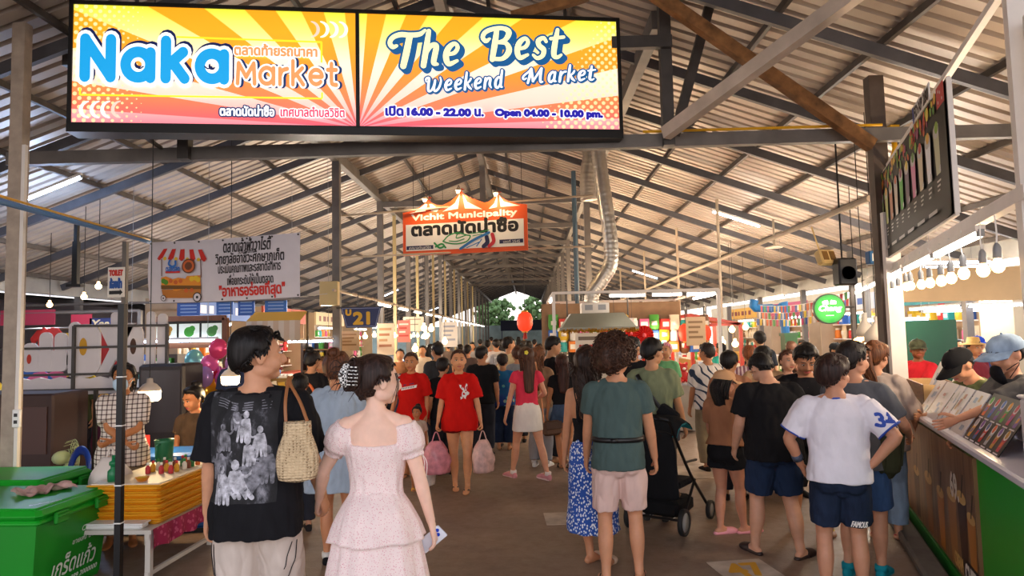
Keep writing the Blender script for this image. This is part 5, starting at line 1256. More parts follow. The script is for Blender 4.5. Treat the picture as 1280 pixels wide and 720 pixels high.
# table with tiers of yellow trays
YT = mat('yellow_tray', '#e8a21a', .5, nz=.06, ns=5); STEELT = mat('white_table_frame', '#cfc8be', .45); WTOP = mat('tray_top_white', '#e9dcc6', .5)
ta = at_h(258, 690, 0)
TR_ = Matrix.Translation((-2.80, 5.20, 0)) @ Matrix.Rotation(R(88), 4, 'Z')
tb = thing('market_table', 'low steel-framed table with pink cloth under the yellow trays', 'table', (-2.80, 5.20, 0), R(88)); TL, TD = .98, .62
m = MB(); m.box((TL/2-.12, TD/2, .365), (TL, TD, .03)); m.build('tabletop', STEELT, tb)
for x in (-.09, TL-.16):
    for y in (.03, TD-.03):
        m = MB(); m.box((x, y, .176), (.04, .04, .352)); m.build('leg', STEELT, tb)
m = MB(); m.box((TL/2-.12, .03, .06), (TL, .03, .03)); m.box((TL/2-.12, .03, .33), (TL, .035, .04)); m.build('rail', STEELT, tb)
def _pk(k): return k.mix(k.math('LESS_THAN', k.voro(26, k.co()), .36), '#a3224c', '#c8587a')
nx = 60; v = []; 
for i in range(nx):
    x = -.11+.97*i/(nx-1); v += [(x, -.012, .385), (x, -.02+.010*math.sin(i*.5), .31), (x, -.018+.014*math.sin(i*.5), .235+.012*math.sin(i*.33))]
m = MB(); m.add(v, [(i*3+j, (i+1)*3+j, (i+1)*3+j+1, i*3+j+1) for i in range(nx-1) for j in range(2)]); m.add(np.array(v)+V(0, .004, 0), [(i*3+j+1, (i+1)*3+j+1, (i+1)*3+j, i*3+j) for i in range(nx-1) for j in range(2)])
o = m.build('cloth', cmat('pink_patterned_cloth', _pk, .85), tb, True)
def tl(x, y, z): return np.array(TR_ @ Vector((x, y, z)))
def tthing(name, label, cat, x, y, z, rz=0, group=None): return thing(name, label, cat, tuple(tl(x, y, z)), R(88)+rz, group)
for i in range(6):
    z = .381+.05*i; names = ['lowest', 'second', 'third', 'fourth', 'fifth', 'topmost']
    t = tthing('yellow_tray', names[i]+' yellow plastic tray in the stack on the low table', 'tray', .47, .30, z, 0, 'stacked yellow trays'); m = MB(); w, l = .92, .58
    m.box((0, 0, .0225), (w-.02, l-.02, .045), 0, bev=.02); m.build('tray_body', YT, t)
    m = MB(); m.box((0, 0, .0435), (w+.01, l+.01, .012), 0, bev=.005); m.build('tray_rim', YT, t)
    if i == 5:
        m = MB(); m.box((0, 0, .0535), (w-.04, l-.04, .008)); m.build('lining', WTOP, t)
ZT = .381+.05*5+.0576
q = tthing('white_tray', 'white plastic tray under the near end of the yellow stack', 'tray', -.06, .33, .381); m = MB(); m.box((0, 0, .02), (.10, .5, .04), bev=.012); m.box((0, 0, .042), (.11, .52, .008)); m.build('tray_body', WHITEPL, q)
# small things on the trays
g = np.random.default_rng(8)
for i in range(16):
    x, y = .42+(i%6)*.075+g.uniform(-.015, .015), .14+(i//6)*.11+g.uniform(-.02, .02); c = ['#b8272a', '#d9a11c', '#e3d8c4', '#7a3a1c', '#3a7a3a', '#d96a1c'][i % 6]; cn = ['red', 'yellow', 'white', 'brown', 'green', 'orange'][i % 6]
    t = tthing('seasoning_bottle', 'tiny '+cn+' seasoning bottle on the white tray top', 'bottle', x, y, ZT, 0, 'seasoning bottles on the trays'); m = MB(); m.lathe([(.0, 0), (.018, 0), (.02, .01), (.02, .05), (.009, .065), (.009, .078), (0, .08)], n=10); m.build('bottle', plain(c), t, True); m = MB(); m.lathe([(.011, .07), (.011, .09), (0, .092)], n=8); m.build('lid', plain(['#e8e2d8', '#c22a2a', '#2a8a3a'][i % 3]), t, True)
def bowl_of(x, y, col, label):
    t = tthing('sauce_bowl', label, 'bowl', x, y, ZT); m = MB(); m.lathe([(.0, .002), (.03, 0), (.05, .03), (.052, .032), (.046, .03), (.02, .012), (0, .01)], n=16); m.build('bowl', plain('#d98a1c'), t, True); m = MB(); m.sph((0, 0, .024), (.04, .04, .014), 10); m.build('filling', plain(col), t, True)
bowl_of(.12, .22, '#c9a11c', 'small amber bowl at the near end of the tray top')
t = tthing('pump_bottle', 'green pump dispenser standing on the yellow trays', 'dispenser', .13, .46, ZT); GJ = mat('jade_plastic', '#157a4a', .35)
m = MB(); m.lathe([(.0, 0), (.04, 0), (.04, .08), (.02, .10), (.02, .12), (.03, .125), (.03, .15), (.012, .16), (.012, .2), (0, .2)], n=14); m.build('bottle', GJ, t, True); m = MB(); m.tube([(0, 0, .19), (.0, -.06, .20), (0, -.08, .17)], .011, 8, 3); m.build('pump_head', GJ, t, True)
t = tthing('green_jug', 'dark green ribbed jug with handle on the far end of the trays', 'jug', .80, .44, ZT); m = MB(); m.lathe([(.0, 0), (.062, 0), (.066, .01), (.078, .2), (.082, .22), (.076, .22), (.07, .19), (.06, .02), (0, .02)], n=22); m.build('body', mat('dark_green_plastic', '#1f6a44', .3), t, True); m = MB(); m.tube([(-.07, 0, .19), (-.12, 0, .17), (-.12, 0, .08), (-.068, 0, .05)], .01, 8, 4); m.build('handle', mat('dark_green_plastic', '#1f6a44', .3), t, True)
# cool box behind, red price card
q = at(214, 560, 6.55); t = thing('blue_cool_box', 'blue cool box with white lid rim behind the yellow trays', 'cool box', (q.x, q.y, 0), R(6)); t.scale = (.85, .8, .85); m = MB(); m.box((0, 0, .38), (1.0, .55, .66), bev=.03); m.build('body', mat('cooler_blue', '#1754a0', .4), t); m = MB(); m.box((0, 0, .745), (1.06, .6, .07), bev=.02); m.build('rim', WHITEPL, t); m = MB(); m.box((0, 0, .82), (1.02, .57, .09), bev=.03); m.build('lid', mat('cooler_blue2', '#1f66b8', .4), t); m = MB(); m.box((0, 0, .025), (.9, .5, .05)); m.build('base', BLACKP, t)
q = at(177, 557, 6.55); t = thing('price_card', 'red card with handwritten drink price held in front of the stall woman', 'price card', tuple(q), R(-8)); m = MB(); m.box((0, 0, 0), (.17, .006, .20), 0); fr = frame3((-.085, -.004, -.10), (1, 0, 0), (0, 0, 1)); m.flat(text2d('Coke', .002, .2, box=(.02, .10, .14, .17)), fr, .001, 1); m.flat(text2d('20', .002, .1, box=(.05, .03, .12, .08)), fr, .001, 1); m.build('card', [mat('red_card', '#e02a1c', .6), mat('card_ink', '#3a0c10', .6)], t); m = MB(); m.tube([(0, .012, -.55), (0, .012, .09)], .006, 6); m.build('stick', STEEL, t)
def led_bulb(px, py, d, r, label, group=None, drop=.9):
    q = at(px, py, d); t = thing('hanging_bulb', label, 'light bulb', tuple(q), 0, group); m = MB(); m.lathe([(.0, -.66*r), (.75*r, -.62*r), (.95*r, -.45*r), (r, .35*r)], n=20); m.build('bulb', mat('led_bulb_glow', '#fff4dc', .3, emi='#ffe2b0', es=9), t, True)
    m = MB(); m.lathe([(r, .34*r), (r*.98, .5*r), (r*.6, .95*r), (.3*r, 1.1*r), (.26*r, 1.5*r), (0, 1.55*r)], n=20); m.build('housing', mat('bulb_white', '#d8c8b4', .4), t, True); m = MB(); m.tube([(0, 0, 1.5*r), (0, 0, roof_z(q.x)-q.z-.01)], .005, 6); m.build('cord', BLACKP, t); point(tuple(q-Vector((0, 0, r*1.1))), 14*(r/.1), (1, .70, .38), .06); return t
led_bulb(187, 493, 6.3, .098, 'big capsule bulb glowing beside the masked stall woman'); led_bulb(288, 474, 7.6, .10, 'big capsule bulb glowing behind the printed black tee', None, .9)
# white cut-out letters seen from behind in a dark frame
q0 = at(24, 500, 8.6); q1 = at(208, 490, 8.6); W_ = q1.x-q0.x; lb = thing('letter_rack', 'dark metal rack of big white rounded letters seen from behind', 'sign', tuple(q0), 0); LW = mat('cutout_white', '#d5cfd3', .5, nz=.05, ns=3); sc = W_/184
def pl(x, y): return (x-24)*sc, (500-y)*sc
def letter(parts, holes=()):
    m = MB()
    for pi_, P in enumerate(parts):
        if P[0] == 'r': _, xa, ya, xb, yb, rd = P; (a, b_), (c, d) = pl(xa, yb), pl(xb, ya); r_ = rd*sc; pts = []; 
        if P[0] == 'r':
            for cx_, cy_, a0 in ((c-r_, d-r_, 0), (a+r_, d-r_, 90), (a+r_, b_+r_, 180), (c-r_, b_+r_, 270)): pts += [(cx_+r_*math.cos(R(a0+k*15)), cy_+r_*math.sin(R(a0+k*15))) for k in range(7)]
        else: pts = [pl(*p) for p in P[1]]
        m.prism(pts, (0, .06+.0015*pi_, 0), (1, 0, 0), (0, 0, 1), .03, 0)
    for (x, y, rx, ry, c) in holes: a, b_ = pl(x, y); v_, f_ = disc2d((a, b_), rx*sc, 16, ry*sc); m.flat((v_, f_), frame3((0, .029, 0), (1, 0, 0), (0, 0, 1)), .002, c)
    m.build('letter', [LW, mat('hole_yellow', '#c9951c', .6), mat('hole_brown', '#4a2c1c', .6), mat('hole_red', '#b8321c', .6)], lb)
letter([('r', 24, 430, 44, 466, 9), ('r', 45, 417, 61, 466, 7.5), ('r', 64, 418, 80, 466, 7.5), ('r', 24, 440, 80, 466, 6)], [(33, 450, 3, 6, 3)])
letter([('r', 82, 405, 97, 474, 7), ('r', 84, 408, 122, 474, 16)], [(101, 436, 5, 11, 1)])
letter([('p', [(118, 408), (132, 408), (142, 425), (152, 408), (166, 408), (150, 440), (166, 472), (152, 472), (142, 452), (132, 472), (118, 472), (134, 440)]), ('r', 135, 394, 146, 440, 5)])
letter([('r', 150, 410, 176, 472, 12)], [(164, 437, 4, 10, 2)]); letter([('r', 180, 394, 191, 474, 5.2)]); letter([('r', 194, 397, 206, 474, 5.6)])
m = MB()
for y in (437, 470, 489): a, b_ = pl(0, y), pl(209, y); m.bar((a[0], .0, a[1]), (b_[0], 0, b_[1]), .03, .03)
a, b_ = pl(91, 410), pl(209, 412); m.bar((a[0], 0, a[1]), (b_[0], 0, b_[1]), .03, .03)
for x in (91, 208): a, b_ = pl(x, 410), pl(x, 496); m.bar((a[0], 0, a[1]), (b_[0], 0, b_[1]), .035, .035)
for x in (26, 120, 206): a = pl(x, 489); m.bar((a[0], 0, a[1]), (a[0], 0, -q0.z), .04, .04)
m.build('rack_frame', DSTEEL, lb)
m = MB(); a, b_ = pl(22, 496), pl(135, 474); m.prism([(a[0], a[1]), (b_[0]+.4, a[1]+.02), (b_[0], b_[1])]+[(a[0]+(b_[0]-a[0])*(1-i/9), b_[1]+.03*abs(math.sin(i*1.57))-.02) for i in range(10)], (0, .05, 0), (1, 0, 0), (0, 0, 1), .03); m.build('scalloped_base', LW, lb)
# balloons
BC = [(273, 436, .13, '#e0457a', 'pink'), (262, 455, .12, '#e86ab0', 'light pink'), (243, 452, .16, '#7fcfd8', 'pale teal'), (270, 467, .11, '#c91f4a', 'crimson square'), (256, 471, .13, '#b78fd8', 'lilac'), (283, 474, .15, '#e85fb8', 'hot pink pig-shaped'), (262, 489, .17, '#e8b21c', 'yellow duck-shaped'), (250, 488, .12, '#5a4fc0', 'violet'), (290, 455, .12, '#c88fd0', 'pearly mauve'), (302, 462, .17, '#b8d0d8', 'clear silvery'), (285, 492, .12, '#6a5fd0', 'blue violet'), (296, 480, .13, '#8a6fd0', 'purple')]
for i, (px, py, r, c, nm) in enumerate(BC):
    q = at(px, py, 9.3+.12*(i % 4)); t = thing('balloon', nm+' foil balloon in the bunch behind the yellow stall', 'balloon', tuple(q), i*.7, 'bunch of balloons'); m = MB(); m.sph((0, 0, 0), (r, r*.7, r*1.1), 18); m.lathe([(.02, -r*1.18), (.004, -r*1.09)], n=8); m.build('skin', mat('foil_'+c.lstrip('#'), c, .18, .25), t, True)
    if 'duck' in nm or 'pig' in nm:
        for sg in (-1, 1): m = MB(); m.sph((sg*r*.3, -r*.62, r*.3), r*.12, 8); m.build('eye', BLACKP, t, True)
        m = MB(); m.sph((0, -r*.72, -.0), (r*.3, r*.2, r*.15), 10); m.build('snout', plain('#d8741c' if 'duck' in nm else '#c9408a'), t, True)
        if 'pig' in nm:
            for sg in (-1, 1): m = MB(); m.sph((sg*r*.6, 0, r*.95), (r*.25, r*.15, r*.3), 8); m.build('ear', plain('#d84fa8'), t, True)
    m = MB(); m.tube([(0, 0, -r*1.15), (.05*math.cos(i), .05, -r*1.15-.5), (0, 0, -q.z+.9)], .003, 4, 2); m.build('string', WHITEPL, t)
# dark stall body, fan, chair and bag behind the cool boxes
q = at(50, 560, 7.6); m = MB(); m.box((0, 0, .62), (1.1, .6, 1.24), bev=.02); m.box((0, -.31, .85), (.98, .01, .5), 1); tag(m.build('brown_cabinet', [mat('brown_cabinet', '#3a2420', .6, nz=.2, ns=3), mat('brown_door', '#4a2e28', .5)], None, False, (q.x-.2, q.y, 0)), 'dark brown cabinet standing behind the green cool boxes', 'cabinet')
q = at(214, 515, 8.55); m = MB(); m.box((0, 0, .75), (.58, .5, 1.5), bev=.03); m.box((0, -.255, 1.05), (.48, .01, .75), 1); tag(m.build('dark_screen', [mat('dark_screen', '#221a1e', .5), mat('dark_screen_face', '#2a2228', .3)], None, False, (q.x, q.y, 0)), 'tall dark box between the masked woman and the balloons', 'box')
q = at(84, 548, 7.0); t = thing('electric_fan', 'pale green electric fan standing beside the brown cabinet', 'fan', (q.x, q.y, 0), R(140)); t.scale = (.8, .8, .9); PG = mat('pale_green_plastic', '#a9b98a', .4)
m = MB(); m.lathe([(.0, 0), (.16, 0), (.15, .03), (.04, .05), (0, .05)], n=20); m.build('base', PG, t, True); m = MB(); m.tube([(0, 0, .04), (0, 0, .62)], .02, 10); m.build('pole', PG, t); m = MB(); m.sph((0, .06, .68), (.07, .11, .08), 14); m.build('motor', PG, t, True)
m = MB()
for rr in (.05, .10, .15, .19): m.loft([(rr*math.cos(a), -.09+.03*(1-rr/.19)*-1, .68+rr*math.sin(a)) for a in np.linspace(0, 2*math.pi, 25)], .004, (0, 1, 0), 5, 1, None)
for a in np.linspace(0, 2*math.pi, 18, endpoint=False): m.tube([(0, -.12, .68), (.19*math.cos(a), -.09, .68+.19*math.sin(a)), (.17*math.cos(a), .0, .68+.17*math.sin(a))], .003, 4)
m.build('guard', PG, t)
for kx in range(3):
    a = kx*2.094; m = MB(); m.add([(0, -.06, .68), (.15*math.cos(a), -.075, .68+.15*math.sin(a)), (.16*math.cos(a+.45), -.05, .68+.16*math.sin(a+.45)), (.12*math.cos(a+.8), -.04, .68+.12*math.sin(a+.8))], [(0, 1, 2, 3), (3, 2, 1, 0)]); m.build('blade', PG, t)
q = at(76, 600, 6.65); t = thing('plastic_chair', 'blue plastic chair with oval back opening behind the large cool box', 'chair', (q.x, q.y, 0), R(150)); t.scale = (.84,)*3; BL = mat('chair_blue', '#16388f', .3)
m = MB(); m.box((0, 0, .43), (.42, .40, .03), bev=.014); m.build('seat', BL, t)
m = MB(); pts = []; 
for i in range(25): a = R(-20+220*i/24); pts.append((.20*math.cos(a), -.20-.03*math.sin(a), .62+.22*math.sin(a)))
m.loft(pts, np.array([(.02, .055)]*25), (0, 1, 0), 8, 1); m.bar((-.19, -.19, .45), (-.19, -.2, .6), .04, .04); m.bar((.19, -.19, .45), (.19, -.2, .6), .04, .04); m.build('backrest', BL, t, True)
for sx_, sy_ in ((-1, -1), (1, -1), (1, 1), (-1, 1)): m = MB(); m.tube([(sx_*.18, sy_*.17, .43), (sx_*.21, sy_*.2, .0)], np.array([.025, .018]), 8); m.build('leg', BL, t)
def bag_mesh(w, d, h, seed, kn=.45):
    g = []; n, k = 22, 12; m = MB()
    for j in range(k):
        t = j/(k-1); r = (.80+.2*math.sin(math.pi*min(1, t*1.1+.1))) if t < .72 else .88-(t-.72)*1.75
        for i in range(n):
            a = 2*math.pi*i/n; cr = 1+.10*math.sin(a*5+seed+t*6)+.07*math.sin(a*9+seed*2-t*9); g.append((w/2*r*cr*math.cos(a), d/2*r*cr*math.sin(a), h*t))
    m.add(g, [(j*n+i, j*n+(i+1) % n, (j+1)*n+(i+1) % n, (j+1)*n+i) for j in range(k-1) for i in range(n)]+[tuple(range(n-1, -1, -1)), tuple((k-1)*n+i for i in range(n))]); return m
q = at(138, 602, 5.6); t = thing('carrier_bag', 'white plastic carrier bag hanging by the black post', 'plastic bag', (q.x, q.y, q.z-.22)); bag_mesh(.34, .22, .42, 2).build('bag_body', mat('white_film', '#dfd2c8', .3), t, True); m = MB(); m.tube([(-.04, 0, .40), (0, 0, .50), (.04, 0, .40)], .008, 6, 3); m.build('handle', mat('white_film', '#dfd2c8', .3), t)
# electric cable and socket on the pale post
m = MB(); m.box((0, 0, 0), (.07, .03, .16), bev=.006); m.box((0, -.017, .03), (.03, .004, .03), 1); m.box((0, -.017, -.03), (.03, .004, .03), 1); q = at(21, 523, 6.02); tag(m.build('power_socket', [WHITEPL, BLACKP], None, False, tuple(q)), 'white double power socket on the pale flaking post', 'socket')
# ------------------------------------------------------------------ middle stall with the fume hood
ALU = mat('ribbed_foil', '#c4bcb0', .35, .75, nz=.15, ns=8)
q = at(745, 404, 11.6); hd = thing('cooking_hood', 'dull green-grey cooking hood with gold tinsel edging over the middle stall', 'hood', (q.x, q.y, 0))
zt, zb = at(745, 392, 11.6).z, at(745, 411, 11.6).z; m = MB(); W1, W2, D = .44, .62, .5
m.add([(-W2, -D, zb), (W2, -D, zb), (W2, D, zb), (-W2, D, zb), (-W1, -D*.55, zt), (W1, -D*.55, zt), (W1, D*.55, zt), (-W1, D*.55, zt)], [(0, 1, 5, 4), (1, 2, 6, 5), (2, 3, 7, 6), (3, 0, 4, 7), (4, 5, 6, 7)]); m.box((0, -D, zb), (2*W2+.04, .03, .05)); m.box((0, D, zb), (2*W2+.04, .03, .05)); m.box((-W2, 0, zb), (.03, 2*D, .05)); m.box((W2, 0, zb), (.03, 2*D, .05))
m.build('canopy', mat('hood_metal', '#8a8a7c', .45, .3, nz=.12, ns=3), hd)
m = MB(); g = np.random.default_rng(2)
for i in range(150):
    x = -W2+2*W2*i/149; c = V(x, -D-.02, zb-.03); d = unit(g.normal(size=3))*.045; m.tube([c-d, c+d], .006, 4)
m.build('tinsel', mat('gold_tinsel', '#b98a24', .3, .7), hd)
m = MB(); m.box((-.02, 0, zt+.09), (.46, .36, .18), bev=.01); 
for k in (-1, 1): m.box((-.02+.11*k, -.182, zt+.10), (.13, .006, .09), 1)
m.build('fan_box', [mat('fan_box_white', '#d8d0c6', .5), GREYP], hd)
for x in (-.5, .5): m = MB(); m.tube([(x, -.3, zt-.05), (x, -.3, 2.42)], .012, 6); m.build('hanger', DSTEEL, hd)
def duct(path, r, label, taper=None):
    P = catmull(np.array([np.array(p) for p in path]), 14); n = len(P); rr = np.array([r*(1.0+.06*math.sin(i*2.4)) for i in range(n)])
    if taper is not None: rr = rr*np.linspace(1, taper, n)
    m = MB(); m.loft(P, rr, (1, 0, 0), 18, 1, 'flat'); return tag(m.build('exhaust_duct', ALU, None, True), label, 'duct')
D0 = 11.6
duct([at(739, 379, D0), at(741, 366, D0), at(752, 350, D0), at(763, 330, D0), at(763, 300, D0), at(758, 262, D0), at(752, 222, D0), at(748, 190, D0), at(746, 172, D0), at(744, 150, D0)], .125, 'long ribbed silver exhaust duct rising from the hood to the roof')
duct([at(736, 250, 12.3), at(735, 225, 12.3), at(739, 190, 12.3), at(742, 160, 12.3), at(743, 140, 12.3)], .15, 'shorter tapering foil duct beside the long exhaust duct')
m = MB(); a = at(718, 262, 14.2); m.tube([(a.x, a.y, 2.3), (a.x, a.y, roof_z(a.x)-.2)], .05, 10); tag(m.build('drain_pipe', mat('grey_blue_pipe', '#4f6878', .4)), 'thin blue drain pipe hanging from the roof left of the ducts', 'pipe')
# white pipe frame with tube lights
Z1 = 2.42
def fr_bar(a, b, w=.04): m = MB(); m.bar(a, b, w, w); return st(m.build('stall_frame_beam', WHITEP))
FX0, FX1, FY0, FY1 = at(692, 380, 11).x, at(898, 376, 11).x, 11.0, 14.2
for a, b in (((FX0, FY0, Z1), (FX1, FY0, Z1)), ((FX0, FY1, Z1), (FX1, FY1, Z1)), ((FX0, FY0, Z1), (FX0, FY1, Z1)), ((FX1, FY0, Z1), (FX1, FY1, Z1))): fr_bar(a, b)
for x, y in ((FX0, FY0), (FX1, FY0), (FX0, FY1), (FX1, FY1)): m = MB(); m.box((x, y, Z1/2), (.05, .05, Z1)); st(m.build('stall_column', WHITEP))
for i, (u0, u1) in enumerate(((.34, .56), (.60, .78), (.81, .985))):
    tube_lamp((FX0+(FX1-FX0)*u0, FY0, Z1-.03), (FX0+(FX1-FX0)*u1, FY0, Z1-.03), ['left', 'middle', 'right'][i]+' of three white tubes along the front of the middle stall', group='front tubes of the middle stall', r=.024)
for i, (u0, u1) in enumerate(((.1, .4), (.45, .72), (.75, .95))):
    tube_lamp((FX0+(FX1-FX0)*u0, FY1, Z1-.03), (FX0+(FX1-FX0)*u1, FY1, Z1-.03), ['left', 'middle', 'right'][i]+' of three white tubes along the rear of the middle stall', group='rear tubes of the middle stall', r=.024)
tube_lamp((FX0, FY0+.3, Z1-.03), (FX0, FY0+1.6, Z1-.03), 'white tube running back along the left side of the middle stall frame', r=.024); tube_lamp((FX1, FY0+.3, Z1-.03), (FX1, FY0+1.6, Z1-.03), 'white tube running back along the right side of the middle stall frame', r=.024)
# steel counter, sign board
q0, q1 = at(770, 480, 12.2), at(868, 480, 12.2); m = MB(); m.box(((q0.x+q1.x)/2, 12.5, .42), (q1.x-q0.x, .7, .80), 0, bev=.01); m.box(((q0.x+q1.x)/2, 12.48, .835), (q1.x-q0.x+.06, .8, .03), 1)
tag(m.build('steel_counter', [mat('pale_steel_front', '#c3b8ac', .35, .3, nz=.06, ns=2), LAV]), 'pale steel counter at the right half of the middle stall', 'counter')
q = at(742, 445, 11.2); t = thing('price_board', 'white board with red Thai heading standing under the cooking hood', 'sign', (q.x, q.y, 1.05), 0); m = MB(); m.box((0, .012, .36), (.58, .02, .72), 0); m.box((0, .02, -.52), (.5, .02, 1.04), 0); L = 0; fr = frame3((0, 0, 0), (1, 0, 0), (0, 0, 1))
put(text2d('เพชรา', .012, box=(-.22, .36, .24, .52)), 1)
for i in range(7): put(rect2d(-.22, .30-.04*i, .22-.05*(i % 3), .315-.04*i), 2)
put(rect2d(-.24, .60, .24, .66), 2); m.build('panel', [mat('board_white', '#e6dccb', .5), mat('board_red', '#c2352a', .5), mat('board_brown', '#7a6a5a', .6)], t)
# lanterns and red coils
def lantern(px, py, d, r, label, group=None, c='#d8361c'):
    q = at(px, py, d); t = thing('paper_lantern', label, 'lantern', tuple(q), 0, group); m = MB(); n = 16; v = []
    m.lathe([(r*.35, -r*1.25), (r*.8, -r*.95), (r, -r*.35), (r, r*.35), (r*.8, r*.95), (r*.35, r*1.25)], n=16); m.build('shade', mat('lantern_'+c.lstrip('#'), c, .6, emi=c, es=1.3), t, True)
    for sg in (-1, 1): m = MB(); m.lathe([(r*.38, sg*r*1.22), (r*.38, sg*r*1.4)], n=14); m.build('cap', mat('lantern_gold', '#b8862a', .4, .5), t)
    m = MB(); m.tube([(0, 0, r*1.4), (0, 0, max(r*1.4+.4, (roof_z(q.x)-q.z-.02) if px < 700 else 0))], .006, 5); m.build('cord', BLACKP, t); m = MB(); m.tube([(0, 0, -r*1.4), (0, 0, -r*2.2)], np.array([.03, .045]), 8); m.build('tassel', mat('tassel_red', '#a81f1a', .7), t)
lantern(656, 402, 14, .16, 'tall red paper lantern hanging left of the middle stall'); lantern(857, 416, 12.8, .13, 'round orange-red lantern over the steel counter, left one'); lantern(882, 416, 13.1, .11, 'smaller orange-red lantern over the steel counter, right one')
for i, (px, py, r) in enumerate(((789, 417, .12), (805, 419, .17), (797, 437, .10))):
    q = at(px, py, 12.0); t = thing('red_fan_rosette', ['small', 'large', 'lower'][i]+' red paper rosette hanging beside the cooking hood', 'rosette', tuple(q), 0, 'red paper rosettes'); m = MB(); n = 36; v = [(0, -.02, 0)]
    for k in range(n): a = 2*math.pi*k/n; v.append((r*math.cos(a), .025*(1 if k % 2 else -1), r*math.sin(a)))
    m.add(v, [(0, 1+(k+1) % n, 1+k) for k in range(n)]+[(0, 1+k, 1+(k+1) % n) for k in range(n)]); m.build('paper', mat('rosette_red', '#d4221c', .6), t); m = MB(); m.sph((0, -.03, 0), r*.22, 8); m.build('heart', mat('rosette_pink', '#e8606a', .6), t)
# red framed stall behind
RED = mat('red_frame_paint', '#c8381e', .45); rs = thing('red_stall_frame', 'red metal stall frame with low gabled roof behind the steel counter', 'stall', (0, 0, 0)); X0, X1, Y0_, Y1_ = at(803, 400, 14.5).x, at(925, 400, 14.5).x, 14.5, 16.5; zr = at(800, 408, 14.5).z; zp = at(865, 394, 14.5).z
for x in (X0, (X0+X1)/2, X1):
    for y in (Y0_, Y1_): m = MB(); m.box((x, y, zr/2), (.07, .07, zr)); m.build('post', RED, rs)
m = MB(); xm = (X0+X1)/2
for y in (Y0_, Y1_): m.bar((X0, y, zr), (X1, y, zr), .06, .06); m.bar((X0, y, zr), (xm, y, zp), .06, .06); m.bar((xm, y, zp), (X1, y, zr), .06, .06)
m.bar((xm, Y0_, zp), (xm, Y1_, zp), .06, .06); m.build('roof_frame', RED, rs); m = MB(); m.add([(X0, Y0_, zr+.04), (xm, Y0_, zp+.04), (xm, Y1_, zp+.04), (X0, Y1_, zr+.04), (X1, Y0_, zr+.04), (X1, Y1_, zr+.04)], [(0, 1, 2, 3), (1, 4, 5, 2)]); m.build('roof_sheet', mat('red_roof_sheet', '#d0603a', .6), rs)
# ------------------------------------------------------------------ generic goods
PAL = [('red', '#c22a24'), ('orange', '#dd7a24'), ('yellow', '#e3b92e'), ('green', '#4c9a3a'), ('teal', '#2f9a94'), ('blue', '#2f62b0'), ('pink', '#d8608a'), ('cream', '#e2d2b4'), ('brown', '#7a4a2a'), ('white', '#e4e0da')]
_gd = {}
def goods(kind, ci, p, rz, sc, where, cat='goods'):
    nm, c = PAL[ci % 10]; key = (kind, ci % 10)
    if key not in _gd:
        m = MB()
        if kind == 'snack_box': m.box((0, 0, .09), (.16, .12, .18), bev=.008); m.box((0, -.061, .09), (.11, .004, .08), 1)
        elif kind == 'snack_bag': m.loft([(0, 0, .005), (0, 0, .06), (0, 0, .16), (0, 0, .22), (0, 0, .25)], np.array([(.07, .03), (.09, .045), (.085, .04), (.08, .015), (.085, .004)]), (1, 0, 0), 14, 2); m.box((0, -.045, .11), (.09, .006, .07), 1)
        elif kind == 'jar': m.lathe([(0, 0), (.06, 0), (.065, .01), (.065, .14), (.045, .165), (.045, .17)], n=14); m.lathe([(.05, .165), (.05, .195), (0, .197)], n=14, mi=1)
        elif kind == 'food_tray': m.box((0, 0, .02), (.30, .22, .04), 1, bev=.01); [m.sph((-.1+.1*(i % 3), -.05+.1*(i//3), .055), (.05, .045, .035), 10) for i in range(6)]
        elif kind == 'hanging_shirt': m.prism([(-.2, 0), (.2, 0), (.2, .36), (.32, .26), (.37, .36), (.2, .52), (.07, .54), (0, .50), (-.07, .54), (-.2, .52), (-.37, .36), (-.32, .26), (-.2, .36)], (0, .02, 0), (1, 0, 0), (0, 0, 1), .03)
        elif kind == 'plush_toy':
            m.sph((0, 0, .10), (.085, .07, .10), 12); m.sph((0, -.01, .235), .075, 12); [m.sph((sg*.055, 0, .30), .03, 8) for sg in (-1, 1)]; [m.sph((sg*.085, -.03, .12), (.03, .03, .05), 8) for sg in (-1, 1)]; [m.sph((sg*.05, -.06, .03), (.035, .05, .03), 8) for sg in (-1, 1)]; m.sph((0, -.075, .225), (.03, .02, .022), 8, 1)
        o = m.build(kind, [plain(c), plain('#ece4d4')], None, kind in ('snack_bag', 'jar', 'plush_toy')); _gd[key] = o
    else: o = _gd[key].copy(); COL.objects.link(o)
    o.location = p; o.rotation_euler.z = rz; o.scale = (sc,)*3
    return tag(o, f'{nm} {kind.replace("_", " ")} '+where, cat, f'{nm} {kind.replace("_", " ")}s '+where)
KINDS_ = ['snack_box', 'snack_bag', 'jar', 'food_tray', 'snack_bag', 'snack_box']
def table(x, y, w, d, h, col, label, rz=0):
    t = thing('stall_table', label, 'table', (x, y, 0), rz); m = MB(); m.box((0, 0, h-.02), (w, d, .04)); m.build('tabletop', STEELT, t)
    m = MB(); n = 40; v = []
    for i in range(n): u = -w/2+w*i/(n-1); v += [(u, -d/2-.012, h+.004), (u, -d/2-.02+.012*math.sin(i*1.1), h-.35), (u, -d/2-.015+.02*math.sin(i*1.1), .12)]
    m.add(v, [(i*3+j, (i+1)*3+j, (i+1)*3+j+1, i*3+j+1) for i in range(n-1) for j in range(2)]); m.add(np.array(v)+V(0, .006, 0), [(i*3+j+1, (i+1)*3+j+1, (i+1)*3+j, i*3+j) for i in range(n-1) for j in range(2)]); m.build('skirt', cloth(col), t, True)
    for sx_ in (-1, 1):
        for sy_ in (-1, 1): m = MB(); m.box((sx_*(w/2-.06), sy_*(d/2-.06), (h-.04)/2), (.04, .04, h-.04)); m.build('leg', STEELT, t)
    return t
g = np.random.default_rng(21)
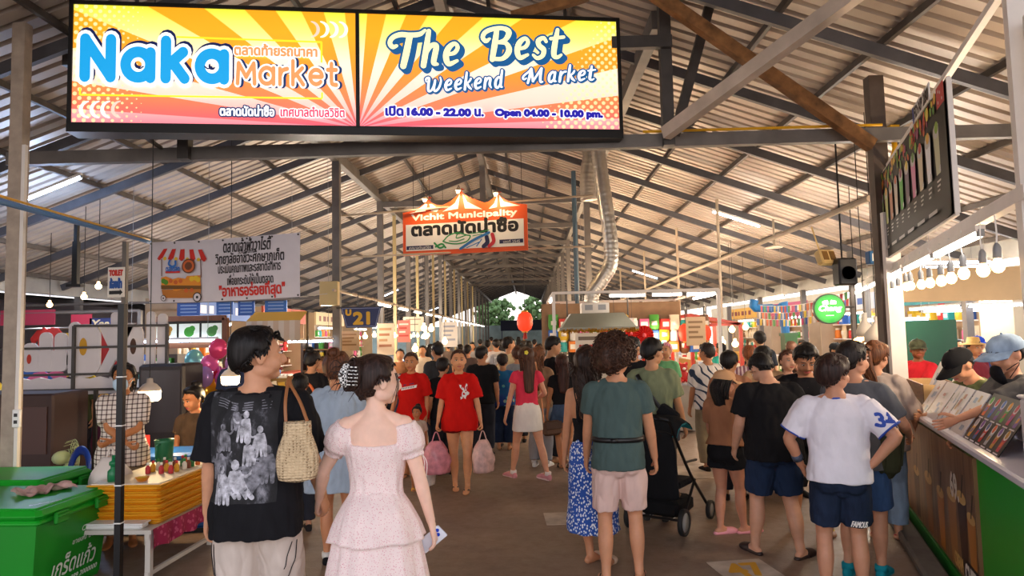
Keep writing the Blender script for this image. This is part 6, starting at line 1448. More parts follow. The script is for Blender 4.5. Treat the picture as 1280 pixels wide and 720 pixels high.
ORD = ['first', 'second', 'third', 'fourth', 'fifth', 'sixth', 'seventh', 'eighth', 'ninth', 'tenth']
TC = ['#b03a34', '#c9a13a', '#3f6fa0', '#a8483a', '#4a7f4a', '#b8864a', '#8a3a5a', '#3a5a7a', '#b5532e']
for i in range(9):
    y = 10.6+3.65*i; x = -3.75; w = 2.9
    table(x, y, w, .75, .82, TC[i], ORD[i]+' draped table along the left row of stalls, counted from the front', R(90))
    for k in range(9 if i < 5 else 5):
        s_ = (k+.5)/(9 if i < 5 else 5)
        goods(KINDS_[int(g.integers(0, 6))], int(g.integers(0, 10)), (x+.12+g.uniform(-.1, .12), y-w/2+w*s_, .82), R(90)+g.uniform(-.3, .3), g.uniform(.9, 1.25), f'on the {ORD[i]} table of the left row')
        if i < 5: goods(KINDS_[int(g.integers(0, 6))], int(g.integers(0, 10)), (x-.2, y-w/2+w*s_, .82), R(90)+g.uniform(-.3, .3), g.uniform(1.0, 1.4), f'at the back of the {ORD[i]} table of the left row')
m = MB(); m.tube([(-3.3, 11.6, 2.60), (-3.3, 58, 2.60)], .025, 8); st(m.build('pipe_beam', CREAM))
for i in range(16):
    y = 15.2+2.4*i; tube_lamp((-3.3, y, 2.56), (-3.3, y+1.25, 2.56), (ORD[i] if i < 10 else 'far')+' white tube in the line over the left row of stalls', group='tube line over the left row', r=.03)
def small_bulb(p, label, group, r=.05, drop=None):
    drop = drop or max(.3, roof_z(p[0])-p[2]-1.6*r-.02)
    t = thing('stall_bulb', label, 'light bulb', tuple(p), 0, group); m = MB(); m.sph((0, 0, 0), r, 12); m.lathe([(r*.4, r*.8), (r*.45, r*1.5), (0, r*1.7)], n=10); m.build('bulb', BULB, t, True); m = MB(); m.tube([(0, 0, r*1.6), (0, 0, r*1.6+drop)], .006, 5); m.build('cord', BLACKP, t); return t
b1 = small_bulb((-3.28, 13.2, 1.78), 'warm bulb strung low over the front tables of the left row', 'warm bulbs over the left row', .05, .75)
for k in range(13):
    o = copy_tree(b1); o.location = (-3.28+.02*math.sin(k*2), 13.8+.75*k, 1.80+.03*math.sin(k*1.7))
for k, (px, py, d) in enumerate(((530, 410, 15.5), (539, 411, 16), (532, 420, 15), (519, 436, 14.5), (556, 427, 17))): small_bulb(at(px, py, d), ['upper left', 'upper right', 'middle', 'lowest', 'far right'][k]+' bright bare bulb above the left row behind the red tees', 'bare bulbs behind the red tees', .07)
# posters and cards hung along the left row
def poster(px, py, d, w, h, cols, label, rz=0, lines=4, head=None):
    q = at(px, py, d); t = thing('hanging_poster', label, 'poster', tuple(q), rz); m = MB(); m.box((0, .006, 0), (w, .01, h), 0); fr = frame3((-w/2, 0, -h/2), (1, 0, 0), (0, 0, 1))
    for i in range(lines): m.flat(rect2d(w*.12, h*(.78-.7*i/lines), w*(.85-.12*(i % 3)), h*(.86-.7*i/lines)), fr, .001, 1+i % (len(cols)-1))
    m.build('sheet', [plain(c) for c in cols], t); m = MB()
    for sg in (-1, 1): m.tube([(sg*w*.45, .006, h/2), (sg*w*.45, .006, max(h/2+.25, 2.62-q.z))], .004, 5)
    m.build('string', BLACKP, t); return t
poster(437, 426, 12.6, .36, .36, ['#dcb98c', '#b98a5a', '#a87a48'], 'cream poster hung below the navy bay sign'); poster(482, 424, 13.4, .34, .62, ['#d8bfa0', '#b58a62', '#a06a4a'], 'tall cream poster with brown lettering right of the bay sign'); poster(505, 414, 15, .28, .48, ['#d87a6a', '#f0e0d0', '#c23a2a'], 'red and white poster over the left row'); poster(517, 405, 16.5, .5, .35, ['#cfc0a8', '#8a7a6a'], 'pale board hung above the bulbs of the left row', 0, 2); poster(562, 418, 18, .42, .66, ['#ddd8d0', '#9aa0b0'], 'pale sheet hung further along the left row')
poster(870, 414, 12.0, .34, .5, ['#c9ab88', '#8a6a4a'], 'brown paper bag poster hung at the right of the middle stall'); poster(779, 410, 12.6, .36, .36, ['#e8e4e0', '#b0b8c8'], 'white card hung beside the red rosettes', 0, 2)
# stall behind the couple: picture menu cabinet, awning, shelves
q = at(236, 415, 10.6); t = thing('picture_menu', 'brown wooden menu frame with three lit food pictures behind the white letters', 'menu sign', tuple(q)); m = MB(); W_, H_ = 1.16, .42
for a, b in (((-W_/2, 0, -H_/2), (W_/2, 0, -H_/2)), ((-W_/2, 0, H_/2), (W_/2, 0, H_/2)), ((-W_/2, 0, -H_/2), (-W_/2, 0, H_/2)), ((W_/2, 0, -H_/2), (W_/2, 0, H_/2))): m.bar(a, b, .08, .09, up=(0, 1, 0))
m.bar((-W_/2, 0, -.62), (W_/2, 0, -.62), .08, .1); m.bar((-W_/2, 0, -.62), (-W_/2, 0, 0), .06, .06); m.bar((W_/2, 0, -.62), (W_/2, 0, 0), .06, .06); m.build('frame', mat('menu_wood', '#7a4a2c', .6, nz=.2, ns=5), t)
m = MB(); m.box((0, .03, 0), (W_-.06, .02, H_-.06)); m.build('backing', BLACKP, t)
for i in range(3): m = MB(); m.box((-.36+.36*i, .012, 0), (.32, .012, .26), 0); m.flat(merge2d(disc2d((0, 0), .08, 12), disc2d((.05, .05), .05, 8)), frame3((-.36+.36*i, .005, 0), (1, 0, 0), (0, 0, 1)), .001, 1); m.build('picture', [mat('menu_picture', '#dfe8dc', .5, emi='#dfe8dc', es=.35), plain(['#b8862a', '#3fa02c', '#4a8a3a'][i])], t)
q = at(342, 410, 11.2); t = thing('stall_awning', 'scalloped cream and yellow awning behind the printed black tee', 'awning', tuple(q)); m = MB(); n = 30; w = .9
v = [];
for i in range(n+1): x = -w/2+w*i/n; v += [(x, .35, .28), (x, -.02, .12), (x, -.03, -.18-.05*abs(math.sin(i*math.pi/3)))]
m.add(v, [(i*3+j, (i+1)*3+j, (i+1)*3+j+1, i*3+j+1) for i in range(n) for j in range(2)], [j for i in range(n) for j in (0, 1+(i//3) % 2)]); m.add(np.array(v)+V(0, .008, -.004), [(i*3+j+1, (i+1)*3+j+1, (i+1)*3+j, i*3+j) for i in range(n) for j in range(2)], 0); m.build('fabric', [plain('#e0b24a'), plain('#dccdb8'), plain('#d2b89a')], t)
m = MB(); m.bar((-w/2, .35, .28), (-w/2, .35, -q.z), .03, .03); m.bar((w/2, .35, .28), (w/2, .35, -q.z), .03, .03); m.build('post', DSTEEL, t)
def shelf(px, py, d, w, h, n, label, rz=0):
    q = at(px, py, d); t = thing('display_shelf', label, 'shelf', (q.x, q.y, 0), rz); zt = q.z+h/2; m = MB()
    for sg in (-1, 1): m.box((sg*w/2, 0, zt/2), (.04, .3, zt))
    m.box((0, .14, zt/2), (w, .02, zt)); m.build('case', mat('shelf_dark', '#4a3a30', .6), t)
    for i in range(n):
        z = zt-(i+1)*h/n; m = MB(); m.box((0, 0, z), (w-.04, .28, .02)); m.build('shelf_board', mat('shelf_wood', '#8a6238', .6), t)
        for k in range(int(w/.2)):
            c, s_ = math.cos(rz), math.sin(rz); lx, ly = -w/2+.12+.2*k, -.04; goods(['jar', 'snack_box', 'snack_bag'][int(g.integers(0, 3))], int(g.integers(0, 10)), (q.x+c*lx-s_*ly, q.y+s_*lx+c*ly, z+.011), rz, min(.9, h/n/.24), 'on the '+label.split(' of ')[0])
    return t
shelf(402, 450, 12.3, .62, .75, 4, 'tall dark shelf of small goods left of the bay sign'); shelf(192, 470, 11.2, .9, .7, 3, 'low bright shelf of small goods behind the masked woman')
q = at(232, 470, 10.9); m = MB(); m.box((0, 0, q.z/2), (1.3, .5, q.z-.05)); tag(m.build('display_case', mat('pale_case', '#cfd6da', .3, nz=.06), None, False, (q.x, q.y, 0)), 'pale display case under the picture menu', 'display case')
tube_lamp(at(200, 424, 10.5)-Vector((.6, 0, 0)), at(200, 424, 10.5)+Vector((.9, 0, 0)), 'white tube under the brown picture menu', True, hang=True); tube_lamp(at(395, 424, 11.8)-Vector((.5, 0, 0)), at(395, 424, 11.8)+Vector((.3, 0, 0)), 'white tube over the dark shelf left of the bay sign', True, hang=True)
q = at(316, 476, 9.6); t = thing('tall_price_sign', 'tall white sign with teal heading behind the printed black tee', 'sign', (q.x, q.y, 0)); m = MB(); m.box((0, 0, q.z), (.22, .02, .66), 0); m.box((0, -.012, q.z+.28), (.22, .004, .08), 1)
for i in range(9): m.box((0, -.012, q.z+.2-.055*i), (.16-.03*(i % 3), .003, .014), 2)
m.box((0, .02, q.z/2-.15), (.05, .03, q.z-.3), 0); m.build('panel', [mat('sign_panel_white', '#d8dde0', .4), plain('#1f8a8a'), plain('#c06a4a')], t)
for i, (px, py, w, c, nm) in enumerate(((236, 384, .42, '#1d4f9c', 'left'), (281, 383, .30, '#23579f', 'middle'), (308, 384, .30, '#1d4f9c', 'right'), (345, 384, .4, '#2a60a8', 'far right'))):
    q = at(px, py, 12.2); m = MB(); m.box((0, 0, 0), (w, .02, .30)); [m.box((0, -.012, .09-.06*k), (w*.7, .003, .02), 1) for k in range(4)]; tag(m.build('blue_board', [plain(c), plain('#7f9cc8')], None, False, tuple(q)), 'blue notice board behind the white cloth banner, '+nm+' one', 'notice board', 'blue boards behind the banner')
# far left under the eave: banners, bulbs, stalls in the gloom
for i, (px, py, d, w, h, c, nm) in enumerate(((35, 397, 11.5, .95, .26, '#a8304a', 'crimson'), (102, 401, 11.5, .36, .22, '#b8304a', 'red'), (126, 405, 11.5, .38, .20, '#1f2f6a', 'navy'))):
    q = at(px, py, d); t = thing('shop_banner', nm+' cloth shop banner hanging under the left eave', 'banner', tuple(q)); m = MB(); m.box((0, 0, 0), (w, .015, h), 0)
    if nm == 'navy': m.flat(text2d('Yaa', .006, .2, box=(-.14, -.05, .15, .07)), frame3((0, -.009, 0), (1, 0, 0), (0, 0, 1)), .001, 1)
    m.build('cloth', [plain(c), plain('#d8c8a0')], t)
for k, (px, py, d, nm) in enumerate(((62, 381, 11, 'lowest'), (105, 371, 10.5, 'middle'), (123, 358, 10, 'highest'))): small_bulb(at(px, py, d), nm+' of three small bulbs hanging under the left roof edge', 'small bulbs under the left roof edge', .045)
m = MB(); q = at(95, 330, 9.2); m.box((0, 0, 0), (.07, .07, .62)); m.box((0, 0, -.30), (.2, .1, .04)); m.bar((0, 0, .3), (0, .0, .62), .05, .05); tag(m.build('black_bracket', BLACKM, None, False, tuple(q)), 'short black drop bracket hanging from the left roof rafters', 'bracket')
for i in range(3):
    table(-7.2+i*.2, 10.2+3.3*i, 2.2, .7, .85, ['#7a3a4a', '#3a4f7a', '#8a6a3a'][i], ORD[i]+' draped table in the gloom under the left eave', R(90)*0)
    for k in range(9): goods('plush_toy' if i == 0 else KINDS_[int(g.integers(0, 6))], int(g.integers(0, 10)), (-8.1+i*.2+.22*k, 10.15+3.3*i, .85), g.uniform(-.3, .3), g.uniform(.9, 1.3), f'on the {ORD[i]} dim table under the left eave')
for k, (px, py, ci) in enumerate(((100, 440, 0), (118, 425, 2), (140, 430, 0), (60, 425, 0), (78, 432, 2), (60, 480, 6), (100, 478, 2), (40, 478, 5))): goods('hanging_shirt', ci, tuple(at(px, py, 9.9)-Vector((0, 0, .3))), R(15*(k % 3-1)), .9, f'{ORD[k]} of those hung on the rail behind the white letters', 'shirt')
m = MB(); m.tube([at(20, 412, 9.93), at(150, 408, 9.93)], .015, 6); tag(m.build('clothes_rail', STEEL), 'steel clothes rail behind the white letters', 'rail')
m = MB(); z = at(60, 391, 11.5).z; m.tube([(-9.45, 11.52, z), (-6.6, 11.52, z)], .03, 8); m.box((-6.6, 11.52, z/2), (.06, .06, z)); st(m.build('banner_beam', STEEL))
m = MB(); z = at(290, 376, 12.2).z; m.tube([(-9.45, 12.23, z), (-3.4, 12.03, z)], .025, 8); st(m.build('pipe_beam', STEEL))
# right side beyond the middle stall
for i in range(6):
    y = 15.5+3.65*i; x = 5.6; table(x, y, 2.8, .75, .85, TC[(i+3) % 9], ORD[i]+' draped table along the right eave, counted from the front', R(-90))
    for k in range(8): goods(KINDS_[int(g.integers(0, 6))], int(g.integers(0, 10)), (x-.1+g.uniform(-.1, .1), y-1.3+2.6*(k+.5)/8, .85), R(-90)+g.uniform(-.3, .3), g.uniform(1, 1.4), f'on the {ORD[i]} table along the right eave')
    tube_lamp((x, y-.6, 2.5), (x, y+.7, 2.5), ORD[i]+' white tube over the tables along the right eave', i % 2 == 1, 'tubes along the right eave', .028, True)
for i in range(8):
    y = 17.6+3.65*i; x = 1.95; table(x, y, 2.8, .75, .85, TC[(i+5) % 9], ORD[i]+' draped table behind the middle stall row', R(-90))
    for k in range(6): goods(KINDS_[int(g.integers(0, 6))], int(g.integers(0, 10)), (x-.1+g.uniform(-.1, .1), y-1.3+2.6*(k+.5)/6, .85), R(-90)+g.uniform(-.3, .3), g.uniform(1, 1.4), f'on the {ORD[i]} table behind the middle stall')
    tube_lamp((1.5, y-.6, 2.4), (1.5, y+.7, 2.4), ORD[i]+' white tube over the row behind the middle stall', False, 'tubes behind the middle stall', .028, True)
# goods on the middle stall
for k in range(22):
    u = k/21; goods(['plush_toy', 'hanging_shirt', 'snack_bag', 'jar'][k % 4] if k % 4 != 1 else 'snack_bag', (k*7) % 10, (q0.x*0+at(772, 480, 12.2).x+.1+1.15*u, 12.35+.25*(k % 2), .85), g.uniform(-.3, .3), 1.1, 'on the steel counter of the middle stall')
for k in range(48):
    p = at(692+(k % 16)*12.6, 412+14*(k//16), 13.27); goods(['snack_bag', 'snack_box', 'snack_bag', 'jar', 'snack_box'][k % 5], (k*7+3) % 10, tuple(p), g.uniform(-.3, .3), 1.15, 'pegged on the middle stall display wall')
for x in (FX0+.3, FX0+1.2, FX0+2.1):
    m = MB(); m.box((x, 13.35, 1.9), (.9, .02, .9)); st(m.build('display_wall', mat('display_mesh_tan', '#8a6a4c', .7, nz=.2, ns=6), None))
for k, (px, py, d) in enumerate(((915, 412, 17), (932, 409, 18), (903, 428, 16), (919, 430, 16.5))): small_bulb(at(px, py, d), ORD[k]+' bright bulb in the stalls behind the patterned shirt', 'bulbs behind the patterned shirt', .08)
# roof tubes
def roof_tube(p0, p1, label, cool=True):
    a, b = at_roof(*p0, drop=.27), at_roof(*p1, drop=.27); t = tube_lamp(a, b, label, cool, None, .024); return t
roof_tube((30, 247), (102, 218), 'bluish tube fixed to the left roof rafters behind the pale post'); roof_tube((890, 262), (950, 281), 'white tube fixed to the right roof rafters under a rusty patch', False); roof_tube((790, 337), (822, 347), 'small white tube on the right roof beyond the ducts'); roof_tube((474, 372), (498, 361), 'small white tube on the left roof beyond the aisle column'); roof_tube((533, 389), (548, 384), 'tiny white tube far along the left roof')
q = at(968, 310, 13); m = MB(); m.lathe([(0, 0), (.15, 0), (.16, .02), (.05, .05), (.02, .06), (.02, .55)], n=16); tag(m.build('ceiling_fan_lamp', mat('pale_lamp', '#c9bca8', .4), None, True, tuple(q)), 'pale disc lamp hanging from the right roof on a rod', 'lamp')
m = MB(); m.box((0, 0, 0), (.32, .14, .42), bev=.01); q = at(412, 367, 11.8); tag(m.build('fuse_box', mat('cream_fuse_box', '#c9b27a', .5), None, False, tuple(q)), 'cream fuse box on the aisle column above the bay sign', 'fuse box')
# shopfronts along the right wall and in the left gloom
SF = [(8.6, 14.6, -90, '#2f8f94', '#dfe6e4', 'teal'), (8.6, 18.4, -90, '#d0d4d8', '#3a62a8', 'white'), (8.6, 22.4, -90, '#b8486a', '#f0e0d0', 'pink'), (8.6, 27, -90, '#d8a23a', '#7a2a1c', 'amber'), (-6.6, 14.2, 90, '#3a62a8', '#e0e4ea', 'blue'), (-6.6, 18.2, 90, '#b04a34', '#f0dcb8', 'brick red'), (-6.6, 22.4, 90, '#d8c49a', '#7a3a2a', 'cream'), (-6.6, 27, 90, '#3f8f6a', '#e8e8d8', 'green')]
for i, (x, y, rz, c1_, c2_, nm) in enumerate(SF):
    side = 'right wall' if x > 0 else 'left aisle behind the bay sign'
    t = thing('market_kiosk', nm+' fronted kiosk with lit fascia by the '+side, 'kiosk', (x, y, 0), R(rz)); m = MB(); m.box((0, .5, 1.3), (3.2, .05, 2.6), 0); m.box((-1.58, .2, 1.3), (.05, .6, 2.6), 0); m.box((1.58, .2, 1.3), (.05, .6, 2.6), 0); m.build('case', mat('kiosk_inside', '#b39a7c', .6, nz=.15, ns=2), t)
    m = MB(); m.box((0, -.12, 2.42), (3.2, .06, .40), 0); fr = frame3((-1.6, -.152, 2.22), (1, 0, 0), (0, 0, 1)); [m.flat(rect2d(.3+.42*k, .12, .3+.42*k+.2+.1*(k % 2), .28), fr, .001, 1) for k in range(6)]; m.build('fascia', [plain(c1_), plain(c2_)], t)
    m = MB(); m.box((0, -.05, .45), (3.1, .5, .9), 0, bev=.01); m.build('counter', plain(c1_ if i % 2 else c2_), t)
    for k in range(3): m = MB(); m.box((0, .36, 1.05+.4*k), (3.1, .24, .025)); m.build('shelf_board', WHITEP, t)
    c_, s_ = math.cos(R(rz)), math.sin(R(rz))
    for k in range(3):
        for q_ in range(9):
            lx, ly = -1.4+.35*q_+.1*g.uniform(-1, 1), .36; goods(KINDS_[int(g.integers(0, 3))], int(g.integers(0, 10)), (x+c_*lx-s_*ly, y+s_*lx+c_*ly, 1.063+.4*k), R(rz), g.uniform(1.1, 1.5), 'on the shelves of the '+nm+' fronted kiosk')
    a_, b_ = (x-s_*.0+c_*-.9, y+s_*-.9, 2.17), (x+c_*.9, y+s_*.9, 2.17); tube_lamp(a_, b_, 'white tube under the fascia of the '+nm+' fronted kiosk', i % 2 == 0, None, .028)
# far end: dark blue awning and a strip of trees
m = MB(); m.prism([(0, 0), (4.2, 0), (4.2, .9), (0, .9)], (-2.3, 60, 2.2), (1, 0, 0), (0, -.3, 1), .05); [m.box((x, 60.1, 1.2), (.08, .08, 2.4)) for x in (-2.2, 1.8)]; tag(m.build('far_awning', plain('#28324e')), 'dark blue awning at the far end of the hall', 'awning')
def far_tree(x, y, h, label):
    t = thing('far_tree', label, 'tree', (x, y, 0)); m = MB(); m.tube([(0, 0, 0), (.1, 0, h*.5)], np.array([.2, .1]), 8); m.build('trunk', plain('#4a3a2a'), t); m = MB(); gg = np.random.default_rng(int(x*10)+99)
    for i in range(420):
        c = gg.normal(size=3); c = c/np.linalg.norm(c)*gg.uniform(.5, 1)**.4*V(2.0, 1.6, 1.7)*(1+.2*math.sin(i))+V(0, 0, h*.75); m.sph(c, gg.uniform(.1, .3), 5, rot=Matrix.Rotation(i, 3, 'X'))
    m.build('crown', mat('tree_green', '#4f6b3a', .8, nz=.4, ns=3), t)
far_tree(-3.5, 74, 5.5, 'tree beyond the far end of the hall, left one'); far_tree(1.5, 76, 6.2, 'taller tree beyond the far end of the hall, right one')
# lamps' own glow along the stalls
point((1.2, 12.0, 1.75), 12, WARM, .1, 'stall_light'); point((2.5, 12.9, 1.6), 12, WARM, .1, 'stall_light')
for y in (12.9, 16.2, 19.9, 25, 32, 41): point((-3.9, y, 2.1), 105, (1, .86, .70), .15, 'stall_light'); point((2.0, y+2, 2.2), 95, (1, .72, .44), .15, 'stall_light')
for y in (10, 14, 19, 26): point((5.0, y+1, 2.25), 70, (1, .76, .5), .15, 'stall_light'); point((-7.2, y, 2.2), 24, (.85, .88, 1), .15, 'stall_light')

point((-6.5, 9.2, 3.3), 40, (.4, .6, 1), .1, 'tube_glow'); point((4.4, 14.2, 3.5), 12, NEUT, .1, 'tube_glow')
# ------------------------------------------------------------------ the people, nearest first
def P(label, px, d, ytop=None, feet=None, **kw):
    if feet: d = at_h(px, feet, 0).y
    q = at(px, ytop if ytop else 420, d)
    if ytop and 'H' not in kw: kw['H'] = (q.z-.01)*.985
    return Person(label, q.x, d, **kw)
def stripes_shorts(k):
    return None
BLK, DRK = '#16161a', '#2a2326'
def floral(name, base, spot, sc=55, th=.22, dark='#a6465a'):
    def fn(k):
        v = k.co(); d = k.voro(sc, v); n = k.noise(14, 3, v); c = k.ramp(k.noise(16, 3, k.co((1, 1, .45))), [(.3, tuple(x*.9 for x in lin(base))), (.7, lin(base))])
        k.bump(k.noise(22, 3, k.co((1, 1, .4))), .35, .03)
        return k.mix(k.math('LESS_THAN', d, th), c, k.mix(n, spot, dark))
    return cmat(name, fn, .85)
# --- man with printed back
HOLD = np.array(at(405, 634, 3.66))
def towards(px, d, H, yaw, W):
    p = np.array(W)-np.array((at(px, 420, d).x, d, 0)); c, q = math.cos(R(yaw)), math.sin(R(yaw)); return (np.array([p[0]*c+p[1]*q, -p[0]*q+p[1]*c, p[2]])/H).tolist()
man = P('man in oversized black tee with a large pale print on the back, holding hands', 323, 3.44, None, H=1.785, sex='m', yaw=4, skin='#d29a78', head=(-62, -2, 0), build=1.02,
        ra=towards(323, 3.44, 1.785, 4, HOLD+V(-.005, .015, .03)), la=(-.148, .03, .492), rhand=1.1, lhand=.55, lf=(-.06, -.02, 0, 4), rf=(.06, .06, 0, -10), vox=.006)
man.top(cloth(BLK, .15), hem=.452, sleeve=.93, ease=.018, flare=.010, sease=.016, sflare=.016, name='tee_shirt', wr=.006)
man.legs(cloth('#cdbfb4', .06), length=1.02, ease=.012, flare=.014, wr=.005)
man.shoe('sneaker', [WHITEPL, cloth('#e8e6e2'), cloth('#e8e6e2')])
man.hair('short', '#0f0b0b', T=.020, back=-50, seed=3)
def _print(k):
    v = k.co((1, 1, 1)); a = k.noise(17, 6, k.co((1.3, 1, .62)), .7); b = k.noise(5.0, 3, v); w = k.voro(9, k.co((1.3, 1, .7)), 'DISTANCE_TO_EDGE')
    f = k.math('MULTIPLY', k.math('ADD', k.math('SUBTRACT', a, .43), k.math('MULTIPLY', w, .35)), k.math('MULTIPLY_ADD', b, 4.6, -1.75))
    return k.ramp(f, [(.0, '#121215'), (.12, '#222227'), (.30, '#6f6f77'), (.5, '#a0a0a8')])
def figure(x, y, s, fl=1, kneel=False):
    g_ = np.random.default_rng(int(abs(x*900+y*77))+3); o = [disc2d((x, y+.06*s), .016*s, 9, .02*s)]
    for i in range(4): a = (i-1.5)*.014*s; o.append(stroke2d([(x+a*.7, y+.032*s, .8), (x+a*1.2+fl*.006*s, y-.01*s, 1.1), (x+a*1.5+fl*(.035 if kneel else .01)*s+g_.normal()*.004, y-(.055 if kneel else .08)*s, .7)], (.0085+.003*(i % 2))*s, 3))
    o.append(stroke2d([(x+.01*fl*s, y+.03*s, 1), (x+.045*fl*s, y+.02*s, .9), (x+.07*fl*s, y+(.05 if not kneel else .045)*s, .6)], .006*s, 3)); return merge2d(*o)
FIG = [figure(*q) for q in ((-.03, .14, .7), (.02, .10, .9, -1), (-.09, .05, .8), (.09, .03, .9, -1), (-.12, -.07, 1.0), (.03, -.02, .8, 1))]+[figure(.05, -.13, 1.5, -1, True), figure(-.03, -.16, 1.3, 1, True), figure(.12, -.08, 1.1, -1), figure(-.10, -.17, 1.1, 1)]
SWAG = merge2d(*[stroke2d([(-.13, .235-.012*i, .4), (-.03, .205-.010*i, 1), (.13, .225-.014*i, .4)], .0032, 4) for i in range(4)])
man.decal([(grid2d(.330, .52, 24, 32), 0), (SWAG, 1), (merge2d(*FIG[0::2]), 1), (merge2d(*FIG[1::2]), 2)], V(-.03, -.0, 1.245), V(1, 0, 0), V(0, 0, 1), [cmat('grey_print', _print, .8), mat('print_light_grey', '#77777f', .8, nz=.9, ns=34), mat('print_pale', '#b0b0b8', .8, nz=.8, ns=34)], name='back_print')
# side stripes of the shorts
def side_stripe(p, sg, mats, ths=((.0, 0),), zs=(.43, .31)):
    co, fs = p.leg_m; T = BVHTree.FromPolygons([tuple(q) for q in co], [tuple(int(i) for i in q) for q in fs]); m = MB()
    for x in (-.016, .004):
        pts = []
        for z in np.linspace(zs[0], zs[1], 16):
            h = T.ray_cast(Vector((sg*.4, x*1.6-.075*p.H/1.7*0-.03, z*p.H)), Vector((-sg, 0, 0)))
            if h[0] is not None and (not pts or abs(h[0][0]-pts[-1][0]) < .03): pts.append(np.array(h[0])+V(sg*.002, 0, 0))
        if len(pts) > 3: m.loft(np.array(pts), np.full((len(pts), 2), (.002, .0055)), (1, 0, 0), 6, 1)
    m.build('stripe', mats, p.obj, True)
side_stripe(man, 1, cloth(BLK)); side_stripe(man, -1, cloth(BLK))
# --- woman in white dress
wom = P('woman in short pink and white puff-sleeved dress with hair clipped up', 469, 3.45, None, H=1.635, sex='f', yaw=2, skin='#eec4ae', head=(-58, 4, 0), build=1.03,
        la=towards(469, 3.45, 1.635, 2, HOLD+V(-.02, -.02, .05)), ra=(.172, .02, .472), lhand=1.1, rhand=.55, vox=.0055)
DRESS = floral('sprigged_cotton', '#f4dfdb', '#dfa0aa', 120, .24, '#cf7f8c')
H = wom.H; mb = MB()
wom.torso(np.linspace(.585, .758, 9), lambda z: .005 if z < .72 else .007, mb, cap='flat', ex=2.25)
for sg in (-1, 1): mb.sph(wom.TR(V(sg*.040, .046, .727))*H, V(.040, .036, .036)*H, 14)
for k, sg in (('l', -1), ('r', 1)):
    p, t = wom.arm_pts(k, -.02, .62, 9); r = np.interp(t, [0, .14, .3, .46, .55, .62], [.036, .046, .049, .044, .031, .033]); mb.loft(p*H, r*H, n=20, sub=2, cap='flat')
    mb.loft(np.stack([wom.TR(V(sg*.072, -.034, .745)), wom.TR(V(sg*.073, -.014, .803)), wom.TR(V(sg*.072, .02, .785))])*H, np.array([(.012, .012)]*3)*H, n=10, sub=4)
mb.loft(np.array([(0, -.01, z) for z in (.52, .56, .60)])*H, np.array([(.125, .098), (.104, .082), (.084, .062)])*H, (1, 0, 0), 36, 3, 'flat')
o, co, fs = wom.piece('dress_bodice', mb, DRESS, .0035, 60, vox=.005, stretch=(1, 1, .35)); wom.top_m = (co, fs); wom.top_o = o
for nm, secs in (('dress_peplum', [(.605, .080, .061, 0), (.565, .107, .086, -.006), (.52, .131, .105, -.012), (.475, .148, .118, -.012)]),
                 ('dress_skirt', [(.55, .098, .082, -.006), (.49, .126, .10, -.012), (.42, .142, .112, -.012), (.345, .158, .122, -.012)])):
    A = np.array(secs); mb = MB(); mb.loft(np.stack([0*A[:, 0], A[:, 3], A[:, 0]], 1)*H, A[:, 1:3]*H, (1, 0, 0), 60, 6, 'flat'); v, f, mi = mb.arr()
    th = np.arctan2(v[:, 1], v[:, 0]); q = np.clip((A[0, 0]*H-v[:, 2])/(.22), 0, 1); w = (np.sin(th*13+1.3*np.sin(th*3))+.5*np.sin(th*23+2))*.007*q
    n = v*V(1, 1, 0); n /= np.maximum(np.linalg.norm(n, axis=1, keepdims=True), 1e-6); v = v+n*w[:, None]; v[:, 2] += .006*np.sin(th*5+1)*q
    m2 = MB(); m2.add(v, f); m2.build(nm, DRESS, wom.obj, True)
m = MB()
for k, sg in (('r', 1), ('l', -1)):
    p, t = wom.arm_pts(k, .56, .60, 2); a = p[0]*H+V(sg*.045, .01, 0)
    for dx in (0, .012): m.tube([a, a+V(sg*.012+dx, 0, -.05), a+V(sg*.004+dx, .01, -.13)], .0022, 5, 3)
m.build('sleeve_tie', cloth('#f3e6e2'), wom.obj, True)
wom.hair('updo', '#2b1a14', T=.012, back=-56, seed=5)
wom.shoe('sandal', [mat('sandal_sole', '#caa', .6), WHITEPL])
def _chk(k):
    c = k.s = k.n.new('ShaderNodeTexChecker'); k.n.active = c; c.inputs['Scale'].default_value = 95; c.inputs[1].default_value = (.02, .02, .02, 1); c.inputs[2].default_value = (.9, .9, .88, 1)
    k.t.links.new(k.co(), c.inputs[0]); return c.outputs[0]
def hair_clip(p):
    m = MB(); A = [V(.010, -.096, .972), V(.016, -.106, .945), V(.012, -.100, .918)]; m.loft(p.hp(np.array(A)), np.array([(.010, .006), (.014, .009), (.009, .006)])*p.H, (1, 0, 0), 12, 4)
    for z in np.linspace(.922, .968, 6): m.tube(p.hp(np.array([(.018, -.104, z), (.036, -.094, z), (.046, -.076, z)])), .0022*p.H, 6, 3)
    m.build('hair_clip', cmat('checked_clip', _chk, .3), p.hair_o, True)
wom.hair_o = [c for c in wom.obj.children if c.name.startswith('hair')][0]; hair_clip(wom)
m = MB(); rg = np.random.default_rng(4)
for i in range(26):
    a = V(rg.uniform(-.04, .03), -.085+rg.normal()*.01, .95+rg.normal()*.018); b = a+V(rg.uniform(-.035, .0), -.014, rg.uniform(-.02, .012)); c = b+V(rg.uniform(-.02, .0), -.012, -rg.uniform(.0, .035))
    m.loft(wom.hp(np.array([a, b, c])), np.array([.0022, .0014, .0004])*wom.H, (1, 0, 0), 5, 3)
for i in range(5):
    a = V(.0445, .028+rg.normal()*.005, .955); m.loft(wom.hp(np.array([a, a+V(.004, .006, -.03), a+V(.003, .004+rg.normal()*.004, -.075-rg.uniform(0, .03))])), np.array([.0012, .001, .0004])*wom.H, (1, 0, 0), 5, 3)
m.build('loose_strands', hair_mat('#2b1a14'), wom.hair_o, True)
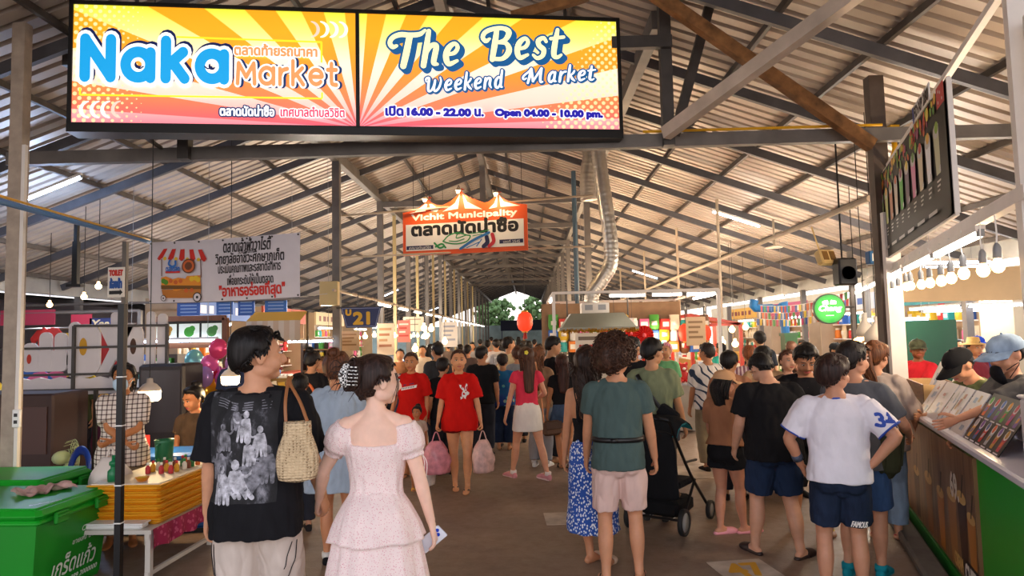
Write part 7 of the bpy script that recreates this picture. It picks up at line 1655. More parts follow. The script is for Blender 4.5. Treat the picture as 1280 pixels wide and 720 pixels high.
# --- denim jacket woman
den = P('woman in loose pale denim jacket with a high brown bun, seen from behind', 420, 0, 441, feet=705, sex='f', yaw=8, skin='#c98a62', head=(-10, 4, 0), lf=(-.05, .05, 0, 0), rf=(.05, -.06, .01, 0), la=(-.15, .05, .50), ra=(.16, .12, .55))
den.top(cloth('#a7b6c6', .12, .4), hem=.36, sleeve=1.55, ease=.03, flare=.025, sease=.016, sflare=.012, bust=False, name='denim_jacket', wr=.008)
den.legs(cloth('#3b4350'), .45); den.shoe('sneaker', [WHITEPL, cloth(BLK), cloth('#ddd8d0')]); den.hair('bun', '#5a3520', T=.016, seed=8)
# --- red tees
red1 = P('woman in long plain red tee with a white rabbit emblem, walking towards us', 573, 0, 437, feet=614, sex='f', yaw=183, skin='#d89a6e', head=(6, 0, 0), build=1.08, lf=(-.05, .04, 0, -6), rf=(.045, -.07, 0, 6), ra=(.165, .05, .455), la=(-.165, .06, .455), lhand=1.3, rhand=1.3)
red1.top(cloth('#d3160f', .08), hem=.44, sleeve=.88, ease=.02, flare=.012, sease=.016, sflare=.02, name='tee_shirt', wr=.006)
red1.legs(cloth('#6a1210'), .30); red1.shoe('flip', [BLACKP, BLACKP]); red1.hair('short', '#3a2014', T=.012, front=44, back=-56, side=6, seed=12)
def rabbit(s):
    body = [(-.30, -.42), (.05, -.46), (.16, -.30), (.30, -.26), (.36, -.10), (.22, .02), (.08, .10), (-.10, .12), (-.24, .02), (-.30, -.16)]
    e1 = [(-.14, .06), (-.44, .38), (-.52, .62), (-.36, .60), (-.16, .36), (-.02, .10)]; e2 = [(.0, .08), (-.02, .40), (.10, .72), (.20, .60), (.18, .34), (.10, .08)]
    bow = [(-.42, -.40), (-.16, -.50), (-.40, -.66)]; bow2 = [(-.16, -.50), (.06, -.42), (.04, -.62)]
    return merge2d(*[(np.array(q)*s, [tuple(range(len(q)))]) for q in (body, e1, e2, bow, bow2)])
WHPR = mat('white_print', '#f4efea', .7); 
red1.decal([(rabbit(.13), 0)], V(-.075, 0, 1.13), V(-1, 0, 0), V(0, 0, 1), [WHPR], name='rabbit_emblem')
red2 = P('woman in red tee with navy collar and slanted white chest logo', 514, 8.75, 440, sex='f', yaw=172, skin='#c98a5e', head=(4, 6, 0), build=1.15, ra=(.15, .10, .50))
red2.top(cloth('#c8150f', .08), hem=.46, sleeve=.9, ease=.018, sease=.016, sflare=.016, name='tee_shirt', wr=.005)
red2.legs(cloth('#5a6f92', .2), .55, name='denim_shorts'); red2.shoe('flip', [BLACKP, BLACKP]); red2.hair('short', '#3a2216', T=.012, front=42, back=-56, side=6, seed=15)
NAVYPR = mat('navy_print', '#27245e', .7)
red2.decal([((lambda q: (q[0] @ np.array([[1, .17], [.25, 1]])+np.array([.005, -.012]), q[1]))(grid2d(.20, .036, 14, 4)), 0), (merge2d(*[shift2d(poly2d([(-.006, -.009), (.004, -.009), (.009, .009), (-.001, .009)]), -.08+.021*i, -.024+.0036*i) for i in range(8)]), 1), (poly2d([(-.07, .012), (.07, .036), (.075, .046), (-.06, .026)]), 1)], V(.0, 0, 1.14), V(-1, 0, 0), V(0, 0, 1), [WHPR, NAVYPR], name='chest_logo')
m = MB(); c = red2.TR(V(0, -.008, .838)); m.loft(np.array([c-V(0, 0, .006), c+V(0, 0, .008)])*red2.H, np.array([(.044, .038), (.040, .034)])*red2.H, n=20); m.build('collar', cloth('#232a66'), red2.top_o, True)
kid = P('small child in pale dress with tied dark hair beside the red-shirted women', 521, 0, 507, feet=612, sex='f', yaw=200, skin='#b87a52', head=(-30, 0, 0), build=.95, vox=.008)
kid.top(cloth('#cdb9a2'), hem=.5, sleeve=.6, name='blouse', wr=.003); kid.skirt(cloth('#d9c7b2'), [(.58, .085, .066, 0), (.48, .115, .10, 0), (.34, .135, .12, 0)]); kid.shoe('sandal', [mat('yellow_rubber', '#d8a21a', .5)]*2); kid.hair('bun', '#17100e', seed=21)
# --- group in the middle
blu = P('woman in blue tee with colourful prints and dark wide jeans, seen from behind', 628, 0, 442, feet=562, sex='f', yaw=-8, skin='#b9835e', build=1.15, head=(12, 0, 0), la=(-.15, .08, .55), ra=(.14, .14, .62))
def _bp(k):
    v = k.co(); d = k.voro(11, v); n = k.noise(30, 2, v)
    return k.mix(k.math('LESS_THAN', d, .28), k.ramp(k.noise(2, 3, v), [(.4, '#123a86'), (.65, '#0f6f9c')]), k.ramp(k.noise(7, 1, v), [(.3, '#d23a56'), (.45, '#e8a33a'), (.6, '#23b5c0'), (.75, '#9a3ac0')]))
blu.top(cmat('blue_printed_cotton', _bp, .8), hem=.47, sleeve=.75, ease=.014, name='tee_shirt'); blu.legs(cloth('#22304a', .2), 1.85, ease=.012, flare=.02, name='jeans', lo=.045); blu.shoe('flip', [mat('tan_sole', '#8a5a32', .6)]*2); blu.hair('short', '#23140f', T=.018, back=-48, seed=23)
pnk = P('woman in pink top and white mini skirt with long hair and a yellow flower', 657, 0, 434, feet=598, sex='f', yaw=14, skin='#d69a78', head=(10, 2, 0), lf=(-.11, .10, 0, 20), rf=(.12, -.10, .0, 20), la=(-.17, .0, .50), ra=(.12, .14, .60))
pnk.top(cloth('#e23b52', .08), hem=.56, sleeve=.42, ease=.006, flare=.004, name='tee_shirt', wr=.003)
pnk.skirt(cloth('#ece2d6', .06), [(.595, .083, .062, 0), (.53, .108, .084, -.01), (.45, .118, .09, -.008), (.372, .124, .094, -.004)], wr=.003)
pnk.shoe('sneaker', [mat('pale_pink_sole', '#e9c9c4', .5), cloth('#d9949a'), cloth('#e9ddd6')]); pnk.hair('long', '#4a2a18', T=.012, length=.24, width=.045, seed=25)
m = MB(); c = pnk.hp(V(-.025, -.068, .965)); 
for i in range(5):
    a = i*1.2566; m.sph(c+V(math.cos(a)*.016, -.012, math.sin(a)*.016), (.012, .005, .012), 8, 0)
m.sph(c+V(0, -.018, 0), .006, 8, 1); m.build('flower', [mat('yellow_petal', '#f4e04a', .6), mat('orange_heart', '#e59a1a', .6)], [q for q in pnk.obj.children if q.name.startswith('hair')][0], True)
brn = P('woman with long light brown hair and grey trousers behind the pink top', 673, 9.3, 433, sex='f', yaw=-15, skin='#d69a78', head=(-20, 0, 0), la=(-.15, .12, .55), ra=(.15, .08, .5))
brn.top(cloth('#b08a68'), hem=.5, sleeve=.8, name='blouse'); brn.legs(cloth('#8d8d92', .12), 1.95, name='trousers', lo=.046); brn.shoe('sneaker', [WHITEPL, cloth('#d8d4cf'), cloth('#c9c4c0')]); brn.hair('long', '#6b4327', T=.013, length=.26, width=.05, seed=27)
dsh = P('woman in black tee and denim shorts with long dark auburn hair', 702, 0, 443, feet=585, sex='f', yaw=4, skin='#b87d56', head=(5, 0, 0), la=(-.14, .02, .5), ra=(.145, .05, .5), lf=(-.03, .02, 0, 0), rf=(.045, -.05, 0, 0))
dsh.top(cloth(BLK), hem=.565, sleeve=.5, ease=.008, flare=.004, name='tee_shirt', wr=.003); dsh.legs(cloth('#40536e', .25), .36, waist=.6, ease=.008, flare=.02, name='denim_shorts'); dsh.shoe('sandal', [BLACKP, BLACKP]); dsh.hair('long', '#35180f', T=.013, length=.23, width=.052, seed=29)
blm = P('man in black tee looking down to the right beside the long-haired women', 688, 9.6, 420, sex='m', yaw=-60, skin='#b98a66', head=(-10, 18, 0), ra=(.12, .2, .6))
blm.top(cloth(BLK), hem=.48, sleeve=.8, name='tee_shirt'); blm.legs(cloth('#2a2c33'), 1.95, name='trousers'); blm.hair('short', '#120d0c', T=.018, seed=31)
# --- couple with the pushchair
cur = P('woman with long curly dark hair in open-backed black top and blue speckled skirt', 735, 0, 436, feet=706, sex='f', yaw=-6, skin='#c58a66', head=(-15, 0, 0), la=(-.13, .05, .5), ra=(.14, .10, .55), lf=(-.02, .05, 0, -30), rf=(.06, -.02, 0, -14))
mb = MB(); cur.torso(np.linspace(.55, .69, 7), .006, mb, cap='flat', ex=2.25)
for sg in (-1, 1):
    mb.sph(cur.TR(V(sg*.040, .044, .727))*cur.H, V(.038, .034, .036)*cur.H, 14)
    mb.loft(np.stack([cur.TR(V(sg*.055, .05, .73)), cur.TR(V(sg*.055, .012, .812)), cur.TR(V(sg*.058, -.045, .76)), cur.TR(V(sg*.055, -.052, .68))])*cur.H, np.full((4, 2), .009)*cur.H, n=8, sub=4)
o, co, fs = cur.piece('camisole', mb, cloth(BLK), .002)
def _bs(k):
    v = k.co(); d = k.voro(62, k.co((1, 1, .75))); k.bump(k.noise(18, 3, k.co((1, 1, .3))), .4, .03)
    return k.mix(k.math('LESS_THAN', d, .40), '#1c4fa8', '#dfe6ee')
cur.skirt(cmat('blue_speckled_viscose', _bs, .8), [(.60, .077, .058, 0), (.54, .104, .08, -.01), (.45, .112, .09, -.008), (.30, .118, .10, 0), (.16, .128, .115, 0)], wr=.007)
cur.shoe('mule', [mat('tan_sole2', '#b58a62', .6), mat('beige_leather', '#d8b9a0', .5)])
cur.hair('long', '#2a1912', T=.022, length=.22, width=.056, seed=33, name='hair')
m = MB(); rg = np.random.default_rng(9)
for i in range(70):
    a = V(rg.uniform(-.055, .055), -.055-rg.uniform(0, .03), rg.uniform(.80, .95)); pts = [a+V(.008*math.cos(j*1.5+i), .006*math.sin(j*1.5+i)-.004, -.012*j) for j in range(7)]
    m.loft(cur.hpb(np.array(pts)), np.linspace(.0048, .002, 7)*cur.H, (1, 0, 0), 5, 2)
m.build('curls', hair_mat('#2a1912'), [q for q in cur.obj.children if q.name.startswith('hair')][0], True)
tea = P('curly-haired man in teal tee and pale pink shorts with a black waist strap', 768, 0, 424, feet=727, sex='m', yaw=-4, skin='#c98f6c', head=(-38, -2, 0), build=1.0, la=(-.135, .09, .50), ra=(.165, .06, .475), rhand=.8, lf=(-.068, -.03, 0, 6), rf=(.072, .02, 0, -8), vox=.0065)
tea.top(cloth('#485a58', .08), hem=.475, sleeve=.62, ease=.010, flare=.008, name='tee_shirt', wr=.005)
tea.legs(cloth('#dcbcb2', .06), .86, ease=.008, flare=.012, wr=.005); tea.shoe('flip', [BLACKP, BLACKP]); tea.hair('curly', '#3a2216', T=.028, back=-48, seed=35)
m = MB(); zs = .60
w_, d_, y_ = tea.prof(np.array([zs])); 
m.loft(np.array([(0, y_[0], zs-.010), (0, y_[0], zs+.010)])*tea.H, np.array([(w_[0]+.026, d_[0]+.026)]*2)*tea.H, (1, 0, 0), 40, 1, 'flat', 0, 2.3); m.box(V(-.02, -.092, zs)*tea.H, (.05, .012, .03)); m.build('waist_strap', BLACKP, tea.obj, True)
oli = P('young man in olive tee with a black sling bag across his back', 814, 6.6, 423, sex='m', yaw=-22, skin='#c08c68', head=(-30, 4, 0), build=.95, ra=(.16, .10, .48), la=(-.1, .15, .6), rhand=.7)
oli.top(cloth('#7c8466', .08), hem=.47, sleeve=.75, ease=.018, sease=.016, name='tee_shirt', wr=.006); oli.legs(cloth('#4a4440'), .95); oli.shoe('sneaker', [WHITEPL, cloth('#444444'), cloth('#dddddd')]); oli.hair('short', '#100c0b', T=.02, seed=37)
oli.decal([(merge2d(shift2d(poly2d([(-.09, -.13), (.02, -.16), (.03, -.02), (.0, .12), (-.07, .10)]), 0, 0), shift2d(disc2d((-.03, .15), .03), 0, 0)), 0)], V(-.07, 0, 1.12), V(1, 0, 0), V(0, 0, 1), [mat('yellow_print', '#c7b01e', .7)], name='back_print')
haw = P('man in white short-sleeved shirt with a dark leaf print and khaki trousers', 883, 0, 428, feet=588, sex='m', yaw=10, skin='#bb7f5a', head=(20, 0, 0), la=(-.14, .06, .48), ra=(.12, .14, .58), lf=(-.05, 0, 0, 0), rf=(.05, .05, 0, 0))
def _haw(k):
    w = k.n.new('ShaderNodeTexWave'); w.inputs['Scale'].default_value = 3.2; w.inputs['Distortion'].default_value = 9; w.inputs['Detail'].default_value = 1; k.t.links.new(k.co((1, 1, 1.3), rot=(0, .7, 0)), w.inputs[0])
    b = k.noise(5, 1, k.co()); return k.mix(k.math('GREATER_THAN', k.math('MULTIPLY', w.outputs['Fac'], k.math('MULTIPLY_ADD', b, 1.2, .25)), .76), '#dfd8d2', '#27364e')
haw.top(cmat('leaf_printed_shirt', _haw, .8), hem=.49, sleeve=.85, ease=.02, sease=.018, sflare=.01, name='shirt', wr=.005); haw.legs(cloth('#8f8168', .1), 1.9, name='trousers', lo=.040); haw.shoe('shoe', [BLACKP, cloth('#241c18')]); haw.hair('short', '#2c2320', T=.012, seed=39)
# --- group at the drinks counter
cap = P('woman in tan cap, tan tee and black shorts with pink clogs', 903, 0, 462, feet=668, sex='f', yaw=-40, skin='#c98d70', head=(-28, 8, 0), build=1.12, lf=(-.05, .0, 0, -32), rf=(.06, .10, 0, -38), ra=(.15, .14, .52), la=(-.12, .10, .52))
cap.top(cloth('#9c6a4c', .08), hem=.55, sleeve=.75, ease=.012, sease=.014, name='tee_shirt', wr=.004); cap.legs(cloth(BLK), .34, ease=.008, flare=.018, waist=.6); cap.shoe('clog', [mat('pink_rubber', '#e79aa6', .5), mat('pink_rubber', '#e79aa6')]); cap.hair('long', '#150e0d', T=.004, back=-58, length=.115, width=.05, seed=41)
def add_cap(p, m_, brim=.062, back=False, name='cap'):
    H = p.H; m = MB(); Rr = V(.0545, .066, .05); v = []; nn = 24
    M, pv = p.headM(); 
    prof = [(1.0, .0), (1.0, .30), (.86, .62), (.55, .88), (.02, 1.0)]
    for r, z in prof:
        for j in range(nn): a = 2*math.pi*j/nn; v.append((Rr[0]*r*math.cos(a), -.006+Rr[1]*r*math.sin(a), .948+z*.058))
    f = [(i*nn+j, i*nn+(j+1) % nn, (i+1)*nn+(j+1) % nn, (i+1)*nn+j) for i in range(4) for j in range(nn)]; m.add(p.hp(np.array(v)), f)
    s_ = -1 if back else 1; th = np.linspace(R(20), R(160), 13); up = []; dn = []
    for a in th: up.append((Rr[0]*math.cos(a)*.99, -.006+s_*Rr[1]*math.sin(a)*.99, .952)); dn.append((Rr[0]*math.cos(a)*1.04, -.006+s_*(Rr[1]*math.sin(a)+brim*math.sin(a)**.7), .952-.012*abs(math.cos(a))-.008))
    v = up+dn; n = len(th); b = [tuple(V(*q)-V(0, 0, .004)) for q in v]; m.add(p.hp(np.array(v+b)), [(i, i+1, n+i+1, n+i) for i in range(n-1)]+[(2*n+n+i, 2*n+n+i+1, 2*n+i+1, 2*n+i) for i in range(n-1)]+[(n+i, n+i+1, 3*n+i+1, 3*n+i) for i in range(n-1)])
    m.sph(p.hp((0, -.006, 1.007)), .006*H, 8)
    return m.build(name, m_, p.obj, True)
add_cap(cap, cloth('#c79a72', .06), name='cap')
bts = P('broad man in plain black tee and navy shorts with bowed head and dark clogs', 962, 0, 458, feet=694, H=1.57, sex='m', yaw=2, skin='#c79478', head=(10, 40, 0), lean=6, build=1.26, la=(-.16, .10, .52), ra=(.165, .10, .54), lf=(-.10, .06, 0, 14), rf=(.085, -.04, 0, -52), vox=.0075)
bts.top(cloth('#141316', .12), hem=.475, sleeve=.75, ease=.014, sease=.014, sflare=.012, name='tee_shirt', wr=.005); bts.legs(cloth('#1d2c46', .15), .86, ease=.012, flare=.014, wr=.005); bts.shoe('clog', [mat('dark_clog', '#2a1a18', .5), mat('dark_clog', '#2a1a18')]); bts.hair('short', '#0f0b0b', T=.012, seed=43)
vnk = P('young man in black V-neck tee looking down, in yellow flip-flops', 1004, 0, 439, feet=664, H=1.60, sex='m', yaw=168, skin='#b98260', head=(0, 30, 0), lean=3, ra=(.05, .16, .66), la=(-.03, .16, .65), lpole=(-1, -.3, -.5), rpole=(1, -.3, -.5), lf=(-.08, .02, 0, 0), rf=(.08, .0, 0, 0), lhand=1.0, rhand=1.0)
vnk.top(cloth('#17161a'), hem=.46, sleeve=.7, neck=.828, ease=.014, name='tee_shirt'); vnk.legs(cloth('#1a1a1e'), .8); vnk.shoe('flip', [mat('yellow_sole', '#e0c020', .5)]*2); vnk.hair('short', '#0e0a0a', T=.024, front=30, seed=45)
m = MB(); vv = [(-.026, .838), (.026, .838), (0, .795)]
vnk.decal([(poly2d([(-.045, .045), (.045, .045), (.0, -.055)]), 0)], vnk.TR(V(0, 0, .815))*vnk.H, V(-1, 0, 0), V(0, 0, 1), [skin_mat('#b98260')], name='neckline', off=.002)
pol = P('person in white polo with blue trim and dark denim shorts, hand on hip', 1042, 4.55, 463, H=1.545, sex='m', yaw=-18, skin='#c58c6e', head=(-40, -4, 0), build=1.08, la=(-.145, .07, .545), ra=(.125, -.035, .575), lpole=(-1.2, -.6, -.1), rpole=(1.3, -.4, -.1), lhand=.35, rhand=.35, lf=(-.075, 0, 0, 6), rf=(.07, .03, 0, -20), vox=.0065)
POLO = cloth('#e4dfe8', .05); BLTR = mat('royal_blue_trim', '#2447a8', .7)
pol.top(POLO, hem=.50, sleeve=.80, ease=.014, sease=.016, sflare=.012, name='polo_shirt', wr=.005)
pol.legs(cloth('#1f2a40', .25, .4), .80, ease=.010, flare=.012, name='denim_shorts', wr=.005); pol.shoe('sneaker', [WHITEPL, cloth('#26262c'), cloth('#cccccc')]); pol.hair('short', '#2a1712', T=.024, back=-52, seed=47)
m = MB(); c = pol.TR(V(0, -.008, .842)); m.loft(np.array([c-V(0, .004, .012), c+V(0, -.002, .002)])*pol.H, np.array([(.050, .041), (.040, .034)])*pol.H, n=24); m.build('collar', BLTR, pol.top_o, True)
m = MB()
for k in 'lr':
    p, t = pol.arm_pts(k, .775, .81, 2); r = pol.arm_rad(t)+.0295; m.loft(p*pol.H, r*pol.H, n=20, cap='flat')
m.build('sleeve_trim', BLTR, pol.top_o, True)
sp, _ = pol.arm_pts('r', .34, .40, 2); M3 = np.array(Matrix.Rotation(-pol.yaw, 3, 'Z'))
u = unit(M3 @ V(.94, .34, 0)); pol.decal([(text2d('34', .005, box=(-.042, -.042, .042, .04)), 0)], sp[0]*pol.H+V(-.012, 0, -.01), V(math.cos(R(34)), math.sin(R(34)), 0), V(0, 0, 1), [BLTR], name='sleeve_number', off=.004)
pol.decal([(text2d('FAMOUS', .0015, .2, box=(-.045, -.02, .045, .02)), 0)], V(.09, 0, .325*pol.H), V(math.cos(R(14)), math.sin(R(14)), 0), V(0, 0, 1), [WHPR], 'leg', 'shorts_logo', parent=pol.obj)
m = MB(); e, w = pol.el['l'], pol.wr['l']; a = (w+(e-w)*.20)*pol.H; b = (w+(e-w)*.40)*pol.H; m.loft([a, b], np.full((2, 2), .036), n=18, cap='flat'); m.build('wrist_pouch', cloth('#4a5060', .5, bs=40, name='mottled_pouch'), pol.obj, True)
gry = P('person in grey tee facing right with an olive backpack', 1066, 5.0, 447, H=1.62, sex='m', yaw=-40, skin='#c79072', head=(-30, 0, 0), ra=(.17, .16, .60), la=(-.12, .12, .52), lf=(-.06, 0, 0, 0), rf=(.06, .05, 0, 0))
gry.top(cloth('#5a5c62', .08), hem=.47, sleeve=.8, ease=.014, name='tee_shirt'); gry.legs(cloth('#3a5580', .2), .88, name='denim_shorts'); gry.shoe('sneaker', [mat('teal_sole', '#138a9a', .5), cloth('#168a9c'), cloth('#168a9c')]); gry.hair('short', '#1a1210', T=.018, seed=49)
pny = P('woman in grey-beige blouse and pale jeans with a brown ponytail', 1094, 0, 449, feet=672, H=1.60, sex='f', yaw=-32, skin='#c58f70', head=(-20, 6, 0), build=1.1, ra=(.16, .14, .56), la=(-.1, .2, .66), lf=(-.05, 0, 0, -10), rf=(.06, .02, 0, -20))
pny.top(cloth('#a3958e', .08), hem=.46, sleeve=1.15, ease=.02, sease=.018, sflare=.012, name='blouse', wr=.006); pny.legs(cloth('#8199b4', .15), 1.85, name='jeans', lo=.044); pny.shoe('sandal', [BLACKP, mat('red_strap', '#b3262a', .5)]); pny.hair('ponytail', '#5b3318', T=.012, back=-56, length=.19, seed=51)
# --- vendors
def _pl(k):
    s_ = k.sep(k.co()); t = k.math('ADD', k.math('GREATER_THAN', k.math('FRACT', k.math('MULTIPLY', s_[0], 26)), .74), k.math('GREATER_THAN', k.math('FRACT', k.math('MULTIPLY', s_[2], 26)), .74))
    return k.ramp(k.math('MULTIPLY', t, .5), [(.0, '#e6d9cc'), (.5, '#8d7a70'), (.98, '#3a2a28')])
msk = P('stall woman in checked shirt and face mask standing with folded arms', 155, 6.05, 454, sex='f', yaw=204, skin='#c27e4e', head=(-6, 2, 0), build=1.12, la=(.035, .125, .60), ra=(-.035, .145, .585), lpole=(-1, -.2, -.6), rpole=(1, -.2, -.6), lhand=1.3, rhand=1.3)
msk.top(cmat('checked_cotton', _pl, .85), hem=.44, sleeve=.8, ease=.02, sease=.018, sflare=.012, name='shirt', wr=.004); msk.legs(cloth('#a08c6e'), 1.9, name='trousers', lo=.045); msk.hair('ponytail', '#140e0d', T=.012, back=-56, length=.12, seed=53)
def add_mask(p, m_, low=0):
    m = MB(); m.loft(p.hp(np.array([(0, .043, .868), (0, .054, .885), (0, .060, .902), (0, .058, .922)])-V(0, 0, low)), np.array([(.022, .012), (.035, .016), (.039, .016), (.034, .012)])*p.H, (1, 0, 0), 16, 3)
    for sg in (-1, 1): m.tube(p.hp(np.array([(sg*.034, .05, .915), (sg*.048, .002, .93), (sg*.034, .045, .885)])-V(0, 0, low)), .0016*p.H, 5, 4)
    return m.build('face_mask', m_, p.obj, True)
add_mask(msk, cloth('#b9d0e0', .05))
bun = P('woman with a top bun sitting behind the yellow trays looking down', 246, 7.3, None, H=1.62, sex='f', yaw=200, zoff=-.36, lf=(-.07, .20, .222, 0), rf=(.07, .20, .222, 0), skin='#c07e54', head=(-42, 18, 0))
m = MB(); m.lathe([(.15, 0), (.13, .38), (.14, .40), (.0, .405)], n=16); tag(m.build('plastic_stool', mat('stool_red', '#8f2a2a', .4), None, True, (bun.loc[0], bun.loc[1]-.0, 0)), 'round plastic stool under the seated woman with the top bun', 'stool')
bun.top(cloth('#4a3a2c', .2), hem=.5, sleeve=.6, name='tank_top'); bun.legs(cloth('#33343a'), .9); bun.hair('bun', '#120c0b', seed=55)
ven = P('drinks seller in faded denim cap and grey printed tee reaching over the counter', 1279, 4.75, 420, H=1.66, sex='f', yaw=88, skin='#c98f70', head=(14, 10, 0), lean=10, build=1.08, la=(-.09, .38, .665), ra=(.02, .27, .60), lpole=(-.6, -.2, -1), rpole=(.6, -.2, -1), lhand=.25, rhand=.6)
ven.top(cloth('#4a4848', .3, bs=9, name='washed_grey_cotton'), hem=.46, sleeve=.85, ease=.018, sease=.018, sflare=.014, name='tee_shirt', wr=.005); ven.legs(cloth('#2c3038'), 1.9, name='trousers'); ven.hair('short', '#120c0b', T=.004, back=-58, seed=57)
add_cap(ven, cloth('#7f93ab', .4, bs=9, name='acid_denim'), .07); add_mask(ven, cloth('#15151a'), .028)
m = MB(); w, e = ven.wr['r'], ven.el['r']; a = (w+(e-w)*.06)*ven.H; b = (w+(e-w)*.18)*ven.H; m.loft([a, b], np.full((2, 2), .033), n=16, cap='flat'); m.build('watch', mat('white_watch', '#ddd4c8', .4), ven.obj, True)
ve2 = P('drinks seller in black cap bending low behind the black pumps', 1252, 5.6, None, H=1.64, sex='m', yaw=95, skin='#b98260', head=(0, 22, 0), lean=32, la=(-.1, .32, .62), ra=(.1, .36, .62))
ve2.top(cloth('#59603c'), hem=.46, sleeve=.8, name='tee_shirt'); ve2.legs(cloth('#2a2a30'), 1.9, name='trousers'); ve2.hair('short', '#120c0b', T=.004, seed=59); add_cap(ve2, cloth('#151518'), .06)
rdm = P('man in red tee and camouflage cap behind the green counter end', 1146, 8.6, 424, sex='m', yaw=120, skin='#8a5638', head=(40, 0, 0), ra=(.12, .22, .58), la=(-.1, .22, .6))
rdm.top(cloth('#c32431'), hem=.47, sleeve=.8, name='tee_shirt'); rdm.legs(cloth('#2b2b30'), 1.9, name='trousers'); add_cap(rdm, cloth('#4e5340', .5, bs=20, name='camouflage'), .05)
# ------------------------------------------------------------------ bags, phone, pushchair
def _straw(k):
    v = k.co(); w = k.voro(62, k.co((1, 1, 1.3)), rnd=.25); k.bump(w, .8, .02); return k.mix(k.math('LESS_THAN', w, .22), '#d9bf98', '#8a6a48')
q = at(372, 600, 3.27); t = thing('tote_bag', 'cream crocheted straw tote hanging from the shoulder of the man in printed tee', 'bag', tuple(q), R(12)); m = MB(); n, k = 28, 10; v = []
for j in range(k):
    u = j/(k-1); wx = .075+.028*math.sin(math.pi*min(1, u*1.1+.15))-.012*u; wy = .05*(1-.45*u)+.01
    for i in range(n): a = 2*math.pi*i/n; v.append((wx*math.copysign(abs(math.cos(a))**.8, math.cos(a)), wy*math.sin(a), .275*u+.01*(1-u)*abs(math.cos(a))))
m.add(v, [(j*n+i, j*n+(i+1) % n, (j+1)*n+(i+1) % n, (j+1)*n+i) for j in range(k-1) for i in range(n)]+[tuple(range(n-1, -1, -1)), tuple((k-1)*n+i for i in range(n))]); m.build('bag_body', cmat('straw_crochet', _straw, .8), t, True)
sh = np.array(at(362, 474, 3.40))-np.array(q); c, s_ = math.cos(-R(12)), math.sin(-R(12)); shl = V(sh[0]*c-sh[1]*s_, sh[0]*s_+sh[1]*c, sh[2])
for sg in (-1, 1): m = MB(); m.loft([(sg*.055, -.02*sg, .25), (sg*.035+shl[0]*.5, shl[1]*.4-.01, .25+(shl[2]-.25)*.5), (shl[0]+.006*sg, shl[1]-.02, shl[2]-.02), (shl[0]+.008*sg, shl[1]+.03, shl[2]+.012)], np.array([(.008, .003)]*4), (1, 0, 0), 8, 5); m.build('strap', mat('tan_leather', '#9a6238', .5), t, True)
w, d, th, inn = wom.hands['r']; pc_ = wom.w((w+d*.055+inn*.012)*wom.H); ph = thing('phone', 'white smartphone with blue camera rings held by the woman in the white dress', 'phone', tuple(pc_), R(20)); ph.rotation_euler = (R(20), R(48), R(18)); m = MB(); m.box((0, 0, 0), (.074, .009, .148), bev=.004); m.build('case', mat('phone_white', '#dfe3ee', .2), ph)
for x, z in ((-.02, .055), (-.02, .03), (.0, .043)): m = MB(); m.lathe([(0, 0), (.009, 0), (.0095, .003), (.006, .004), (0, .003)], (x, -.0045, z), 14, 0, axis=(0, -1, 0)); m.build('camera_ring', mat('phone_blue', '#1f3fb8', .15), ph)
def carrier(p, k, label, col, wd=.26, h=.34, seed=1):
    w, d, th, inn = p.hands[k]; a = p.w((w+d*.075)*p.H); t = thing('carrier_bag', label, 'plastic bag', (a[0], a[1], a[2]-h-.10), .3*seed); bag_mesh(wd, wd*.62, h, seed).build('bag_body', mat('film_'+col.lstrip('#'), col, .25, nz=.3, ns=14), t, True); m = MB(); m.tube([(-.05, 0, h*.97), (-.02, 0, h+.08), (0, 0, h+.10), (.02, 0, h+.08), (.05, 0, h*.97)], .007, 6, 3); m.build('handle', mat('film_'+col.lstrip('#'), col, .25, nz=.3, ns=14), t); return t
carrier(red1, 'r', 'pink patterned carrier bag in the rabbit tee woman\'s hand nearer the child', '#d88a96', .30, .36, 1); carrier(red1, 'l', 'pale pink carrier bag in the rabbit tee woman\'s hand nearer the white skirt', '#d9b0a8', .26, .36, 2); carrier(kid, 'l', 'white carrier bag held by the small child', '#ded4cc', .2, .26, 3)
carrier(blu, 'r', 'thin white carrier bag held by the woman in blue printed tee', '#d8cfc8', .2, .3, 4)
q = at(690, 535, 8.95); t = thing('shoulder_bag', 'brown shoulder bag on a tan strap beside the white mini skirt', 'bag', tuple(q), R(30)); m = MB(); m.box((0, 0, .0), (.26, .10, .19), bev=.03); m.build('bag_body', mat('brown_leather', '#5a4030', .5), t); m = MB(); m.box((0, -.052, .04), (.24, .012, .10), bev=.005); m.build('flap', mat('brown_leather2', '#4a3226', .5), t)
e = np.array(at(680, 452, 9.2))-np.array(q); m = MB(); m.loft([(-.12, 0, .08), tuple(e*.55+V(-.05, -.02, .04)), tuple(e)], np.array([(.012, .003)]*3), (1, 0, 0), 6, 4); m.build('strap', mat('tan_strap', '#c98a5a', .5), t)
# sling bag on the olive tee
H = oli.H; bp = lambda x, z, o=.026: oli.TR(V(x, -(oli.prof(np.array([z]))[1][0]+o)+oli.prof(np.array([z]))[2][0], z))*H
t = thing('sling_bag', 'black sling bag with broad strap across the olive tee', 'bag', tuple(oli.w(bp(.07, .60))), oli.yaw); P_ = [oli.local(oli.w(q_))-bp(.07, .60) for q_ in (bp(-.075, .815, .01), bp(-.05, .78), bp(-.01, .72), bp(.04, .65), bp(.085, .60), bp(.11, .57, -.02))]
m = MB(); m.loft(P_, np.array([(.020, .005)]*6), (1, 0, .6), 10, 4); m.build('strap', BLACKP, t, True); m = MB(); m.box((.05, -.02, .0), (.20, .07, .13), rot=np.array(Matrix.Rotation(R(35), 3, 'Y')), bev=.02); m.build('bag_body', cloth('#1b1c20'), t)
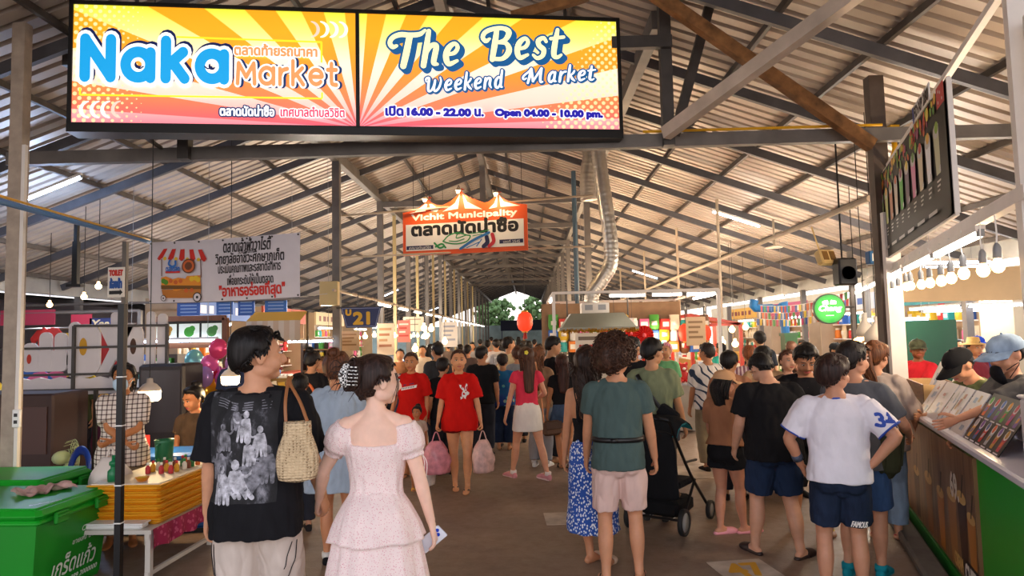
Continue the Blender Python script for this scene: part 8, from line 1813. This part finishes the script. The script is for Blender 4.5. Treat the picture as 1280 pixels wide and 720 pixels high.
# backpack
q = at(1100, 590, 4.95); t = thing('backpack', 'dark olive backpack hanging between the grey tee and the ponytail woman', 'backpack', tuple(q), R(-62)); OLV = cloth('#3a3c2a', .15); m = MB(); m.loft([(0, 0, .0), (0, 0, .04), (0, 0, .2), (0, 0, .36), (0, 0, .43)], np.array([(.11, .05), (.14, .085), (.14, .09), (.12, .075), (.07, .04)]), (1, 0, 0), 24, 3, ex=2.8); m.build('bag_body', OLV, t, True); m = MB(); m.loft([(0, -.075, .03), (0, -.085, .1), (0, -.08, .19)], np.array([(.10, .03), (.11, .04), (.10, .03)]), (1, 0, 0), 18, 3, ex=2.8); m.build('front_pocket', OLV, t, True)
for sg in (-1, 1): m = MB(); m.loft([(sg*.06, .06, .40), (sg*.07, .13, .42), (sg*.075, .16, .28), (sg*.09, .09, .05)], np.array([(.022, .006)]*4), (1, 0, 0), 8, 4); m.build('strap', OLV, t, True)
# pushchair
q = at_h(836, 664, 0); t = thing('pushchair', 'black folding pushchair with teal lining in front of the teal tee man', 'pushchair', (q.x+.03, q.y+.18, 0), R(-34)); BM = BLACKM; t.scale = (1, 1, 1)
m = MB()
for sg in (-1, 1): m.tube([(sg*.22, -.42, 1.0), (sg*.23, -.30, .82), (sg*.23, .0, .48), (sg*.22, .42, .13)], .014, 8, 3); m.tube([(sg*.23, .10, .42), (sg*.23, -.22, .12)], .013, 8); m.tube([(sg*.22, -.1, .60), (sg*.22, .18, .58)], .012, 8)
m.tube([(-.22, -.42, 1.0), (-.1, -.46, 1.02), (.1, -.46, 1.02), (.22, -.42, 1.0)], .018, 8, 3); m.tube([(-.23, -.22, .12), (.23, -.22, .12)], .012, 8); m.build('frame', BM, t)
m = MB(); m.loft([(0, -.20, .30), (0, -.24, .5), (0, -.26, .72), (0, -.27, .86)], np.array([(.20, .03), (.21, .04), (.205, .04), (.18, .03)]), (1, 0, 0), 20, 3, ex=3); m.build('backrest', cloth('#17181c'), t, True); m = MB(); m.box((0, .0, .40), (.40, .36, .06), bev=.02); m.build('seat', cloth('#17181c'), t)
m = MB(); nn = 14; v = []
for j in range(6):
    a = R(15+28*j)
    for i in range(nn): b_ = -.21+.42*i/(nn-1); v.append((b_, -.22-.0+.26*(1-math.cos(a))*.8-.02, .80+.20*math.sin(a)*(1-.3*(b_/.21)**4)))
m.add(v, [(j*nn+i, j*nn+i+1, (j+1)*nn+i+1, (j+1)*nn+i) for j in range(5) for i in range(nn-1)]); m.add(np.array(v)-V(0, 0, .012), [((j+1)*nn+i, (j+1)*nn+i+1, j*nn+i+1, j*nn+i) for j in range(5) for i in range(nn-1)], 1); m.build('hood', [cloth('#1a1c20'), cloth('#2c8f98')], t, True)
m = MB(); m.box((0, -.02, .20), (.38, .40, .14), bev=.03); m.build('basket', cloth('#101114'), t); m = MB(); m.sph((0, -.05, .29), (.15, .14, .05), 12); m.build('basket_contents', cloth('#8a6a4c'), t, True)
for sg in (-1, 1):
    for y, r in ((-.24, .115), (.42, .085)):
        m = MB(); m.lathe([(r*.72, -.018), (r*.98, -.018), (r, 0), (r*.98, .018), (r*.72, .018), (r*.72, -.018)], (sg*.25, y, r), 24, 0, axis=(1, 0, 0)); wh = m.build('wheel', mat('tyre_black', '#18181a', .7), t, True); m = MB(); m.lathe([(0, -.01), (r*.74, -.012), (r*.74, .012), (0, .01)], (sg*.25, y, r), 18, 0, axis=(1, 0, 0)); m.build('hub', GREYP, wh, True)
# ------------------------------------------------------------------ the crowd further back
def crowd(label, px, d, ytop, sex, yaw, top, bot='#2b2d36', hair='#15100f', hk='short', bk='trousers', sl=.8, head=(0, 0, 0), build=1.0, skin='#c08a64', capped=False, **kw):
    p = P(label, px, d, ytop, sex=sex, yaw=yaw, head=head, build=build, skin=skin, vox=.011 if d < 9.5 else .014 if d < 12 else .02, **kw)
    p.top(top if not isinstance(top, str) else cloth(top), hem=.48, sleeve=sl, name='shirt', wr=.004)
    if bk == 'shorts': p.legs(cloth(bot), .85, name='shorts')
    elif bk == 'skirt': p.skirt(cloth(bot), [(.60, .08, .062, 0), (.52, .108, .085, -.008), (.30, .125, .10, 0)])
    else: p.legs(cloth(bot), 1.9, name='trousers', lo=.042)
    if hk: p.hair(hk, hair, T=.004 if capped else .016 if sex == 'm' else .013, back=-50 if sex == 'm' else -56, seed=int(px), length=.22)
    if d < 14: p.shoe('shoe', [BLACKP, cloth('#2a2626')])
    return p
# left of the aisle, behind the couple
crowd('man in navy top with black hair behind the glowing capsule bulb', 298, 9.0, 432, 'm', 200, '#2a3350', head=(0, 16, 0))
c1 = crowd('woman in black top with orange bag strap and dark bun, behind the printed tee', 389, 8.6, 438, 'f', 20, '#19181c', hk='bun', head=(-30, 10, 0)); 
m = MB(); m.loft([c1.TR(V(-.07, .05, .80))*c1.H, c1.TR(V(-.055, .0, .835))*c1.H, c1.TR(V(-.04, -.05, .80))*c1.H, c1.TR(V(.03, -.085, .68))*c1.H, c1.TR(V(.08, -.07, .58))*c1.H], np.array([(.018, .006)]*5), (1, 0, 0), 8, 4); m.build('bag_strap', mat('orange_strap', '#c8602a', .6), c1.obj, True)
crowd('person in bright blue tee standing close behind the printed tee man', 374, 6.4, 466, 'f', 30, '#1f7fb8', hk='short', head=(-20, 0, 0), skin='#c98f6c')
crowd('woman with light brown hair looking down behind the bun and denim jacket', 402, 9.6, 446, 'f', 150, '#a8846a', hair='#5a3a22', hk='long')
crowd('bald-topped man between the couple and the red tees', 467, 11.0, 441, 'm', 20, '#8a6a54', hair='#6a4a38', hk=None, skin='#c98c68')
crowd('small woman in cream top behind the dress woman', 480, 12.5, 445, 'f', 180, '#cdb89a', hk='short')
crowd('man in dark grey tee with short hair between the two red tees', 546, 10.8, 428, 'm', 40, '#37393c')
crowd('woman in black tee with black hair directly between the two red tees', 553, 8.9, 446, 'f', 20, '#17171a', head=(-30, 8, 0))
crowd('man in black tee seen from behind right of the rabbit tee woman', 602, 10.2, 432, 'm', -6, '#18181b', head=(-20, 0, 0), build=1.08)
crowd('woman with pale grey hood and grey backpack behind the blue printed tee', 617, 11.0, 443, 'f', 4, '#a9a6a6', hair='#cfc8c4', hk='short')
crowd('tall man in beige shirt looking right over the crowd', 636, 12.2, 421, 'm', -40, '#cdb890', head=(-20, 0, 0))
crowd('woman with hair tied up behind the beige-shirted man', 646, 11.4, 434, 'f', 8, '#8a8f96', hair='#4a2c1c', hk='bun')
crowd('man in black tee and sling behind the curly head', 790, 8.4, 421, 'm', -10, '#17171a', head=(-30, 0, 0))
crowd('woman in pink cap beyond the olive tee man', 832, 10.6, 428, 'f', 150, '#6fae7a', hair='#d98a9a', hk='short')
crowd('man with black hair just behind the tan cap', 911, 7.3, 438, 'm', -20, '#b07a5c', head=(-10, 0, 0))
crowd('woman in striped top with light brown hair raising her hands', 936, 9.0, 431, 'f', -10, cmat('striped_top', lambda k: k.mix(k.math('GREATER_THAN', k.math('FRACT', k.math('MULTIPLY', k.sep(k.co())[0], 22)), .5), '#8a5a6a', '#d8c2c4'), .8), hair='#7a4526', la=(-.1, .18, .72), ra=(.05, .2, .74))
crowd('tall dark-haired man standing far behind the black tee group', 949, 11.5, 414, 'm', 0, '#20242c')
crowd('man with black hair and patterned shirt left of the broad black tee', 953, 7.6, 432, 'm', -15, '#c9a37a', head=(-15, 0, 0))
crowd('woman with brown hair facing us between the two black tees', 984, 7.4, 437, 'f', 185, '#5a4438', hair='#4a2a1a', skin='#d6a184')
crowd('woman with brown wavy hair far behind the V-neck man', 988, 12.0, 427, 'f', 20, '#4a3a34', hair='#5a3826', hk='long')
crowd('woman with tied black hair far behind the V-neck man', 1003, 12.4, 425, 'f', 160, '#7f8f9c')
r3 = crowd('staff member in crimson shirt and dark cap beyond the V-neck man', 1043, 10.4, 428, 'm', 190, '#a81f3c', head=(20, 14, 0), capped=True); add_cap(r3, cloth('#2a2c30'), .05)
crowd('woman in dark top right of the crimson shirt', 1056, 11.6, 434, 'f', 60, '#3a2c34', hk='long')
crowd('boy in teal top far behind the patterned shirt man', 900, 13.5, 428, 'm', 30, '#2f9a8a')
w1 = crowd('worker in straw hat behind the drinks seller', 1217, 9.5, 424, 'f', 190, '#7a2a34', capped=True); m = MB(); m.lathe([(.0, .10), (.07, .095), (.085, .02), (.16, .0), (.165, -.006), (.08, .005), (0, .01)], w1.hp((0, -.006, .965)), 24); m.build('straw_hat', mat('straw', '#c9a05a', .8, nz=.2, ns=30), w1.obj, True)
w2 = crowd('worker in blue cap beyond the straw hat', 1222, 11.0, 420, 'm', 180, '#2a3a6a', capped=True); add_cap(w2, cloth('#1f3fa0'), .06)
crowd('woman with dark hair at the tables far behind the green board', 1196, 12.0, 424, 'f', 200, '#6a2a3a', hk='bun')
crowd('person in olive top standing behind the white letters', 100, 9.3, 452, 'f', 190, '#4a5236', hk='short', build=1.1)
crowd('child in pink top behind the white letters', 88, 9.6, 470, 'f', 150, '#c84a7a', hk='short')
# far aisle
FAR = [(528, 16, 432, '#c9b8a0'), (538, 19, 430, '#4a5a6a'), (575, 17, 430, '#2a2c34'), (584, 14.5, 431, '#5a4a44'), (590, 21, 428, '#8f8a86'), (609, 19, 425, '#b86a4a'), (620, 16.5, 424, '#c9c4c0'), (626, 23, 424, '#39465a'), (641, 17.5, 428, '#b0a08a'), (652, 15.5, 430, '#3a3036'), (661, 20, 426, '#8a3a3a'), (668, 26, 424, '#5a6470'), (633, 29, 422, '#a89a8a'), (648, 33, 421, '#46505c'), (600, 27, 424, '#7a6a5e'), (614, 36, 421, '#9a8a7a'), (674, 15, 430, '#d8c8b8'), (560, 22, 428, '#6a5a50'), (548, 27, 426, '#a0703a'), (717, 14.5, 428, '#37393f'), (500, 14, 436, '#8a5a3a'), (655, 40, 419, '#5a5048'), (641, 24, 424, '#2f2c30')]
NM = {'#c9b8a0': 'beige'}
for i, (px, d, yt, c) in enumerate(FAR):
    r_, g_, b_ = (int(c[k:k+2], 16) for k in (1, 3, 5)); tone = 'pale' if r_+g_+b_ > 420 else 'dark' if r_+g_+b_ < 220 else 'mid-toned'; hue = 'grey' if max(r_, g_, b_)-min(r_, g_, b_) < 28 else 'warm' if r_ > b_ else 'bluish'
    crowd(f'shopper in {tone} {hue} top in the distant crowd of the aisle', px, d, yt, 'm' if i % 3 == 0 else 'f', (i*67) % 60-30 if i % 4 else 180, c, hk='long' if i % 3 == 1 else 'short', bot=['#2b2d36', '#5a5048', '#3a4a66'][i % 3], bk='trousers', face=False, group='distant shoppers in the aisle')
bpy.data.scenes.remove(TMP)
